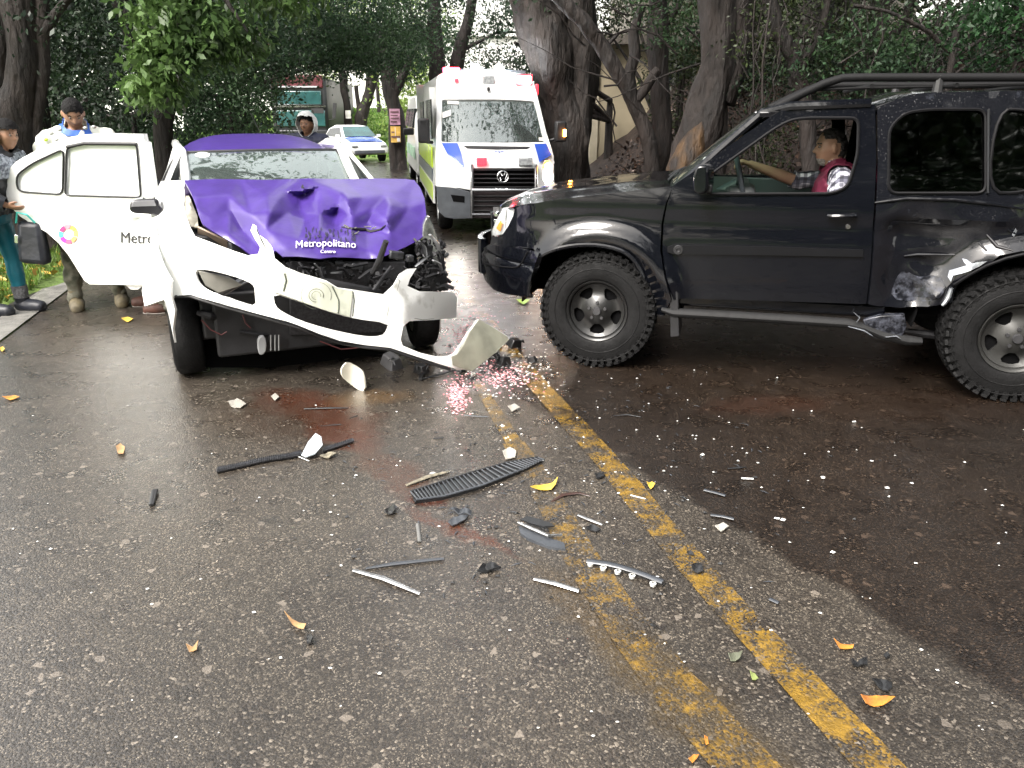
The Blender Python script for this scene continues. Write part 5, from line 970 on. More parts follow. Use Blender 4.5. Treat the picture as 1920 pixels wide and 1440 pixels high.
# sills, running board, chassis
m = MB(); m.box((1.1, .14, .49), (1.4, .1, .09)); m.build('sill', blk, SVO, bev=.02)
stepm = mat('step_scuffed', (.007, .0072, .008), .75, col2=(.003, .003, .0035), vs=9, coat=0, bump=.6, bs=20)
m = MB(); m.tube([SV.hit(u, v, 1, .02) for u, v in [(1240, 580), (1262, 586), (1400, 594), (1500, 600), (1590, 606), (1620, 614), (1655, 628), (1700, 638), (1728, 640)]], [.02, .04, .042, .042, .04, .035, .04, .042, .03], 10, flat=.75); m.build('running_board', stepm, SVO)
m = MB(); m.prism([SV.hit(u, v, 1, .0) for u, v in [(1618, 600), (1650, 592), (1696, 590), (1700, 612), (1690, 636), (1650, 634), (1625, 622)]], (.01, .06, 0)); m.build('bent_bracket', blk_scr, SVO, bev=.006)
for pts in ([(1600, 585), (1612, 596), (1606, 604)], [(1590, 612), (1620, 620), (1636, 630)], [(1660, 632), (1680, 630), (1690, 636)]): m = MB(); m.tube([SV.hit(u, v, 1, -.03) for u, v in pts], [.004, .01, .004], 6, flat=.5); m.build('torn_strip', torn, SVO)
m = MB(); m.tube([SV.hit(1695, 620, 1, .3), SV.hit(1740, 627, 1, .3), SV.hit(1800, 634, 1, .3)], [.016, .028, .018], 8); m.build('link_arm', dark_metal, SVO)
m = MB(); m.box((1.25, .9, .5), (3.9, .9, .16)); m.box((1.3, .35, .52), (2.0, .14, .16)); m.box((.0, .92, .62), (.75, 1.0, .5)); m.box((2.5, .9, .42), (.16, 1.3, .16)); m.box((1.2, 1.3, .5), (.5, .3, .25)); m.build('chassis', void, SVO, bev=.02)
m = MB()
for cx in (0, 2.52):                                               # wheel housings
    m.grid(lambda s, t: (cx + .56 * math.cos(PI * s), .12 + .5 * t, .4 + .53 * math.sin(PI * s)), 12, 2); m.grid(lambda s, t: (cx + .56 * math.cos(PI * s) * t, .62, .4 + .53 * math.sin(PI * s) * t), 12, 2); m.build('wheel_housing', void, SVO, thick=.01); m = MB()
m = MB(); fl_pts = sp([(1226, 560), (1232, 600), (1230, 622)]); m.prism([Vector((.47, .0, .62)), Vector((.53, .0, .55)), Vector((.56, .0, .26)), Vector((.5, .0, .25))], (0, .25, 0)); m.build('mud_flap', black_plastic, SVO, bev=.006)
rim_g = mat('rim_wet_grey', (.02, .02, .02), .4, metal=.3, var=.3, vs=9, coat=.3); rim_l = mat('rim_pale_grey', (.045, .045, .043), .42, metal=.3, var=.3, vs=9)
for (x, y, sd) in ((0, .12, -1), (2.52, .12, -1), (0, WID - .12, 1), (2.52, WID - .12, 1)):
    wheel(SVO, (x, y, .395), .385, .26, .21, side=sd, rimmat=rim_g if x < 1 else rim_l, tread=44 if sd < 0 else 0, spokes=5)
# cabin
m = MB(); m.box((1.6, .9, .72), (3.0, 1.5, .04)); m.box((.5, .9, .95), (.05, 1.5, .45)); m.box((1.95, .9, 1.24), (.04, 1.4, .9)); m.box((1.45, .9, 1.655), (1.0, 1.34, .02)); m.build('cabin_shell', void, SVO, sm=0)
m = MB(); m.box((.72, .9, 1.1), (.42, 1.4, .16)); m.box((.86, .45, 1.15), (.2, .4, .12)); m.build('dashboard', mat('dash_grey', (.045, .05, .052), .5, var=.2), SVO, bev=.04)
for y in (.47, 1.3):
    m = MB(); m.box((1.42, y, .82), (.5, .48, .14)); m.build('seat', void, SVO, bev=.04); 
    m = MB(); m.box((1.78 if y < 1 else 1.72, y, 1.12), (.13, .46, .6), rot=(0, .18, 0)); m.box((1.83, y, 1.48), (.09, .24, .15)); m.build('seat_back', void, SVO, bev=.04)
tr_in = mat('inner_door_grey', (.055, .065, .07), .6, var=.2)
m = MB(); m.box((1.05, WID - .14, 1.06), (1.15, .04, .22)); m.box((1.05, WID - .2, .98), (1.0, .1, .06)); m.build('inner_door_trim', tr_in, SVO, bev=.01)
sc_ = SV.hit(1391, 338, 1, .42); a = Vector((math.cos(R(25)), 0, math.sin(R(25))))
m = MB(); up_ = Vector((-.28, 0, .96)); m.tube([sc_ + Vector((0, 1, 0)) * (.19 * math.cos(w)) + up_ * (.19 * math.sin(w)) + Vector((0, .02, -.02)) for w in np.linspace(0, 2 * PI, 28)], .016, 8, cap=False)
for w in (.2, PI - .2, -PI / 2): m.tube([sc_ + Vector((-.03, .02, -.03)), sc_ + Vector((0, 1, 0)) * (.19 * math.cos(w)) + up_ * (.19 * math.sin(w)) + Vector((0, .02, -.02))], .013, 6)
m.tube([sc_ + Vector((-.02, .02, -.03)), sc_ + Vector((-.25, .02, -.16))], [.05, .04], 10); m.build('steering_wheel', mat('wheel_grey', (.05, .06, .07), .45, var=.2), SVO)
# door mirror
mo = [(1302, 318), (1306, 312), (1314, 309), (1327, 311), (1328, 330), (1327, 356), (1320, 364), (1303, 364), (1298, 356), (1299, 335)]
m = MB(); m.prism([SV.hit(u, v, 1, -.16) for u, v in chaikin(mo, 1)], (.03, .17, 0)); mi = m.build('door_mirror', blk, SVO, bev=.014)
m = MB(); m.box(SV.hit(1322, 352, 1, -.02), (.09, .16, .05)); m.build('mirror_arm', black_plastic, mi, bev=.01)
# roof rack
rk = mat('rack_black', (.005, .005, .006), .7, var=.2, spec=.25)
for y, s_ in ((.2, 1), (WID - .2, -1)):
    P_ = [SV.hit(u, v, 1, y if s_ > 0 else .2) for u, v in [(1455, 201), (1500, 178), (1545, 157), (1580, 146), (1620, 145), (1760, 145), (1919, 145)]]; P_ = [Vector((p.x, y, p.z)) for p in P_] + [Vector((2.9, y, P_[-1].z)), Vector((3.2, y, P_[-1].z - .05)), Vector((3.35, y, 1.77))]
    m = MB(); m.tube(P_, [.03, .026, .026, .024] + [.024] * (len(P_) - 4), 10); m.build('rack_rail', rk, SVO)
    for x in (SV.hit(1759, 160, 1, .2).x, 2.9): m = MB(); zr = P_[5].z; m.tube([Vector((x, y, 1.76)), Vector((x, y, zr + .01))], [.03, .022], 8); m.build('rack_foot', mat('rack_foot_grey', (.03, .03, .032), .45, var=.2), SVO)
for x in (1.55, 2.0, 2.5, 3.0): m = MB(); z_ = 1.83; m.tube([(x, .2, z_ - .02), (x, .9, z_ - .015), (x, WID - .2, z_ - .02)], .013, 8); m.build('rack_bar', rk, SVO)
m = MB(); m.tube([(1.2, .21, 1.79), (1.5, .21, 1.8), (2.4, .21, 1.81)], .009, 6); m.build('rack_rail_thin', rk, SVO)
m = MB(); m.box((3.62, .9, .62), (.14, 1.6, .22)); m.build('rear_bumper', black_plastic, SVO, bev=.03)
m = MB(); m.box((3.5, .9, 1.0), (.06, 1.5, .6)); m.box((3.45, .9, 1.5), (.05, 1.3, .42), rot=(0, -.15, 0)); m.build('tailgate', blk, SVO, bev=.02)
# ---------------- ambulance coming down the right lane ----------------
AF = Frame(-1.07, 11.2, 9)
AO = frame_root('ambulance', AF, 'high roofed white ambulance with blue bonnet stripes, its lamps lit, facing the photographer', 'ambulance')
AQ = lambda v: float(np.interp(v, [100, 128, 140, 186, 240, 267, 290, 314, 350, 410], [2.3, 1.9, 1.45, .98, .58, .4, .2, .07, .0, .0]))
def A(u, v, k=0):
    q = AQ(v) + .22 * max(0, abs(u - 928) / 110) ** 3; return AF.hit(u, v, 1, q + k)
aw = mat('ambulance_white', (.85, .86, .86), .3, coat=.5, var=.04); ablue = mat('ambulance_blue', (.03, .09, .5), .3, coat=.5, var=.1); agrey = mat('bumper_slate', (.09, .1, .115), .5, var=.3, coat=.2)
wso = chaikin([(828, 196), (828, 187), (838, 186), (950, 186), (995, 189), (1003, 191), (1005, 199), (1020, 258), (1021, 266), (1010, 267), (925, 268), (838, 267), (827, 266), (827, 256)], 1)
body = [(818, 150), (822, 141), (834, 134), (880, 132), (952, 134), (988, 141), (1001, 155), (1007, 178), (1016, 215), (1025, 251), (1033, 275), (1038, 292), (1039, 345), (1010, 352), (1003, 315), (882, 315), (885, 357), (860, 352), (818, 349), (817, 300), (818, 240), (819, 190)]
gap_l = chaikin([(838, 299), (853, 298), (864, 316), (865, 338), (853, 345), (841, 339)], 1); gap_r = chaikin([(1016, 303), (1035, 299), (1037, 346), (1019, 347)], 1)
panel('front', body, A, aw, AO, holes=[wso, gap_l, gap_r], res=9, thick=.03, off=1, sm=40)
amb_glass = glass('ambulance_windscreen_glass', (.25, .3, .3), .2, .03, dirt_or_glare=.1)
ws = panel('windscreen', [(825, 184), (1005, 188), (1025, 269), (825, 269)], lambda u, v: A(u, v, .03), amb_glass, AO, res=16, thick=.005, off=1)
panel('sticker', [(839, 189), (860, 190), (860, 196), (839, 195)], lambda u, v: A(u, v, .02), wp, ws, res=20, thick=.003); panel('sticker', [(829, 211), (845, 206), (845, 217), (830, 222)], lambda u, v: A(u, v, .02), wp, ws, res=20, thick=.003); panel('sticker', [(1010, 258), (1018, 258), (1019, 264), (1011, 264)], lambda u, v: A(u, v, .02), wp, ws, res=20, thick=.003)
for P_ in ([(828, 268), (858, 268), (864, 285), (870, 312), (864, 310), (853, 295), (838, 287)], [(1002, 270), (1024, 269), (1034, 290), (1012, 304), (1008, 290)]): panel('blue_stripe', P_, lambda u, v: A(u, v, -.055), ablue, AO, res=6, thick=.006, off=1)
panel('bonnet_slot', [(869, 273), (995, 275), (988, 279), (930, 280), (876, 278)], lambda u, v: A(u, v, -.014), seal, AO, res=12, thick=.006, off=1)
text_on('marking', '~v~', lambda a, b: A(927 + 18 * a, 287 - 5 * b, -.02), ablue, AO)
# lamps
lit_w = mat('lit_lamp_white', (.9, .9, .9), .3, emit=(1, .93, .82), es=45); lit_r = mat('lit_red', (.7, .03, .04), .3, emit=(1, .03, .06), es=12); lit_a = mat('lit_amber', (.9, .4, .05), .3, emit=(1, .36, .05), es=22)
lit_s = mat('lit_soft_white', (.85, .85, .85), .3, emit=(1, .92, .92), es=2.0); red_p = mat('red_lens', (.6, .03, .05), .2, coat=1, emit=(1, .04, .06), es=1.2); grey_l = mat('lamp_grey_lens', (.5, .52, .54), .15, coat=1, var=.4, vs=30)
hl = panel('head_lamp', gap_l, lambda u, v: A(u, v, .05), glass('amb_lamp', (.9, .9, .9), .2, .05), AO, res=9, thick=.005, off=1)
m = MB(); m.lathe([(-.03, .001), (-.02, .07), (.02, .09)], A(852, 322, .03), 'y', 16); m.build('bulb', lit_w, hl); m = MB(); m.lathe([(-.02, .001), (-.01, .05), (.02, .06)], A(850, 305, .1), 'y', 14); m.build('bulb', lit_s, hl)
panel('reflector', gap_l, lambda u, v: A(u, v, .14), grey_l, hl, res=9, thick=.01, off=1)
hr = panel('head_lamp', gap_r, lambda u, v: A(u, v, .04), MATS['amb_lamp'], AO, res=9, thick=.005, off=1); panel('reflector', gap_r, lambda u, v: A(u, v, .1), grey_l, hr, res=9, thick=.01, off=1)
for (u, v, r, mm) in ((1027, 312, .05, lit_a), (1027, 334, .065, lit_w)): m = MB(); m.lathe([(-.03, .001), (-.02, r), (.02, r * 1.1)], A(u, v, .06), 'y', 16); m.build('bulb', mm, hr)
# grille, badge, bull bar, bumper
panel('grille_back', [(882, 315), (1003, 315), (1003, 357), (886, 357)], lambda u, v: A(u, v, .06), void, AO, res=20, thick=.02, off=1)
for k in range(5):
    v = 319 + k * 8; m = MB(); m.tube([A(u, v, .02) for u in (883, 910, 943, 975, 1003)], .02, 6, flat=.5); m.build('grille_slat', black_plastic, AO)
m = MB(); c = A(943, 331, -.01); m.tube([c + Vector((.078 * math.cos(w), 0, .078 * math.sin(w))) for w in np.linspace(0, 2 * PI, 24)], .009, 6, cap=False)
for pts in ([(-.035, .062), (-.012, .008), (0, .03), (.012, .008), (.035, .062)], [(-.062, .035), (-.03, -.055), (0, .0), (.03, -.055), (.062, .035)]): m.tube([c + Vector((x, 0, z)) for x, z in pts], .007, 5)
m.build('badge', chrome, AO)
bbm = mat('bull_bar_steel', (.2, .2, .21), .25, metal=.8)
for u in (885, 1005): m = MB(); m.tube([A(u, 310, -.02), A(u, 330, -.12), A(u, 380, -.13), A(u, 408, -.05)], .024, 8); m.build('bull_bar_upright', bbm, AO)
for v, r in ((356, .022), (402, .02)): m = MB(); m.tube([A(u, v, -.12) for u in (885, 945, 1005)], r, 8); m.build('bull_bar_tube', chrome if v < 380 else bbm, AO)
for (u, v, w, mm) in ((901, 303, .12, red_p), (908, 303, .07, red_p), (985, 303, .2, grey_l)): m = MB(); m.box(A(u, v, -.05), (w, .07, .11)); m.build('grille_lamp', mm, AO, bev=.012)
for P_ in ([(818, 350), (850, 352), (884, 361), (885, 409), (850, 410), (834, 407), (822, 396)], [(1006, 361), (1039, 350), (1039, 398), (1030, 408), (1006, 410)]): panel('bumper_corner', P_, lambda u, v: A(u, v, -.06), agrey, AO, res=9, thick=.05, off=1, bev=.01)
panel('bumper_centre', [(885, 360), (1006, 360), (1006, 409), (885, 409)], lambda u, v: A(u, v, -.01), mat('lower_grille_dark', (.03, .022, .024), .5, var=.3), AO, res=14, thick=.05, off=1)
for k in range(4): m = MB(); m.tube([A(u, 368 + k * 9, -.03) for u in (887, 945, 1004)], .012, 6); m.build('grille_slat', black_plastic, AO)
panel('fog_recess', [(845, 365), (871, 368), (871, 380), (850, 378)], lambda u, v: A(u, v, -.068), void, AO, res=14, thick=.004, off=1)
panel('number_plate', [(925, 388), (965, 388), (965, 400), (925, 400)], lambda u, v: A(u, v, -.16), mat('plate_dull', (.3, .3, .3), .5, var=.5, vs=30), AO, res=14, thick=.006, off=1)
# sides and roof, box body behind
eL = [A(u, v) for u, v in [(817, 349), (817, 300), (818, 240), (819, 190), (818, 150), (822, 141), (834, 134)]]
eR = [A(u, v) for u, v in [(1039, 345), (1038, 292), (1025, 251), (1016, 215), (1007, 178), (1001, 155), (988, 141)]]
LEN = 5.6
def sidef(E, inw):
    def f(s, t):
        k = t * (len(E) - 1); i = min(int(k), len(E) - 2); p = E[i].lerp(E[i + 1], k - i)
        zz = p.z if t > 0 else .3; return Vector((p.x * (1 - s) + (p.x + inw * 0) * s, p.y + (LEN - p.y) * s, p.z))
    return f
for E, nm in ((eL, 0), (eR, 1)):
    m = MB(); m.grid(sidef(E, 0), 10, 12); m.build('side_panel', aw, AO, thick=.03)
    m = MB(); a, b = E[0], Vector((E[0].x, LEN, E[0].z)); m.add([(a.x, .95, a.z), (a.x, LEN, a.z), (a.x, LEN, .35), (a.x, .95, .35)], [(0, 1, 2, 3)]); m.build('sill_panel', aw, AO, thick=.03)
m = MB(); m.grid(lambda s, t: (lambda a, b: (a.x + (b.x - a.x) * t, (1.45 + .3 * (1 - (2 * t - 1) ** 2)) * (1 - s) + LEN * s, 2.12 + .1 * (1 - (2 * t - 1) ** 4)))(eL[-1], eR[-1]), 8, 8); m.build('roof', aw, AO, thick=.03)
m = MB(); m.box(((eL[0].x + eR[0].x) / 2, LEN, 1.25), (eR[0].x - eL[0].x, .04, 1.9)); m.box(((eL[0].x + eR[0].x) / 2, 2.0, 1.2), (eR[0].x - eL[0].x - .1, .04, 1.7)); m.build('rear_doors', aw, AO)
xL = eL[1].x - .018
def sq(name, y0, y1, z0, z1, mm, d=0): m = MB(); m.box((xL - d, (y0 + y1) / 2, (z0 + z1) / 2), (.02, y1 - y0, z1 - z0)); return m.build(name, mm, AO, bev=.004)
sq('side_window', .75, 1.55, 1.3, 1.85, win_dark); sq('side_window', 1.65, 2.1, 1.3, 1.85, win_dark); sq('side_window', 3.0, 4.2, 1.4, 1.85, win_dark)
lime = mat('hi_vis_lime', (.5, .7, .03), .4, var=.08, coat=.3); sl_ = mat('stripe_slate', (.06, .08, .1), .4, coat=.3)
for k in range(6): sq('lime_block', .95 + k * .75, 1.32 + k * .75 + .3, .88, 1.18, lime if k % 2 == 0 else lime)
sq('dark_band', .95, 5.4, .68, .86, sl_); sq('lime_block', 1.0, 5.3, .4, .64, lime)
m = MB(); m.box((xL - .13, .55, 1.42), (.17, .12, .34)); mr_ = m.build('wing_mirror', black_plastic, AO, bev=.03); m = MB(); m.tube([(xL, .75, 1.25), (xL - .12, .6, 1.27)], .025, 6); m.build('mirror_arm', black_plastic, mr_)
xR = eR[2].x
m = MB(); m.box((xR + .2, .62, 1.4), (.17, .12, .3)); mr_ = m.build('wing_mirror', black_plastic, AO, bev=.03); m = MB(); m.box((xR + .25, .55, 1.38), (.04, .03, .1)); m.build('repeater', lit_a, mr_); m = MB(); m.tube([(xR, .75, 1.25), (xR + .16, .66, 1.3)], .025, 6); m.build('mirror_arm', black_plastic, mr_)
# roof beacons
for (u, v, w, h, mm, q) in ((846, 131, .26, .07, lit_r, 1.6), (856, 151, .06, .05, red_p, 1.35), (916, 150, .18, .12, grey_l, 1.3), (982, 150, .22, .12, lit_s, 1.3), (1006, 168, .05, .16, red_p, 1.4), (916, 167, .04, .06, seal, 1.1)):
    c = AF.hit(u, v, 1, q); m = MB(); m.box(c, (w, .08, h)); b_ = m.build('beacon' if mm is not seal else 'roof_camera', mm, AO, bev=.015)
    if u == 982: m = MB(); m.tube([c + Vector((x * .12, -.05, z * .07)) for x, z in ((-1, -1), (1, -1), (1, 1), (-1, 1), (-1, -1))], .012, 5); m.build('lamp_rim', red_p, b_)
for u, v in ((892, 129), (936, 130)): m = MB(); c = AF.hit(u, v, 1, 1.75); m.lathe([(-.06, .001), (-.05, .045), (.02, .075), (.04, .06)], c, 'y', 18); m.build('beacon', mat('lit_strobe', (.9, .9, .9), .3, emit=(.95, .98, 1), es=120), AO); m = MB(); m.tube([c + Vector((0, .03, -.07)), c + Vector((0, .03, -.16))], .02, 6); m.build('beacon_stem', black_plastic, AO)
m = MB(); a, b = AF.hit(858, 133, 1, 1.8), AF.hit(985, 136, 1, 1.8); m.tube([a, (a + b) / 2 + Vector((0, 0, .01)), b], .03, 8); m.build('beacon_bar', agrey, AO)
m = MB(); m.box((.85, 3.2, .42), (1.45, 4.6, .22)); m.box((.85, .5, .5), (1.45, .6, .5)); m.build('chassis', void, AO)
for x, y, sd in ((.17, .75, -1), (1.5, .75, 1), (.17, 4.3, -1), (1.5, 4.3, 1)): w_ = wheel(AO, (x, y, .34), .34, .22, .2, side=-1); w_.rotation_euler = (0, 0, R(-90) if sd < 0 else R(90))
m = MB(); m.box((.83, 1.0, .98), (1.4, .3, .2)); m.build('dashboard', black_plastic, AO, bev=.03)
for x in (.45, 1.25): m = MB(); m.box((x, 1.7, 1.2), (.45, .15, .7)); m.box((x, 1.5, .85), (.45, .45, .12)); m.build('seat', seat_m, AO, bev=.04)
# ---------------- second van right behind it ----------------
c = PY(783, 316, 17.6); VF = Frame(c.x, 17.6, 10); VO = frame_root('van', VF, 'white van with a red ring emblem and black mirror, mostly hidden behind the ambulance', 'van')
prof = [(0, .35), (0, .95), (.5, 1.25), (1.0, 1.85), (1.5, 2.05), (5, 2.08), (5, .35)]
m = MB()
def vx(z, s): return (.06 if z > 1.3 else 0) * s + (0 if s > 0 else 1.75)
vs = [];
for s, x in ((0, 0.0), (1, 1.75)): vs += [(x + (.1 if z > 1.3 else 0) * (1 if s == 0 else -1), y, z) for y, z in prof]
n = len(prof); m.add(vs, [tuple(range(n))[::-1], tuple(range(n, 2 * n))] + [(i, (i + 1) % n, n + (i + 1) % n, n + i) for i in range(n)]); m.build('body', aw, VO, bev=.05)
m = MB(); m.add([(.1, .56, 1.3), (1.65, .56, 1.3), (1.6, .98, 1.8), (.15, .98, 1.8)], [(0, 1, 2, 3)]); w_ = m.build('windscreen', win_dark, VO, thick=.02, off=1); w_.location = (0, -.03, .03)
for y0, y1 in ((.9, 1.6), (1.75, 2.9), (3.1, 4.6)): m = MB(); m.box((.03, (y0 + y1) / 2, 1.55), (.06, y1 - y0, .42), rot=(0, .17, 0)); m.build('side_window', win_dark, VO, bev=.01)
m = MB(); m.box((-.13, .7, 1.27), (.24, .1, .15)); m.build('wing_mirror', black_plastic, VO, bev=.03)
m = MB(); m.tube([Vector((.25 + .07 * math.cos(w), 1.15, 1.97 + .1 * math.sin(w))) for w in np.linspace(0, 2 * PI, 16)], .018, 6, cap=False); m.build('emblem', red_p, VO)
for k in range(3): m = MB(); m.box((-.012, 1.2 + k * 1.3, .8), (.02, .9, .25)); m.build('lime_block', mat('pale_mint', (.35, .55, .4), .4), VO)
for x, y, sd in ((.12, .8, -1), (1.6, .8, 1), (.12, 4, -1), (1.6, 4, 1)): w_ = wheel(VO, (x, y, .33), .33, .2, .2); w_.rotation_euler = (0, 0, R(-90) if sd < 0 else R(90))
# ---------------- dark bus beyond the purple roof ----------------
c = PY(514, 262, 34); c.z = 0; BF = Frame(c.x, 34, 4); BO = frame_root('bus', BF, 'dark red topped bus with a split teal windscreen far down the road', 'bus')
teal = mat('bus_glass_teal', (.03, .1, .1), .12, coat=1, var=.5, vs=1.5); bdark = mat('bus_dark', (.018, .02, .022), .4, var=.3); bred = mat('bus_dull_red', (.11, .02, .028), .4, var=.4, vs=2)
m = MB(); m.box((1.15, 4.5, 1.7), (2.3, 9, 2.7)); m.build('body', bdark, BO, bev=.12)
m = MB(); m.box((1.15, -.03, 2.88), (2.1, .1, .5)); m.build('destination_panel', bred, BO, bev=.06); m = MB(); m.box((1.15, -.1, 2.68), (1.7, .05, .06)); m.build('blind', grey_l, BO)
m = MB(); m.box((1.2, -.05, 2.25), (1.8, .1, .55)); m.build('upper_windscreen', teal, BO, bev=.04); m = MB(); m.box((1.2, -.05, 1.45), (2.0, .1, .65)); m.build('lower_windscreen', teal, BO, bev=.04)
m = MB(); m.box((1.15, -.08, 1.92), (2.2, .1, .07)); m.build('chrome_bar', chrome, BO); m = MB(); m.box((1.9, -.08, 1.75), (.5, .06, .2)); m.build('vent', seal, BO)
m = MB(); m.tube([(2.35, 0, 1.4), (2.6, -.2, 1.42)], .02, 5); m.box((2.62, -.25, 1.75), (.14, .12, .6), rot=(0, .15, 0)); m.build('mirror', black_plastic, BO)
m = MB(); m.box((1.15, -.05, .75), (2.2, .12, .5)); m.build('bumper', bdark, BO, bev=.05)
for x in (.2, 2.1): m = MB(); m.lathe([(-.1, .001), (-.1, .4), (-.12, .47), (.12, .47), (.12, .001)], (x, 1.6, .47), 'x', 20); m.build('wheel', rubber, BO)
# ---------------- far parked car ----------------
c = PY(694, 300, 28.5); CF = Frame(c.x, c.y, 30); CO = frame_root('small_car', CF, 'small white car with a blue bonnet parked on the bend beyond the wreck', 'car'); CO.scale = (.86, .86, .86)
low = [(0, .3), (-.02, .6), (.25, .78), (1.05, .95), (3.4, 1.0), (3.75, .9), (3.8, .35)]; cabp = [(.95, .93), (1.7, 1.4), (2.6, 1.45), (3.3, 1.3), (3.6, .95)]
def ext(prof, x0, x1, inw):
    n = len(prof); m = MB(); v = []
    for s in (0, 1): v += [((x0 if s == 0 else x1) + (1 if s == 0 else -1) * inw * max(0, z - .9) * 1, y, z) for y, z in prof]
    m.add(v, [tuple(range(n))[::-1], tuple(range(n, 2 * n))] + [(i, (i + 1) % n, n + (i + 1) % n, n + i) for i in range(n)]); return m
ext(low, -.85, .85, 0).build('body', aw, CO, bev=.1); ext(cabp, -.78, .78, .45).build('cabin', aw, CO, bev=.04)
m = MB(); m.add([(-.68, 1.05, .99), (.68, 1.05, .99), (.56, 1.66, 1.37), (-.56, 1.66, 1.37)], [(0, 1, 2, 3)]); w_ = m.build('windscreen', teal, CO, thick=.02, off=1); w_.location = (0, -.03, .03)
for s in (-1, 1): m = MB(); m.add([(s * .76, 1.2, 1.0), (s * .76, 3.3, 1.0), (s * .64, 2.9, 1.3), (s * .6, 1.8, 1.36)], [(0, 1, 2, 3)]); w_ = m.build('side_window', win_dark, CO, thick=.03, off=0); w_.location = (s * .02, 0, 0)
m = MB(); m.grid(lambda s, t: (-.7 + 1.4 * s, .28 + .74 * t, .81 + .15 * t + .04 * math.sin(PI * s)), 6, 4); m.build('bonnet', mat('small_car_blue', (.08, .14, .45), .25, coat=1), CO, thick=.03)
m = MB(); m.box((0, -.04, .42), (1.3, .06, .14)); m.build('grille', agrey, CO, bev=.02)
for x in (-.62, .62): m = MB(); m.box((x, .03, .66), (.3, .12, .12)); m.build('head_lamp', grey_l, CO, bev=.04)
for x, y in ((-.78, .7), (.78, .7), (-.78, 3.1), (.78, 3.1)): m = MB(); m.lathe([(-.1, .001), (-.1, .18), (-.09, .3), (.09, .3), (.1, .18), (.1, .001)], (x, y, .3), 'x', 18); m.build('wheel', rubber, CO)
for s in (-1, 1): m = MB(); m.box((s * .9, 1.25, 1.02), (.16, .1, .12)); m.build('wing_mirror', aw, CO, bev=.02)
# ---------------- people ----------------
def eval_mesh(mb, mods):
    me = mb.mesh('tmp'); o = bpy.data.objects.new('tmp', me); COL.objects.link(o)
    for t, kw in mods:
        m = o.modifiers.new('m', t)
        for k, v in kw.items(): setattr(m, k, v)
    bpy.context.view_layer.update(); r = bpy.data.meshes.new_from_object(o.evaluated_get(bpy.context.evaluated_depsgraph_get()))
    bpy.data.objects.remove(o); return r
def ball(m, c, r, n=14, M=None):
    c = Vector(c); M = M or Matrix.Identity(3); r = Vector(r) if not isinstance(r, (int, float)) else Vector((r, r, r)); vs, fs = [], []
    for i in range(n + 1):
        t = PI * i / n
        for k in range(2 * n): a = PI * k / n; vs.append(c + M @ Vector((r.x * math.sin(t) * math.cos(a), r.y * math.sin(t) * math.sin(a), r.z * math.cos(t))))
    for i in range(n):
        for k in range(2 * n): fs.append((i * 2 * n + k, (i + 1) * 2 * n + k, (i + 1) * 2 * n + (k + 1) % (2 * n), i * 2 * n + (k + 1) % (2 * n)))
    m.add(vs, fs)
def head_pt(n):                                            # unit direction -> head surface; face towards -y
    x, y, z = n; p = Vector(((abs(x) ** .88) * (1 if x > 0 else -1) * .076, (y * .1 if y > 0 else -(abs(y) ** .74) * .094) + .008, z * .118))
    if z < 0: k = (-z) ** 1.4; p.x *= 1 - .38 * k; p.y += .02 * k if y > 0 else -.004 * k; p.y *= 1 - (.35 * k if y > 0 else 0)
    if y < 0:
        X, Z = p.x, p.z; E = lambda cx, cz, sx, sz: math.exp(-((X - cx) / sx) ** 2 - ((Z - cz) / sz) ** 2)
        p.y += .012 * (E(.031, .012, .017, .012) + E(-.031, .012, .017, .012)) - .006 * E(0, .036, .05, .009)
        if Z < .02: p.y -= .034 * math.exp(-(X / .013) ** 2) * max(0, min(1, (.022 - Z) / .045)) * (1 if Z > -.028 else math.exp(-((Z + .028) / .006) ** 2))
        p.y -= .008 * E(0, -.054, .024, .006) + .006 * E(0, -.066, .02, .006) + .009 * E(0, -.098, .02, .014) - .005 * E(0, -.08, .02, .006)
        p.x += .006 * (E(.045, -.012, .02, .02) - E(-.045, -.012, .02, .02))
    return p
def hand_mb(m, M, side=1, curl=.5, s=1.0, grip=0):
    """palm at the origin of M, fingers towards -z, palm facing -y"""
    T_ = lambda p: M @ (Vector(p) * s); mk = lambda pts, r: m.tube([T_(p) for p in pts], [q * s for q in r], 8)
    v0 = len(m.v); mk([(0, 0, .01), (0, -.002, -.03), (0, -.004, -.075)], [.026, .036, .034])
    for i in range(v0, len(m.v)):                          # flatten the palm
        q = M.inverted() @ Vector(m.v[i]); q.y *= .5; m.v[i] = tuple(M @ q)
    for k, (x, L) in enumerate(((-.027, .066), (-.009, .075), (.009, .07), (.026, .055))):
        p = Vector((x, -.003, -.078)); pts = [Vector((x * .8, 0, -.055)), p]; a = curl * .55
        for j, l in enumerate((L * .42, L * .33, L * .27)): a += curl * (.5 if j else .3); p = p + Vector((x * .03, -math.sin(a) * l, -math.cos(a) * l)); pts.append(p)
        mk(pts, [.011, .0105, .0098, .009, .0075])
    mk([(-side * .022, -.004, -.012), (-side * .048, -.018, -.04), (-side * .052, -.034, -.066), (-side * .046, -.046, -.086)], [.013, .0125, .0105, .008])
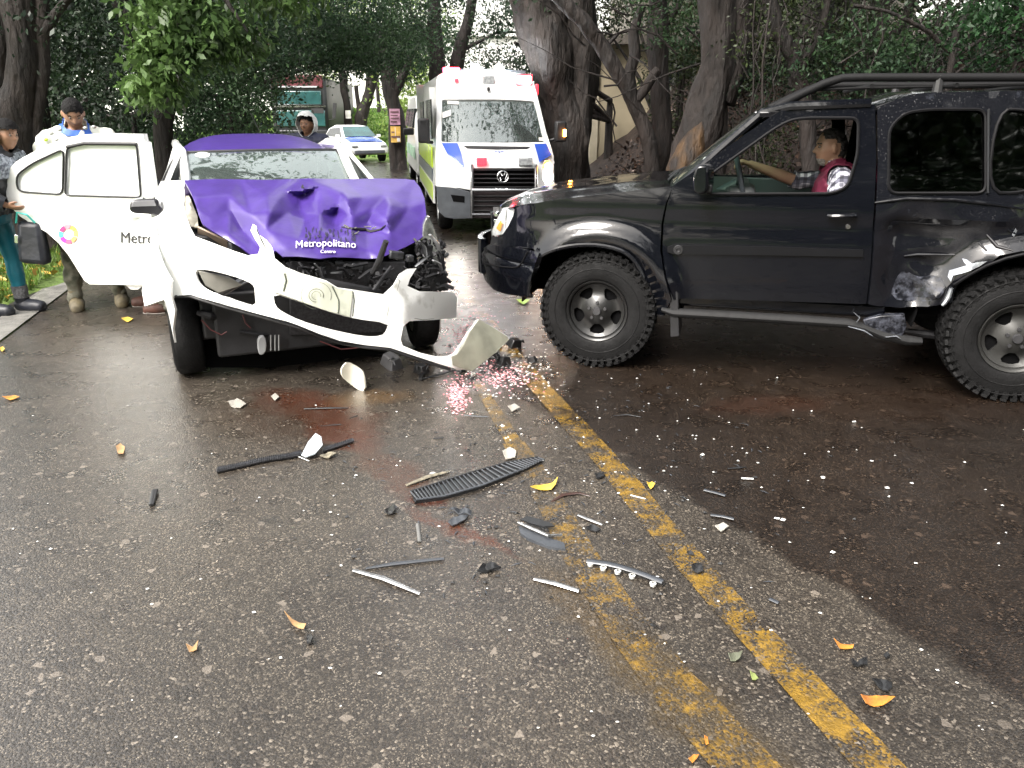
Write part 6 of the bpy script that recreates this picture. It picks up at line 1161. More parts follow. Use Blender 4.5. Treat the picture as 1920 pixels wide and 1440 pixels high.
def human(label, loc, rz, J=None, H=1.72, wear=(), skin=None, hair=None, head_rot=(0, 0, 0), hair_fn=None, hair_off=.012, bulk=1.0, hands=None, female=False, extra_fn=None, voxel=.009, brows=True, legs=True, beard=None):
    o = empty('person', loc, rz, label, 'person'); k = H / 1.72
    j = dict(pel=(0, 0, .93), waist=(0, -.005, 1.08), chest=(0, 0, 1.27), neck=(0, .01, 1.46), head=(0, -.01, 1.60), shL=(-.19, .01, 1.40), shR=(.19, .01, 1.40), elL=(-.25, .04, 1.12), elR=(.25, .04, 1.12), wrL=(-.24, -.06, .88), wrR=(.24, -.06, .88),
             hipL=(-.09, 0, .9), hipR=(.09, 0, .9), knL=(-.1, -.02, .49), knR=(.1, -.02, .49), anL=(-.11, .03, .09), anR=(.11, .03, .09))
    j = {a: Vector(b) * k for a, b in j.items()}; j.update({a: Vector(b) for a, b in (J or {}).items()})
    m = MB(); bones = []; b_ = bulk
    def limb(a, b, r, lab): m.tube([j[a], j[a].lerp(j[b], .35), j[a].lerp(j[b], .7), j[b]], [q * k for q in r], 12); bones.append((j[a], j[b], lab, sum(r) / len(r) * k)); ball(m, j[b], r[-1] * k * 1.0, 8); ball(m, j[a], r[0] * k, 8)
    X = (j['shR'] - j['shL']).normalized()
    def torso(pts):
        vs, fs = [], []; N = 20
        for p, rx, ry, ax in pts:
            ax = ax.normalized()
            i_ = len(vs) // N; t = (pts[min(i_ + 1, len(pts) - 1)][0] - pts[max(i_ - 1, 0)][0]).normalized(); fy = t.cross(ax).normalized()
            for q in range(N): w = 2 * PI * q / N; c_, s_ = math.cos(w), math.sin(w); vs.append(p + ax * (rx * k * (abs(c_) ** .8) * (1 if c_ > 0 else -1)) + fy * (ry * k * (abs(s_) ** .85) * (1 if s_ > 0 else -1)))
        n = len(pts)
        for i in range(n - 1):
            for q in range(N): fs.append((i * N + q, i * N + (q + 1) % N, (i + 1) * N + (q + 1) % N, (i + 1) * N + q))
        fs += [tuple(range(N))[::-1], tuple((n - 1) * N + q for q in range(N))]; m.add(vs, fs)
    Xh = (j['hipR'] - j['hipL']).normalized(); hw = .165 if not female else .175
    torso([(j['pel'] - Vector((0, 0, .1)) * k, hw * .7, .09, Xh), (j['pel'], hw, .115, Xh), (j['waist'], .145 * b_, .105 * b_, Xh.lerp(X, .4)), (j['chest'], .175 * b_, .12 * b_, X), ((j['shL'] + j['shR']) / 2 - Vector((0, 0, .02)), .17 * b_, .1 * b_, X), ((j['shL'] + j['shR']) / 2 + (j['neck'] - (j['shL'] + j['shR']) / 2) * .6, .1, .075, X), (j['neck'], .06, .06, X)])
    bones += [(j['pel'], j['waist'], 'hip', .14), (j['waist'], j['neck'] - Vector((0, 0, .05)), 'torso', .15)]
    limb('neck', 'head', [.058, .054, .052, .05], 'neck')
    for s in 'LR':
        m.tube([j['neck'] - Vector((0, -.01, .03)), j['neck'].lerp(j['sh' + s], .5) - Vector((0, 0, .015)), j['sh' + s]], [.05 * k, .055 * k, .055 * b_ * k], 10)
        limb('sh' + s, 'el' + s, [.06 * b_, .052 * b_, .045, .041], 'uarm' + s); limb('el' + s, 'wr' + s, [.041, .042, .033, .026], 'farm' + s)
        if legs:
            limb('hip' + s, 'kn' + s, [.09, .086, .068, .056], 'thigh' + s); limb('kn' + s, 'an' + s, [.056, .06, .045, .037], 'shin' + s)
            f = (j.get('toe' + s) or (j['an' + s] + Vector((0, -.19, -.055)) * k)); m.tube([j['an' + s] + (j['an' + s] - f).normalized() * .05 * k + Vector((0, 0, -.045 * k)), j['an' + s] + Vector((0, 0, -.045 * k)), j['an' + s].lerp(f, .6) + Vector((0, 0, -.02 * k)), f], [.03 * k, .042 * k, .043 * k, .028 * k], 10); bones.append((j['an' + s], f, 'foot' + s, .04))
    from mathutils import Euler
    HM = Matrix.Translation(j['head']) @ Euler(head_rot).to_matrix().to_4x4() @ Matrix.Scale(k, 4)
    n1, n2 = 44, 56; vs, fs = [], []
    for a in range(n1 + 1):
        t = PI * a / n1
        for q in range(n2): w = 2 * PI * q / n2; vs.append(HM @ head_pt((math.sin(t) * math.cos(w), math.sin(t) * math.sin(w), math.cos(t))))
    for a in range(n1):
        for q in range(n2): fs.append((a * n2 + q, (a + 1) * n2 + q, (a + 1) * n2 + (q + 1) % n2, a * n2 + (q + 1) % n2))
    m.add(vs, fs)
    for s in (-1, 1):                                       # ears
        c = HM @ Vector((s * .08, .012, -.005)); Me = (Euler(head_rot).to_matrix() @ Euler((.15, 0, s * .45)).to_matrix()); ball(m, c, (.009 * k, .019 * k, .031 * k), 8, Me)
    hh = hands or {}
    for s, sg in (('L', -1), ('R', 1)):
        d = (j['wr' + s] - j['el' + s]).normalized(); pf = hh.get(s, {}).get('palm', Vector((-sg * .6, -.8, 0))); zc = -d; yc = (-(pf - zc * pf.dot(zc))).normalized(); xc = yc.cross(zc)
        M = Matrix((xc, yc, zc)).transposed().to_4x4(); M = Matrix.Translation(j['wr' + s]) @ M; hand_mb(m, M, -sg, hh.get(s, {}).get('curl', .5), k * .95); bones.append((j['wr' + s], j['wr' + s] + d * .12, 'hand' + s, .035))
    me = eval_mesh(m, [('REMESH', dict(mode='VOXEL', voxel_size=voxel)), ('SMOOTH', dict(factor=.5, iterations=2))])
    n = len(me.vertices); co = np.empty(n * 3); me.vertices.foreach_get('co', co); co = co.reshape(-1, 3); no = np.empty(n * 3); me.vertices.foreach_get('normal', no); no = no.reshape(-1, 3)
    HI = np.array(HM.inverted()); hl = co @ HI[:3, :3].T + HI[:3, 3]
    labs = sorted({b[2] for b in bones}); best = np.full(n, 1e9); lab = np.zeros(n, int)
    for a, b, l, r in bones:
        a_, b2 = np.array(a), np.array(b); d = b2 - a_; t = np.clip(((co - a_) @ d) / (d @ d), 0, 1); ds = np.linalg.norm(co - a_ - t[:, None] * d, axis=1) - r
        u = ds < best; best[u] = ds[u]; lab[u] = labs.index(l)
    hd = (np.abs(hl[:, 0]) < .1) & (np.abs(hl[:, 1]) < .135) & (hl[:, 2] > -.118) & (hl[:, 2] < .15) & ~((hl[:, 2] < -.07) & (hl[:, 1] > -.02))
    L = np.array([labs[i] for i in lab], dtype=object); L[hd] = 'head'
    body = link('body', me, skin, o, sm=80)
    polys = [tuple(p.vertices) for p in me.polygons]
    def shell(name, mask, off, mt, wr=.0, wf=9, par=o, thick=.004, flare=None):
        f = [p for p in polys if sum(mask[i] for i in p) >= len(p) - 1]
        if not f: return None
        used = sorted({i for p in f for i in p}); ix = {a: b for b, a in enumerate(used)}; V = co[used] + no[used] * off
        if wr: V = V + no[used] * np.array([wr * (noise.noise(Vector(v) * wf) + .6 * noise.noise(Vector(v) * wf * 2.3)) for v in V])[:, None]
        if flare is not None: V = flare(V)
        me2 = bpy.data.meshes.new(name); me2.from_pydata([tuple(v) for v in V], [], [tuple(ix[i] for i in p) for p in f]); me2.update(); return link(name, me2, mt, par, sm=80, thick=thick, off=-1)
    def below(bone, frac):                                  # part of a limb beyond frac of its length
        a, b = np.array(j[bone[0]]), np.array(j[bone[1]]); d = b - a; return ((co - a) @ d) / (d @ d) > frac
    for w in wear: shell(w[0], w[1](L, co, hl, below), w[2], w[3], *(w[4:5] or [0.0]))
    hx, hy, hz = hl[:, 0], hl[:, 1], hl[:, 2]
    if hair:
        hm = hair_fn(hx, hy, hz, L) if hair_fn else (L == 'head') & ((hz > .058 - .02 * (np.abs(hx) > .045)) | ((hy > -.02) & (hz > .005)) | ((hy > .035) & (hz > -.06))) & ~((np.abs(hx) > .06) & (hy < .04) & (hz < .03))
        shell('hair', hm, hair_off, hair, .006, 60)
    if brows:
        shell('eyebrow', (L == 'head') & (hy < -.06) & (np.abs(hx) > .012) & (np.abs(hx) < .05) & (hz > .026) & (hz < .036), .0025, hair or skin)
        shell('lips', (L == 'head') & (hy < -.08) & (np.abs(hx) < .024) & (hz > -.066) & (hz < -.052), .001, mat('lip_brown', (.26, .1, .08), .45))
        for s in (-1, 1): e = MB(); ball(e, HM @ Vector((s * .031, -.074, .010)), .0105 * k, 8); eo = e.build('eye', mat('eye_white', (.16, .13, .11), .5), o); e = MB(); ball(e, HM @ Vector((s * .031, -.0815, .009)), .0052 * k, 6); e.build('iris', mat('eye_dark', (.015, .01, .008), .15), eo)
    if beard: shell('beard', beard[0](hx, hy, hz, L), .004, beard[1], .003, 120)
    return o, j, HM, (L, co, no, hl, polys, shell)
SK_ = mat('skin_tan', (.3, .165, .105), .5, var=.15, vs=18); SK_D = mat('skin_brown', (.25, .13, .08), .5, var=.15, vs=18)
HAIR = mat('hair_black', (.007, .0065, .007), .75, spec=.2, var=.3, vs=80, bump=.8, bs=120)
any_ = lambda L, *n: np.isin(L.astype(str), n)
tor = lambda L: any_(L, 'torso', 'hip')
# the driver
def plaid():
    m, N, K = nodes('plaid_shirt'); b = N['Principled BSDF']; b.inputs['Roughness'].default_value = .8; tc = N.new('ShaderNodeTexCoord'); out = None
    for ax, rot in (('X', 0), ('Z', 0), ('Y', 0)):
        w = N.new('ShaderNodeTexWave'); w.bands_direction = ax; w.inputs['Scale'].default_value = 7; w.inputs['Distortion'].default_value = .6; K.new(tc.outputs['Object'], w.inputs[0])
        r = N.new('ShaderNodeValToRGB'); e = r.color_ramp.elements; e[0].position = .42; e[1].position = .58; e[0].color = (.16, .16, .2, 1); e[1].color = (1, 1, 1, 1); K.new(w.outputs[0], r.inputs[0])
        if out is None: out = r.outputs[0]
        else: x = N.new('ShaderNodeMixRGB'); x.blend_type = 'MULTIPLY'; x.inputs[0].default_value = .75; K.new(out, x.inputs[1]); K.new(r.outputs[0], x.inputs[2]); out = x.outputs[0]
    x = N.new('ShaderNodeMixRGB'); x.blend_type = 'MULTIPLY'; x.inputs[0].default_value = 1; x.inputs[2].default_value = (.75, .75, .8, 1); K.new(out, x.inputs[1]); K.new(x.outputs[0], b.inputs['Base Color']); return m
PL = plaid()
dh = SV.hit(1556, 277, 1, .5); ang = SV.a - PI / 2              # person faces local -x of the car
base = Vector((dh.x + .02, .5, .3)); bw_ = SV.Wd(base)
def dl(p): w = SV.Wd(p) - bw_; c, s = math.cos(-ang), math.sin(-ang); return Vector((w.x * c - w.y * s, w.x * s + w.y * c, w.z))
dJ = dict(head=dl(dh), neck=dl(dh + Vector((.045, 0, -.125))), chest=dl(dh + Vector((.06, .0, -.36))), waist=dl(dh + Vector((.06, 0, -.55))), pel=dl(dh + Vector((.05, 0, -.68))),
          shL=dl(SV.hit(1580, 338, 1, .30)), shR=dl(SV.hit(1568, 330, 1, .68)), elL=dl(SV.hit(1560, 385, 1, .2)), wrL=dl(SV.hit(1500, 400, 1, .3)), elR=dl(SV.hit(1494, 340, 1, .7)), wrR=dl(SV.hit(1408, 308, 1, .62)),
          hipL=dl(dh + Vector((.04, -.09, -.7))), hipR=dl(dh + Vector((.04, .09, -.7))), knL=dl(dh + Vector((-.4, -.12, -.62))), knR=dl(dh + Vector((-.4, .12, -.62))), anL=dl(dh + Vector((-.5, -.12, -.95))), anR=dl(dh + Vector((-.55, .12, -.95))))
vest = mat('vest_maroon', (.13, .014, .04), .55, var=.25, vs=9, bump=.6, bs=9); jeans = mat('trousers_dark', (.03, .035, .05), .8, var=.3)
gb = mat('beard_grey', (.42, .4, .38), .7, var=.5, vs=90, bump=.6, bs=90)
drv, *_ = human('grey bearded driver in maroon vest and plaid shirt holding the wheel', bw_, ang, dJ, H=1.66, voxel=.0065, skin=mat('skin_driver', (.4, .235, .16), .5, var=.18, vs=15), hair=mat('hair_grizzled', (.03, .028, .028), .6, var=.5, vs=70, bump=.8, bs=100), head_rot=(R(2), 0, R(12)), hair_off=.006,
    hair_fn=lambda x, y, z, L: (L == 'head') & (((z > .055) & (y > -.055)) | ((y > .015) & (z > .02)) | ((y > .035) & (z > -.055))) & ~((np.abs(x) > .062) & (y < .045) & (z < .03)),
    wear=[('shirt', lambda L, c, h, b: any_(L, 'torso', 'hip', 'uarmL', 'uarmR') | (any_(L, 'farmR') & ~b(('elR', 'wrR'), .12)) | (any_(L, 'farmL') & ~b(('elL', 'wrL'), .2)), .014, PL, .012), ('vest', lambda L, c, h, b: tor(L), .032, vest, .02), ('collar', lambda L, c, h, b: any_(L, 'neck') & (h[:, 2] < -.105), .03, vest, .004), ('trousers', lambda L, c, h, b: any_(L, 'thighL', 'thighR', 'shinL', 'shinR'), .014, jeans, .01)],
    hands={'R': dict(palm=dl(base + Vector((-.6, 0, -1))) - dl(base), curl=1.0), 'L': dict(curl=.7)}, beard=(lambda x, y, z, L: (L == 'head') & (y < -.03) & (((z < -.066) & (np.abs(x) < .045)) | ((z > -.05) & (z < -.04) & (np.abs(x) < .028) & (y < -.085))), gb))
# man in the white and blue jacket, head bowed
jw = mat('jacket_white', (.78, .8, .72), .6, var=.12, vs=9, bump=.4, bs=8); jb = mat('jacket_blue', (.03, .12, .5), .5, var=.2, vs=9); camo = mat('camouflage_cloth', (.2, .19, .15), .85, col2=(.08, .085, .06), vs=16)
boot_t = mat('boot_tan', (.17, .14, .08), .7, col2=(.08, .07, .05), vs=12); shoe_b = mat('shoe_brown', (.12, .05, .035), .6, var=.5, vs=14); sole = mat('sole_pale', (.45, .42, .38), .6, var=.3)
p1 = G(157, 577); hp = PY(137, 213, 6.85)
a1 = R(28); toL = lambda P, base, a: (lambda d: Vector((d.x * math.cos(-a) - d.y * math.sin(-a), d.x * math.sin(-a) + d.y * math.cos(-a), d.z)))(P - base)
hpl = toL(hp, p1 + Vector((.1, .05, 0)), a1)
H1 = dict(head=hpl, neck=hpl + Vector((0, .075, -.11)), chest=hpl + Vector((0, .09, -.34)), waist=hpl * .5 + Vector((0, .06, .3)), shL=hpl + Vector((-.21, .07, -.22)), shR=hpl + Vector((.21, .07, -.22)), elL=hpl + Vector((-.3, .06, -.48)), elR=hpl + Vector((.28, .06, -.46)), wrL=hpl + Vector((-.26, -.06, -.7)), wrR=hpl + Vector((.24, -.06, -.7)), pel=(0, .03, .95), hipL=(-.1, .03, .92), hipR=(.1, .03, .92), knL=(-.13, .0, .5), knR=(.14, -.03, .5), anL=(-.16, .02, .09), anR=(.2, .03, .09))
man, jj, HM1, ctx = human('short haired man in white jacket with blue collar looking down behind the door', p1 + Vector((.1, .05, 0)), a1, H1, H=1.76, skin=SK_, hair=HAIR, head_rot=(R(34), 0, R(4)), hair_off=.008, bulk=1.12,
    wear=[('trousers', lambda L, c, h, b: any_(L, 'hip', 'thighL', 'thighR', 'shinL', 'shinR'), .022, camo, .016), ('jacket', lambda L, c, h, b: any_(L, 'torso', 'hip', 'uarmL', 'uarmR', 'farmL', 'farmR'), .034, jw, .022), ('collar', lambda L, c, h, b: any_(L, 'neck') | (any_(L, 'torso') & (h[:, 2] < -.06) & (h[:, 2] > -.15) & (np.abs(h[:, 0]) < .1) & (h[:, 1] < .1)), .043, jb, .006), ('boot', lambda L, c, h, b: any_(L, 'footL') | (any_(L, 'shinL') & b(('knL', 'anL'), .8)), .018, boot_t, .004), ('boot', lambda L, c, h, b: any_(L, 'footR') | (any_(L, 'shinR') & b(('knR', 'anR'), .8)), .018, boot_t, .004)])
for (u, v) in ((112, 243), (96, 250), (86, 262), (160, 240), (176, 238), (106, 262)): q = MB(); ball(q, toL(PY(u, v, 6.62), man.location, a1), (.018, .02, .014), 6); q.build('jacket_spot', mat('spot_grey', (.35, .36, .33), .6) if u != 86 else lime, man)
# second person hidden by the door: only trainers and trouser ends show
p2 = G(262, 590); a2 = R(-78)
p2h, *_ = human('person in dark jeans and brown trainers hidden behind the open door', p2 + Vector((.02, .22, 0)), a2, dict(head=(0, -.02, 1.3), neck=(0, .05, 1.17), chest=(0, .1, 1.02), waist=(0, .12, .85), pel=(0, .12, .72), shL=(-.17, .06, 1.12), shR=(.17, .06, 1.12), elL=(-.17, -.05, .88), elR=(.17, -.05, .88), wrL=(-.07, -.25, .92), wrR=(.07, -.25, .9), hipL=(-.1, .12, .7), hipR=(.1, .12, .7), knL=(-.12, -.12, .44), knR=(.12, -.1, .44), anL=(-.13, .0, .09), anR=(.16, .16, .09)), H=1.7, skin=SK_D, hair=HAIR,
    wear=[('jeans', lambda L, c, h, b: any_(L, 'hip', 'thighL', 'thighR', 'shinL', 'shinR'), .018, camo, .02), ('jumper', lambda L, c, h, b: any_(L, 'torso', 'uarmL', 'uarmR', 'farmL', 'farmR'), .02, jeans, .012), ('shoe', lambda L, c, h, b: any_(L, 'footL'), .016, shoe_b, .003), ('shoe', lambda L, c, h, b: any_(L, 'footR'), .016, shoe_b, .003), ('sole', lambda L, c, h, b: any_(L, 'footL') & (c[:, 2] < .02), .022, sole), ('sole', lambda L, c, h, b: any_(L, 'footR') & (c[:, 2] < .02), .022, sole)])
# hooded man behind the roof
hoodw = mat('hood_white', (.8, .82, .82), .65, var=.08, vs=9, bump=.3, bs=9); navy = mat('jacket_navy', (.02, .025, .06), .6, var=.3); 
b3 = PY(578, 240, 9.9); b3.z = 0; h3 = PY(577, 234, 9.85)
def hood_flare(V): return V
m3, j3, HM3, ctx3 = human('man in white hood and navy jacket standing behind the purple car roof', b3, R(-14), dict(head=Vector((0, -.03, h3.z)), neck=Vector((0, .0, h3.z - .14))), H=1.72 * h3.z / 1.6, skin=SK_D, hair=HAIR, brows=True,
    wear=[('jacket', lambda L, c, h, b: any_(L, 'torso', 'hip', 'uarmL', 'uarmR', 'farmL', 'farmR'), .04, navy, .02), ('collar', lambda L, c, h, b: any_(L, 'neck') & (h[:, 2] < -.1), .03, lime), ('trousers', lambda L, c, h, b: any_(L, 'thighL', 'thighR', 'shinL', 'shinR'), .02, jeans, .01), ('hood', lambda L, c, h, b: (any_(L, 'head', 'neck')) & ((h[:, 1] > -.035) | (h[:, 2] > .075)) & (h[:, 2] > -.17), .05, hoodw, .01), ('shoe', lambda L, c, h, b: any_(L, 'footL', 'footR'), .015, shoe_b)])
# woman at the left edge in teal leggings
teal_l = mat('leggings_teal', (.01, .17, .24), .42, var=.25, vs=4); jk = mat('padded_jacket_black', (.016, .018, .026), .45, var=.4, vs=9, bump=1.2, bs=7); grey_k = mat('knit_grey', (.16, .16, .17), .9, var=.5, vs=60, bump=1, bs=60); plb = mat('scarf_pattern', (.45, .5, .58), .8, col2=(.08, .09, .12), vs=40)
b4 = G(40, 588) + Vector((-.1, .02, 0)); a4 = R(84)
w4, *_ = human('long haired woman in black jacket, teal leggings and dark boots at the left edge', b4, a4, dict(head=(.0, -.3, 1.49), neck=(0, -.21, 1.36), chest=(0, -.12, 1.2), waist=(0, -.06, 1.03), pel=(0, -.03, .88), shL=(-.18, -.17, 1.31), shR=(.18, -.17, 1.31), elL=(-.23, -.1, 1.04), wrL=(-.16, -.3, .95), elR=(.22, -.08, 1.02), wrR=(.12, -.28, .93), anL=(-.1, .1, .09), anR=(.1, -.05, .09), knL=(-.1, .05, .47), knR=(.1, -.04, .47)), H=1.6, female=True, skin=SK_, hair=HAIR, hair_off=.024, head_rot=(R(8), 0, R(-10)),
    hair_fn=lambda x, y, z, L: (np.isin(L.astype(str), ['head', 'neck', 'torso'])) & ((z > .05) | (y > -.005)) & (z > -.3) & (np.abs(x) < .12) & ~((L == 'torso') & (y < .03)), bulk=1.08,
    wear=[('leggings', lambda L, c, h, b: any_(L, 'hip', 'thighL', 'thighR', 'shinL', 'shinR'), .012, teal_l, .004), ('jacket', lambda L, c, h, b: any_(L, 'torso', 'hip', 'uarmL', 'uarmR', 'farmL', 'farmR') & (c[:, 2] > .86), .036, jk, .02), ('scarf', lambda L, c, h, b: (any_(L, 'torso', 'uarmR', 'uarmL') & (c[:, 2] > 1.16) & (c[:, 2] < 1.34)), .045, plb, .008),
          ('cuff', lambda L, c, h, b: (any_(L, 'shinL') & b(('knL', 'anL'), .62)), .022, grey_k, .004), ('cuff', lambda L, c, h, b: (any_(L, 'shinR') & b(('knR', 'anR'), .62)), .022, grey_k, .004), ('boot', lambda L, c, h, b: any_(L, 'footL') | (any_(L, 'shinL') & b(('knL', 'anL'), .9)), .026, jk, .004), ('boot', lambda L, c, h, b: any_(L, 'footR') | (any_(L, 'shinR') & b(('knR', 'anR'), .9)), .026, jk, .004)])
m = MB()
for k in range(9):
    x = -.075 + .019 * k; m.tube([(x * .8, -.26 + abs(x) * .3, 1.56), (x * 1.1, -.19, 1.47), (x * 1.25 + rnd(-.01, .01), -.12, 1.34), (x * 1.3 + rnd(-.02, .02), -.08, 1.2 + rnd(-.03, .03))], [.03, .036, .03, .008], 8)
m.build('long_hair', HAIR, w4, sm=80)
bag0 = PY(70, 490, 6.55); bo_ = empty('handbag', bag0, 0, 'black bag with a turquoise strap hanging in front of the woman', 'bag')
m = MB(); m.box((0, 0, .16), (.25, .13, .36), rot=(0, .08, 0), taper=.8); m.build('body', jk, bo_, bev=.045); m = MB(); m.tube([(-.08, -.05, .33), (-.03, -.09, .42), (.04, -.08, .4), (.07, -.04, .33)], .008, 6); m.build('strap', mat('strap_turquoise', (.05, .45, .4), .5), bo_); m = MB(); m.box((-.09, -.075, .2), (.03, .01, .07), rot=(0, .2, 0)); m.build('buckle', chrome, bo_, bev=.003)
# ---------------- broken pieces on the road ----------------
def ol_px(name, label, pts, mt, cat='debris', h=.01, z=.006, lift=None, bev=.002, group=None, parts=(), tilt=0):
    """flat or bent piece lying on the road under that outline, with its real thickness"""
    g = [G(u, v) for u, v in pts]; c = sum(g, Vector()) / len(g); o = empty(name, (c.x, c.y, 0), 0, label, cat, group)
    def f(u, v): p = G(u, v) - c; p.z = z + (lift(u, v) if lift else 0); return p
    xs = max(p[0] for p in pts) - min(p[0] for p in pts); ys = max(p[1] for p in pts) - min(p[1] for p in pts)
    panel(name + '_body' if False else 'shell', pts, f, mt, o, res=max(4, min(xs, ys) / 3, xs / 14), thick=h, off=0, sm=30, bev=bev); return o, c, f
def rod(name, label, pts, r, mt, cat='debris', group=None, z=0, n=8, flat=.5, extra=None):
    g = [G(u, v) for u, v in pts]; c = sum(g, Vector()) / len(g); o = empty(name, (c.x, c.y, 0), 0, label, cat, group); rr = r if isinstance(r, (list, tuple)) else [r] * len(g)
    m = MB(); P_ = [p - c + Vector((0, 0, q * flat + z + .003)) for p, q in zip(g, rr)]; m.tube(P_, rr, n, flat=flat); m.build('shell', mt, o); return o, c, P_
plm = mat('trim_black', (.016, .0165, .018), .32, var=.4, coat=.4, rvar=.2); plg = mat('trim_slate', (.05, .056, .066), .3, var=.3, coat=.4); wht = mat('shard_white', (.75, .76, .74), .3, coat=.5, var=.1); brw = mat('trim_brown_black', (.05, .022, .016), .3, coat=.4, var=.3); chr_ = mat('trim_chrome', (.62, .62, .62), .2, metal=.9, var=.5, vs=40)
# ribbed grille slat piece
g0 = [(770, 925), (778, 945), (830, 938), (900, 918), (985, 884), (1017, 869), (1010, 862), (950, 873), (880, 893), (820, 912)]
o, c, f = ol_px('grille_insert', 'long black ribbed grille insert lying left of the yellow leaf', g0, plm, 'car part', h=.012)
ribs = MB()
top = [(770, 928), (820, 912), (880, 893), (950, 873), (1008, 863)]; bot = [(780, 944), (832, 937), (902, 917), (980, 886), (1016, 868)]
for k in range(32):
    t = k / 31 * (len(top) - 1); i = min(int(t), len(top) - 2); w = t - i; a = (top[i][0] + (top[i + 1][0] - top[i][0]) * w, top[i][1] + (top[i + 1][1] - top[i][1]) * w); b = (bot[i][0] + (bot[i + 1][0] - bot[i][0]) * w + 4, bot[i][1] + (bot[i + 1][1] - bot[i][1]) * w)
    m = MB(); m.tube([f(*a) + Vector((0, 0, .012)), f(*b) + Vector((0, 0, .012))], .0038, 5); m.build('rib', plg, o)
m = MB(); m.tube([f(*p) + Vector((0, 0, .012)) for p in bot], .005, 6); m.build('rim', plg, o); m = MB(); m.tube([f(*p) + Vector((0, 0, .012)) for p in top], .005, 6); m.build('rim', plm, o)
# corrugated hose
hp_ = chaikin([(410, 887), (450, 878), (500, 866), (540, 861), (565, 855)], 1, False); o, c, P_ = rod('corrugated_hose', 'long grey corrugated tube split in two, left of the bumper lip', hp_, .014, mat('hose_grey', (.06, .062, .07), .35, coat=.4, var=.4, vs=50), 'hose', flat=.9)
m = MB()
for a, b in zip(P_, P_[1:]):
    for q in range(6): p = a.lerp(b, q / 6); m.lathe([(-.004, .013), (0, .018), (.004, .013)], p, 'x', 10)
tag(m.build('corrugation', MATS['hose_grey'], o, sm=0), kind='stuff')
o, c, P_ = rod('corrugated_hose', 'short ribbed tube end beside the white plastic clip', [(608, 848), (630, 841), (662, 830)], .013, MATS['hose_grey'], 'hose', flat=.9); m = MB()
for a, b in zip(P_, P_[1:]):
    for q in range(9): p = a.lerp(b, q / 9); m.lathe([(-.004, .012), (0, .017), (.004, .012)], p, 'x', 10)
tag(m.build('corrugation', MATS['hose_grey'], o, sm=0), kind='stuff')
ol_px('plastic_shard', 'pale blue white shard standing on the corrugated tube', [(566, 862), (580, 846), (594, 836), (604, 840), (606, 850), (592, 860), (575, 864)], mat('shard_bluewhite', (.55, .62, .68), .3, coat=.4), lift=lambda u, v: .05 * (864 - v) / 28, h=.006, z=.02)
rod('bolt_stem', 'thin white clip stem just under the blue white shard', [(556, 856), (580, 866)], .004, wht, 'clip')
for lab, pts, r, mt in [
    ('slim black trim strip lying level behind the corrugated tube', [(570, 768), (612, 767), (652, 766)], [.006, .009, .004], plm),
    ('short grey trim strip with dark hook beside the faded yellow line', [(870, 780), (892, 782), (915, 783)], .006, plg),
    ('beige edged black strip just above the ribbed insert', [(762, 912), (800, 898), (842, 886)], [.008, .014, .007], mat('trim_beige', (.3, .27, .2), .35, coat=.3, var=.6, vs=30)),
    ('dark grey trim strip pointing right above the pale long strip', [(686, 1068), (740, 1060), (832, 1050)], [.006, .011, .008], plg),
    ('long pale silver trim strip slanting down to the right', [(663, 1072), (720, 1088), (788, 1116)], [.009, .013, .007], chr_),
    ('silver trim strip between the pale long strip and the clipped rail', [(1001, 1088), (1040, 1097), (1086, 1111)], [.007, .012, .01], chr_),
    ('short upright grey peg above the dark trim strip', [(783, 985), (787, 1018)], .008, mat('peg_grey', (.14, .14, .135), .4, coat=.3)),
    ('short black hinge pin standing alone on the left lane', [(291, 923), (284, 950)], [.016, .011], plm),
    ('bent maroon black strip under the yellow leaf', [(1034, 942), (1055, 931), (1085, 927), (1107, 932)], [.004, .012, .009, .004], brw),
    ('silver topped strip with clip right of the bent maroon strip', [(1084, 968), (1105, 977), (1130, 986)], [.007, .01, .006], chr_),
    ('dark slim bar with pale tip on the right lane', [(1320, 921), (1340, 926), (1360, 932)], .009, plg),
    ('dark slim bar just below the pale tipped bar on the right lane', [(1332, 968), (1355, 971), (1376, 976)], .009, plg),
    ('thin black bar beside the white chip on the right lane', [(1364, 880), (1384, 879), (1398, 877)], [.004, .008, .004], plm),
    ('small white bar lying on the right lane', [(1390, 899), (1412, 900)], .007, wht),
    ('thin black strip near the tyre of the black car', [(1150, 781), (1175, 779), (1202, 783)], [.003, .008, .003], plm),
    ('small dark peg right of the main yellow line', [(1443, 1126), (1460, 1134)], .009, plg),
    ('dark sliver above the ribbed insert', [(812, 824), (832, 822)], [.004, .007], plm),
    ('dark sliver near the red brown stain', [(655, 786), (670, 781)], [.003, .006], plm),
    ('white splinter lying on the main yellow line', [(1182, 930), (1210, 937)], .004, wht),
    ('black twig shaped strip left of the red brown stain', [(600, 800), (640, 797)], [.002, .005], plm)]:
    rod('trim_strip', lab, pts, r, mt)
# clipped rail
o, c, P_ = rod('clipped_rail', 'black rail with four pale clips lying across the lines', chaikin([(1100, 1059), (1150, 1066), (1200, 1082), (1243, 1099)], 1, False), .014, plg, 'car part', z=.008)
for (u, v) in ((1107, 1062), (1131, 1070), (1158, 1077), (1185, 1085), (1224, 1100)): m = MB(); p = G(u, v) - c; m.lathe([(0, .001), (0, .011), (.012, .013), (.014, .006)], (p.x, p.y, .004), 'z', 12); m.build('clip', mat('clip_pale', (.6, .6, .57), .35, coat=.3), o)
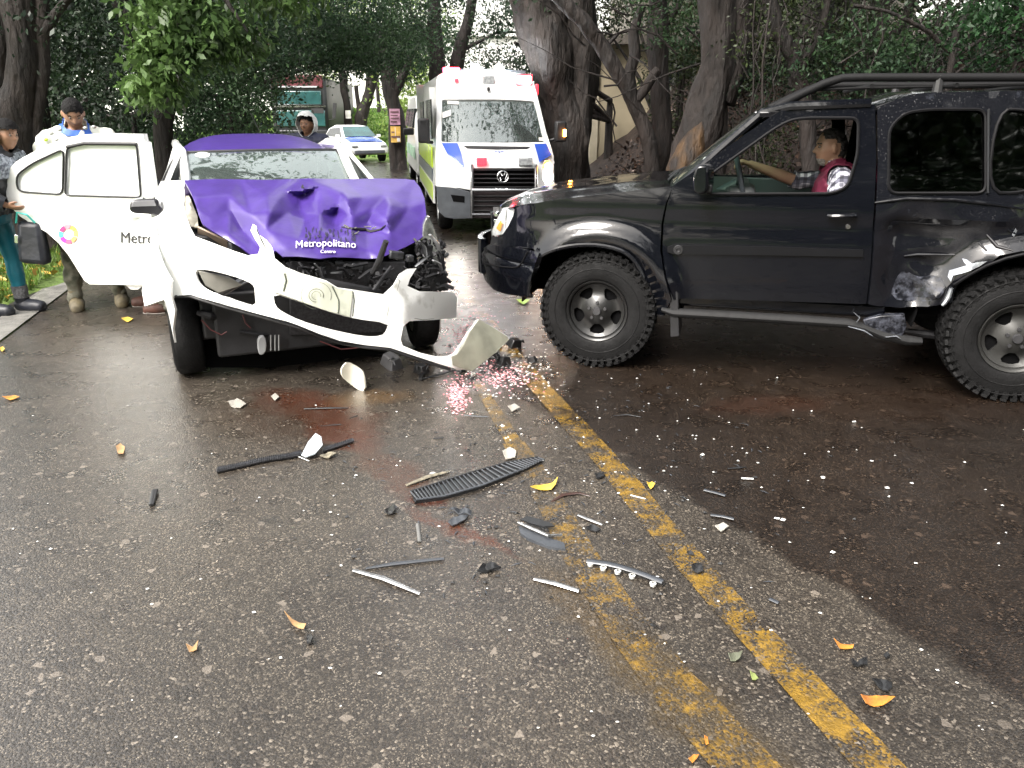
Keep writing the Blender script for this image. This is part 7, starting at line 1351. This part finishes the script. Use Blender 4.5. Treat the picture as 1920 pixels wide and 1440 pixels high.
# grille corner with silver edge
o, c, f = ol_px('grille_corner', 'slate grille corner piece with a silver edge left of the faded line', [(972, 990), (1020, 1010), (1058, 1022), (1060, 1034), (1030, 1030), (990, 1014), (976, 1004)], plg, 'car part', h=.012)
m = MB(); m.tube([f(u, v) + Vector((0, 0, .016)) for u, v in [(971, 988), (1000, 1001), (1028, 1013), (1054, 1012)]], [.005, .007, .007, .006], 7); m.build('silver_edge', chr_, o)
ol_px('grille_corner', 'black broken flap lying above the silver edged grille corner', [(975, 986), (990, 980), (1030, 992), (1040, 999), (1018, 1000), (995, 994)], plm, 'car part', h=.006, z=.03)
fl = [('pair of dark curled flakes right of the red stain, upper one', [(842, 962), (862, 958), (884, 964), (882, 972), (860, 968)], plg, .03), ('lower of the two dark curled flakes right of the red stain', [(840, 984), (850, 974), (878, 970), (872, 980), (848, 990)], plg, .015),
      ('black angular flake below the grille corner', [(895, 1078), (905, 1062), (920, 1060), (940, 1068), (925, 1074), (905, 1078)], plm, .02), ('dark chips group left of the ribbed insert', [(722, 960), (738, 950), (746, 958), (736, 968), (724, 966)], plm, .02),
      ('round ended black plate near the orange leaf at lower right', [(1634, 1280), (1650, 1279), (1670, 1288), (1671, 1296), (1664, 1304), (1645, 1294)], plm, .02), ('square black chip above the round ended plate', [(1596, 1242), (1607, 1246), (1624, 1240), (1624, 1254), (1598, 1253)], plm, .02),
      ('tiny black chip above the square black chip', [(1656, 1230), (1663, 1228), (1668, 1235), (1660, 1238)], plm, .012), ('black scorched lump on the main yellow line', [(1296, 1065), (1306, 1060), (1316, 1066), (1318, 1078), (1308, 1080), (1299, 1074)], plm, .02),
      ('small black claw on the main yellow line', [(1287, 1038), (1295, 1036), (1302, 1046), (1294, 1044)], plm, .012), ('black bolt near the brown leaf at lower left', [(575, 1199), (583, 1196), (588, 1206), (584, 1214), (576, 1211)], plm, .03),
      ('black flap right of the silver topped strip', [(1098, 993), (1110, 986), (1127, 998), (1118, 1001)], plm, .01), ('small dark flake on the right lane near the white chip', [(1115, 891), (1133, 890), (1132, 897), (1118, 900)], plm, .012),
      ('grey brown flake at the foot of the pale shard', [(600, 860), (615, 852), (632, 855), (618, 862)], MATS['trim_beige'], .02), ('clear plastic flake at left behind the corrugated tube', [(428, 756), (445, 750), (462, 760), (452, 768), (434, 765)], mat('clear_flake', (.4, .38, .34), .15, coat=1), .012),
      ('second clear flake nearer the white car', [(508, 745), (516, 740), (524, 748), (516, 754)], MATS['clear_flake'], .012), ('pale clear shard between the yellow lines', [(952, 764), (965, 760), (975, 768), (960, 774)], MATS['clear_flake'], .012),
      ('round clear shard on the faded line above the ribbed insert', [(942, 850), (955, 842), (968, 850), (966, 862), (948, 864)], MATS['clear_flake'], .015), ('clear shard below the dark slim bars', [(1340, 990), (1355, 984), (1366, 992), (1352, 1000)], MATS['clear_flake'], .012)]
for lab, pts, mt, hz in fl: c0 = (sum(p[0] for p in pts) / len(pts), sum(p[1] for p in pts) / len(pts)); ol_px('plastic_flake', lab, pts, mt, lift=lambda u, v, c0=c0, hz=hz: hz * .6 * abs(math.sin((u - c0[0]) * .12 + .5)), h=.005)
# bigger pieces under the torn bumper
ws_ = mat('shard_cream', (.78, .76, .66), .35, coat=.5, var=.08)
o = empty('bumper_shard', G(670, 735), 0, 'white curved bumper shard standing on its tip under the bumper', 'car part'); b_ = Vector(o.location)
panel('shell', chaikin([(652, 678), (672, 690), (681, 700), (685, 736), (668, 729), (646, 712), (640, 700), (642, 688)], 1), lambda u, v: PY(u, v, b_.y + .05 * math.sin((u - 640) * .07)) - b_, ws_, o, res=7, thick=.012, off=1)
def lump(label, u, v, s, n=6, mt=plm, name='broken_part'):
    p = G(u, v); o = empty(name, p, 0, label, 'debris'); m = MB(); m.box((0, 0, s * .35), (s, s * .7, s * .6), rot=(rnd(-.3, .3), rnd(-.4, .4), rnd(-1, 1)), taper=.7); m.build('shell', mt, o, bev=s * .06)
    for k in range(n): m = MB(); a = Vector((rnd(-1, 1) * s * .5, rnd(-1, 1) * s * .4, rnd(.1, .6) * s)); d = Vector((rnd(-1, 1), rnd(-1, 1), rnd(-.6, .3))) * s * rnd(.4, 1); d.z = max(d.z, -a.z + .005); m.tube([a, a + d * .5 + Vector((0, 0, .02)), a + d], [rnd(.005, .012) * s * 8, .006, .004], 6); m.build('spike', mt, o)
    return o
lump('grey lamp housing fallen under the bumper centre', 735, 690, .15, 5, mat('housing_grey', (.1, .1, .105), .4, var=.4, coat=.3)); lump('black broken bracket under the bumper lip', 790, 700, .1, 6); lump('tangle of black plastic at the tip of the torn bumper', 868, 695, .1, 6)
lump('black splintered piece right of the curled bumper flap', 965, 652, .11, 5); lump('black crumpled chunk on the yellow line beside the flap', 945, 685, .1, 7); lump('black sliver between the flap and the big tyre', 997, 680, .07, 4); lump('black wet lump just right of the bumper flap', 925, 672, .08, 6)
o, c, P_ = rod('hose_end', 'black hanging hose end with a round tip under the bumper lip', [(801, 672), (796, 690), (788, 715)], .014, plm, 'hose', flat=.9); rod('trim_strip', 'curved wet black strip from bumper lip to the flap', [(790, 712), (830, 703), (870, 690)], [.006, .014, .006], plm)
# leaves lying singly
def leaf(label, pts, mt, hz=.02): c0 = (sum(p[0] for p in pts) / len(pts), sum(p[1] for p in pts) / len(pts)); L_ = max(abs(p[0] - c0[0]) for p in pts); ol_px('fallen_leaf', label, pts, mt, 'leaf', lift=lambda u, v: hz * (abs(u - c0[0]) / L_) ** 2 * .8 + .004, h=.002, bev=0)
ly = mat('leaf_yellow', (.72, .5, .08), .45, col2=(.5, .32, .05), vs=20); lo_ = mat('leaf_orange', (.6, .26, .04), .4, col2=(.35, .13, .03), vs=20); lg = mat('leaf_green', (.25, .4, .05), .4); lb = mat('leaf_tan', (.4, .24, .11), .5, var=.4, vs=20)
leaf('bright yellow curled leaf on the faded line', [(994, 924), (1004, 917), (1020, 912), (1036, 910), (1046, 902), (1042, 914), (1034, 922), (1018, 923)], ly, .03); leaf('orange folded leaf at the lower right', [(1611, 1318), (1625, 1313), (1642, 1309), (1660, 1314), (1674, 1325), (1655, 1329), (1638, 1330), (1622, 1328)], lo_, .035)
leaf('green leaf under the front bumper of the black car', [(968, 566), (980, 562), (994, 566), (982, 573)], lg); leaf('small yellow leaf on the right edge of the main line', [(1212, 912), (1222, 907), (1228, 914), (1220, 921)], ly); leaf('long tan leaf at the lower left', [(534, 1157), (548, 1166), (575, 1180), (570, 1188), (550, 1177)], lb)
leaf('ragged tan leaf lower left of the long one', [(350, 1215), (362, 1218), (373, 1208), (370, 1224), (356, 1228)], lb, .01); leaf('pale pink leaf on the glare of the left lane', [(218, 842), (226, 834), (236, 844), (232, 855), (222, 854)], lb, .01); leaf('cream and orange leaf near the right boundary', [(1562, 1205), (1575, 1212), (1600, 1216), (1598, 1222), (1574, 1221)], lo_, .01)
leaf('grey green crumpled leaf between the lines low down', [(1364, 1236), (1376, 1228), (1391, 1232), (1386, 1242), (1370, 1247)], mat('leaf_greygreen', (.16, .17, .12), .4, var=.4), .02); leaf('small green leaf between the lines', [(1405, 1265), (1415, 1268), (1421, 1280), (1410, 1280)], mat('leaf_olive_small', (.2, .24, .08), .4), .01)
leaf('orange leaf stuck at the bottom edge', [(1290, 1430), (1300, 1420), (1310, 1424), (1298, 1436)], lo_, .01); leaf('thin orange leaf at the bottom near the faded line', [(1320, 1388), (1326, 1388), (1328, 1402), (1323, 1402)], lo_, .01); leaf('orange leaf at the left edge of the road', [(5, 748), (28, 744), (38, 748), (20, 753)], lo_, .01)
leaf('yellow leaf on the pale road edge', [(228, 600), (240, 596), (250, 601), (240, 606)], ly, .01); leaf('yellow leaf lying at the left corner of the pale edge', [(0, 656), (6, 652), (10, 658), (4, 662)], ly, .01)
for _o in bpy.data.objects:
    if _o.get('category') and not _o.get('kind'): _o['kind'] = 'thing'
# glass crumbs and paint chips
def crumbs(name, label, n, box, s, mt, dens=None, zoff=.004):
    P_ = []
    while len(P_) < n:
        u, v = box(); g = G(u, v); P_.append(g)
    vs, fs = [], []
    for p in P_:
        r = s * rnd(.4, 1.3); a = rnd(0, 6.3); b = rnd(.5, 1); q = len(vs); e = rnd(.2, .7) * r
        for k in range(4): w = a + PI / 2 * k + rnd(-.3, .3); vs.append((p.x + math.cos(w) * r, p.y + math.sin(w) * r * b, zoff))
        vs.append((p.x + rnd(-.3, .3) * r, p.y + rnd(-.3, .3) * r, zoff + e)); fs += [(q, q + 1, q + 4), (q + 1, q + 2, q + 4), (q + 2, q + 3, q + 4), (q + 3, q, q + 4)]
    me = bpy.data.meshes.new(name); me.from_pydata(vs, [], fs); me.update(); return tag(link(name, me, mt, None, sm=0), label, 'broken glass', kind='stuff')
gl_w = mat('crumb_white', (.75, .75, .72), .15, coat=.5, var=.3, vs=60); gl_p = mat('crumb_red_lens', (.7, .16, .22), .15, coat=1, col2=(.8, .5, .5), vs=60, isl=.5); gl_d = mat('crumb_dark', (.02, .02, .02), .3, coat=.5, var=.3)
gs = lambda cx, cy, sx, sy: (lambda: (random.gauss(cx, sx), random.gauss(cy, sy)))
crumbs('glass_crumbs', 'white glass crumbs and paint chips scattered over the road', 230, lambda: (rnd(0, 1900), rnd(700, 1400)) if rnd(0, 1) < .35 else (random.gauss(1050, 260), random.gauss(820, 110)), .007, gl_w)
crumbs('bright_chips', 'larger white paint chips scattered in front of the cars', 26, lambda: (random.gauss(1150, 330), random.gauss(860, 120)), .014, gl_w)
crumbs('red_lens_crumbs', 'pink and red lamp crumbs round the curled bumper flap', 1500, lambda: random.choice([gs(940, 702, 30, 14), gs(893, 625, 22, 22), gs(870, 640, 16, 18), gs(858, 740, 10, 16)])(), .0085, gl_p)
crumbs('dark_crumbs', 'small black plastic crumbs scattered over the road', 170, lambda: (random.gauss(1000, 300), random.gauss(860, 150)), .011, gl_d)
sp_ = MB()
for _ in range(150):
    u, v = random.gauss(905, 70), random.gauss(688, 20); a = G(u, v); d = Vector((rnd(-1, 1), rnd(-1, 1), rnd(0, .5))).normalized() * rnd(.01, .07); sp_.tube([a + Vector((0, 0, .004)), a + d * .5 + Vector((0, 0, .01)), a + d], [rnd(.002, .008), rnd(.003, .012), .002], 4, flat=.4)
tag(sp_.build('plastic_splinters', plm), 'black plastic splinters heaped under the torn bumper end', 'splinters', kind='stuff')
sp_ = MB()
for _ in range(170):
    u, v = random.gauss(1020, 230), random.gauss(860, 110); a = G(u, v); d = Vector((rnd(-1, 1), rnd(-1, 1), 0)).normalized() * rnd(.01, .05); sp_.tube([a + Vector((0, 0, .003)), a + d * .5 + Vector((0, 0, .006)), a + d + Vector((0, 0, .003))], [.001, rnd(.002, .005), .001], 4, flat=.4)
tag(sp_.build('fine_splinters', plg), 'fine dark plastic splinters strewn in front of the cars', 'splinters', kind='stuff')
crumbs('pale_crumbs', 'pale glass crumbs near the torn bumper flap', 260, lambda: (random.gauss(950, 45), random.gauss(700, 25)), .009, gl_w)
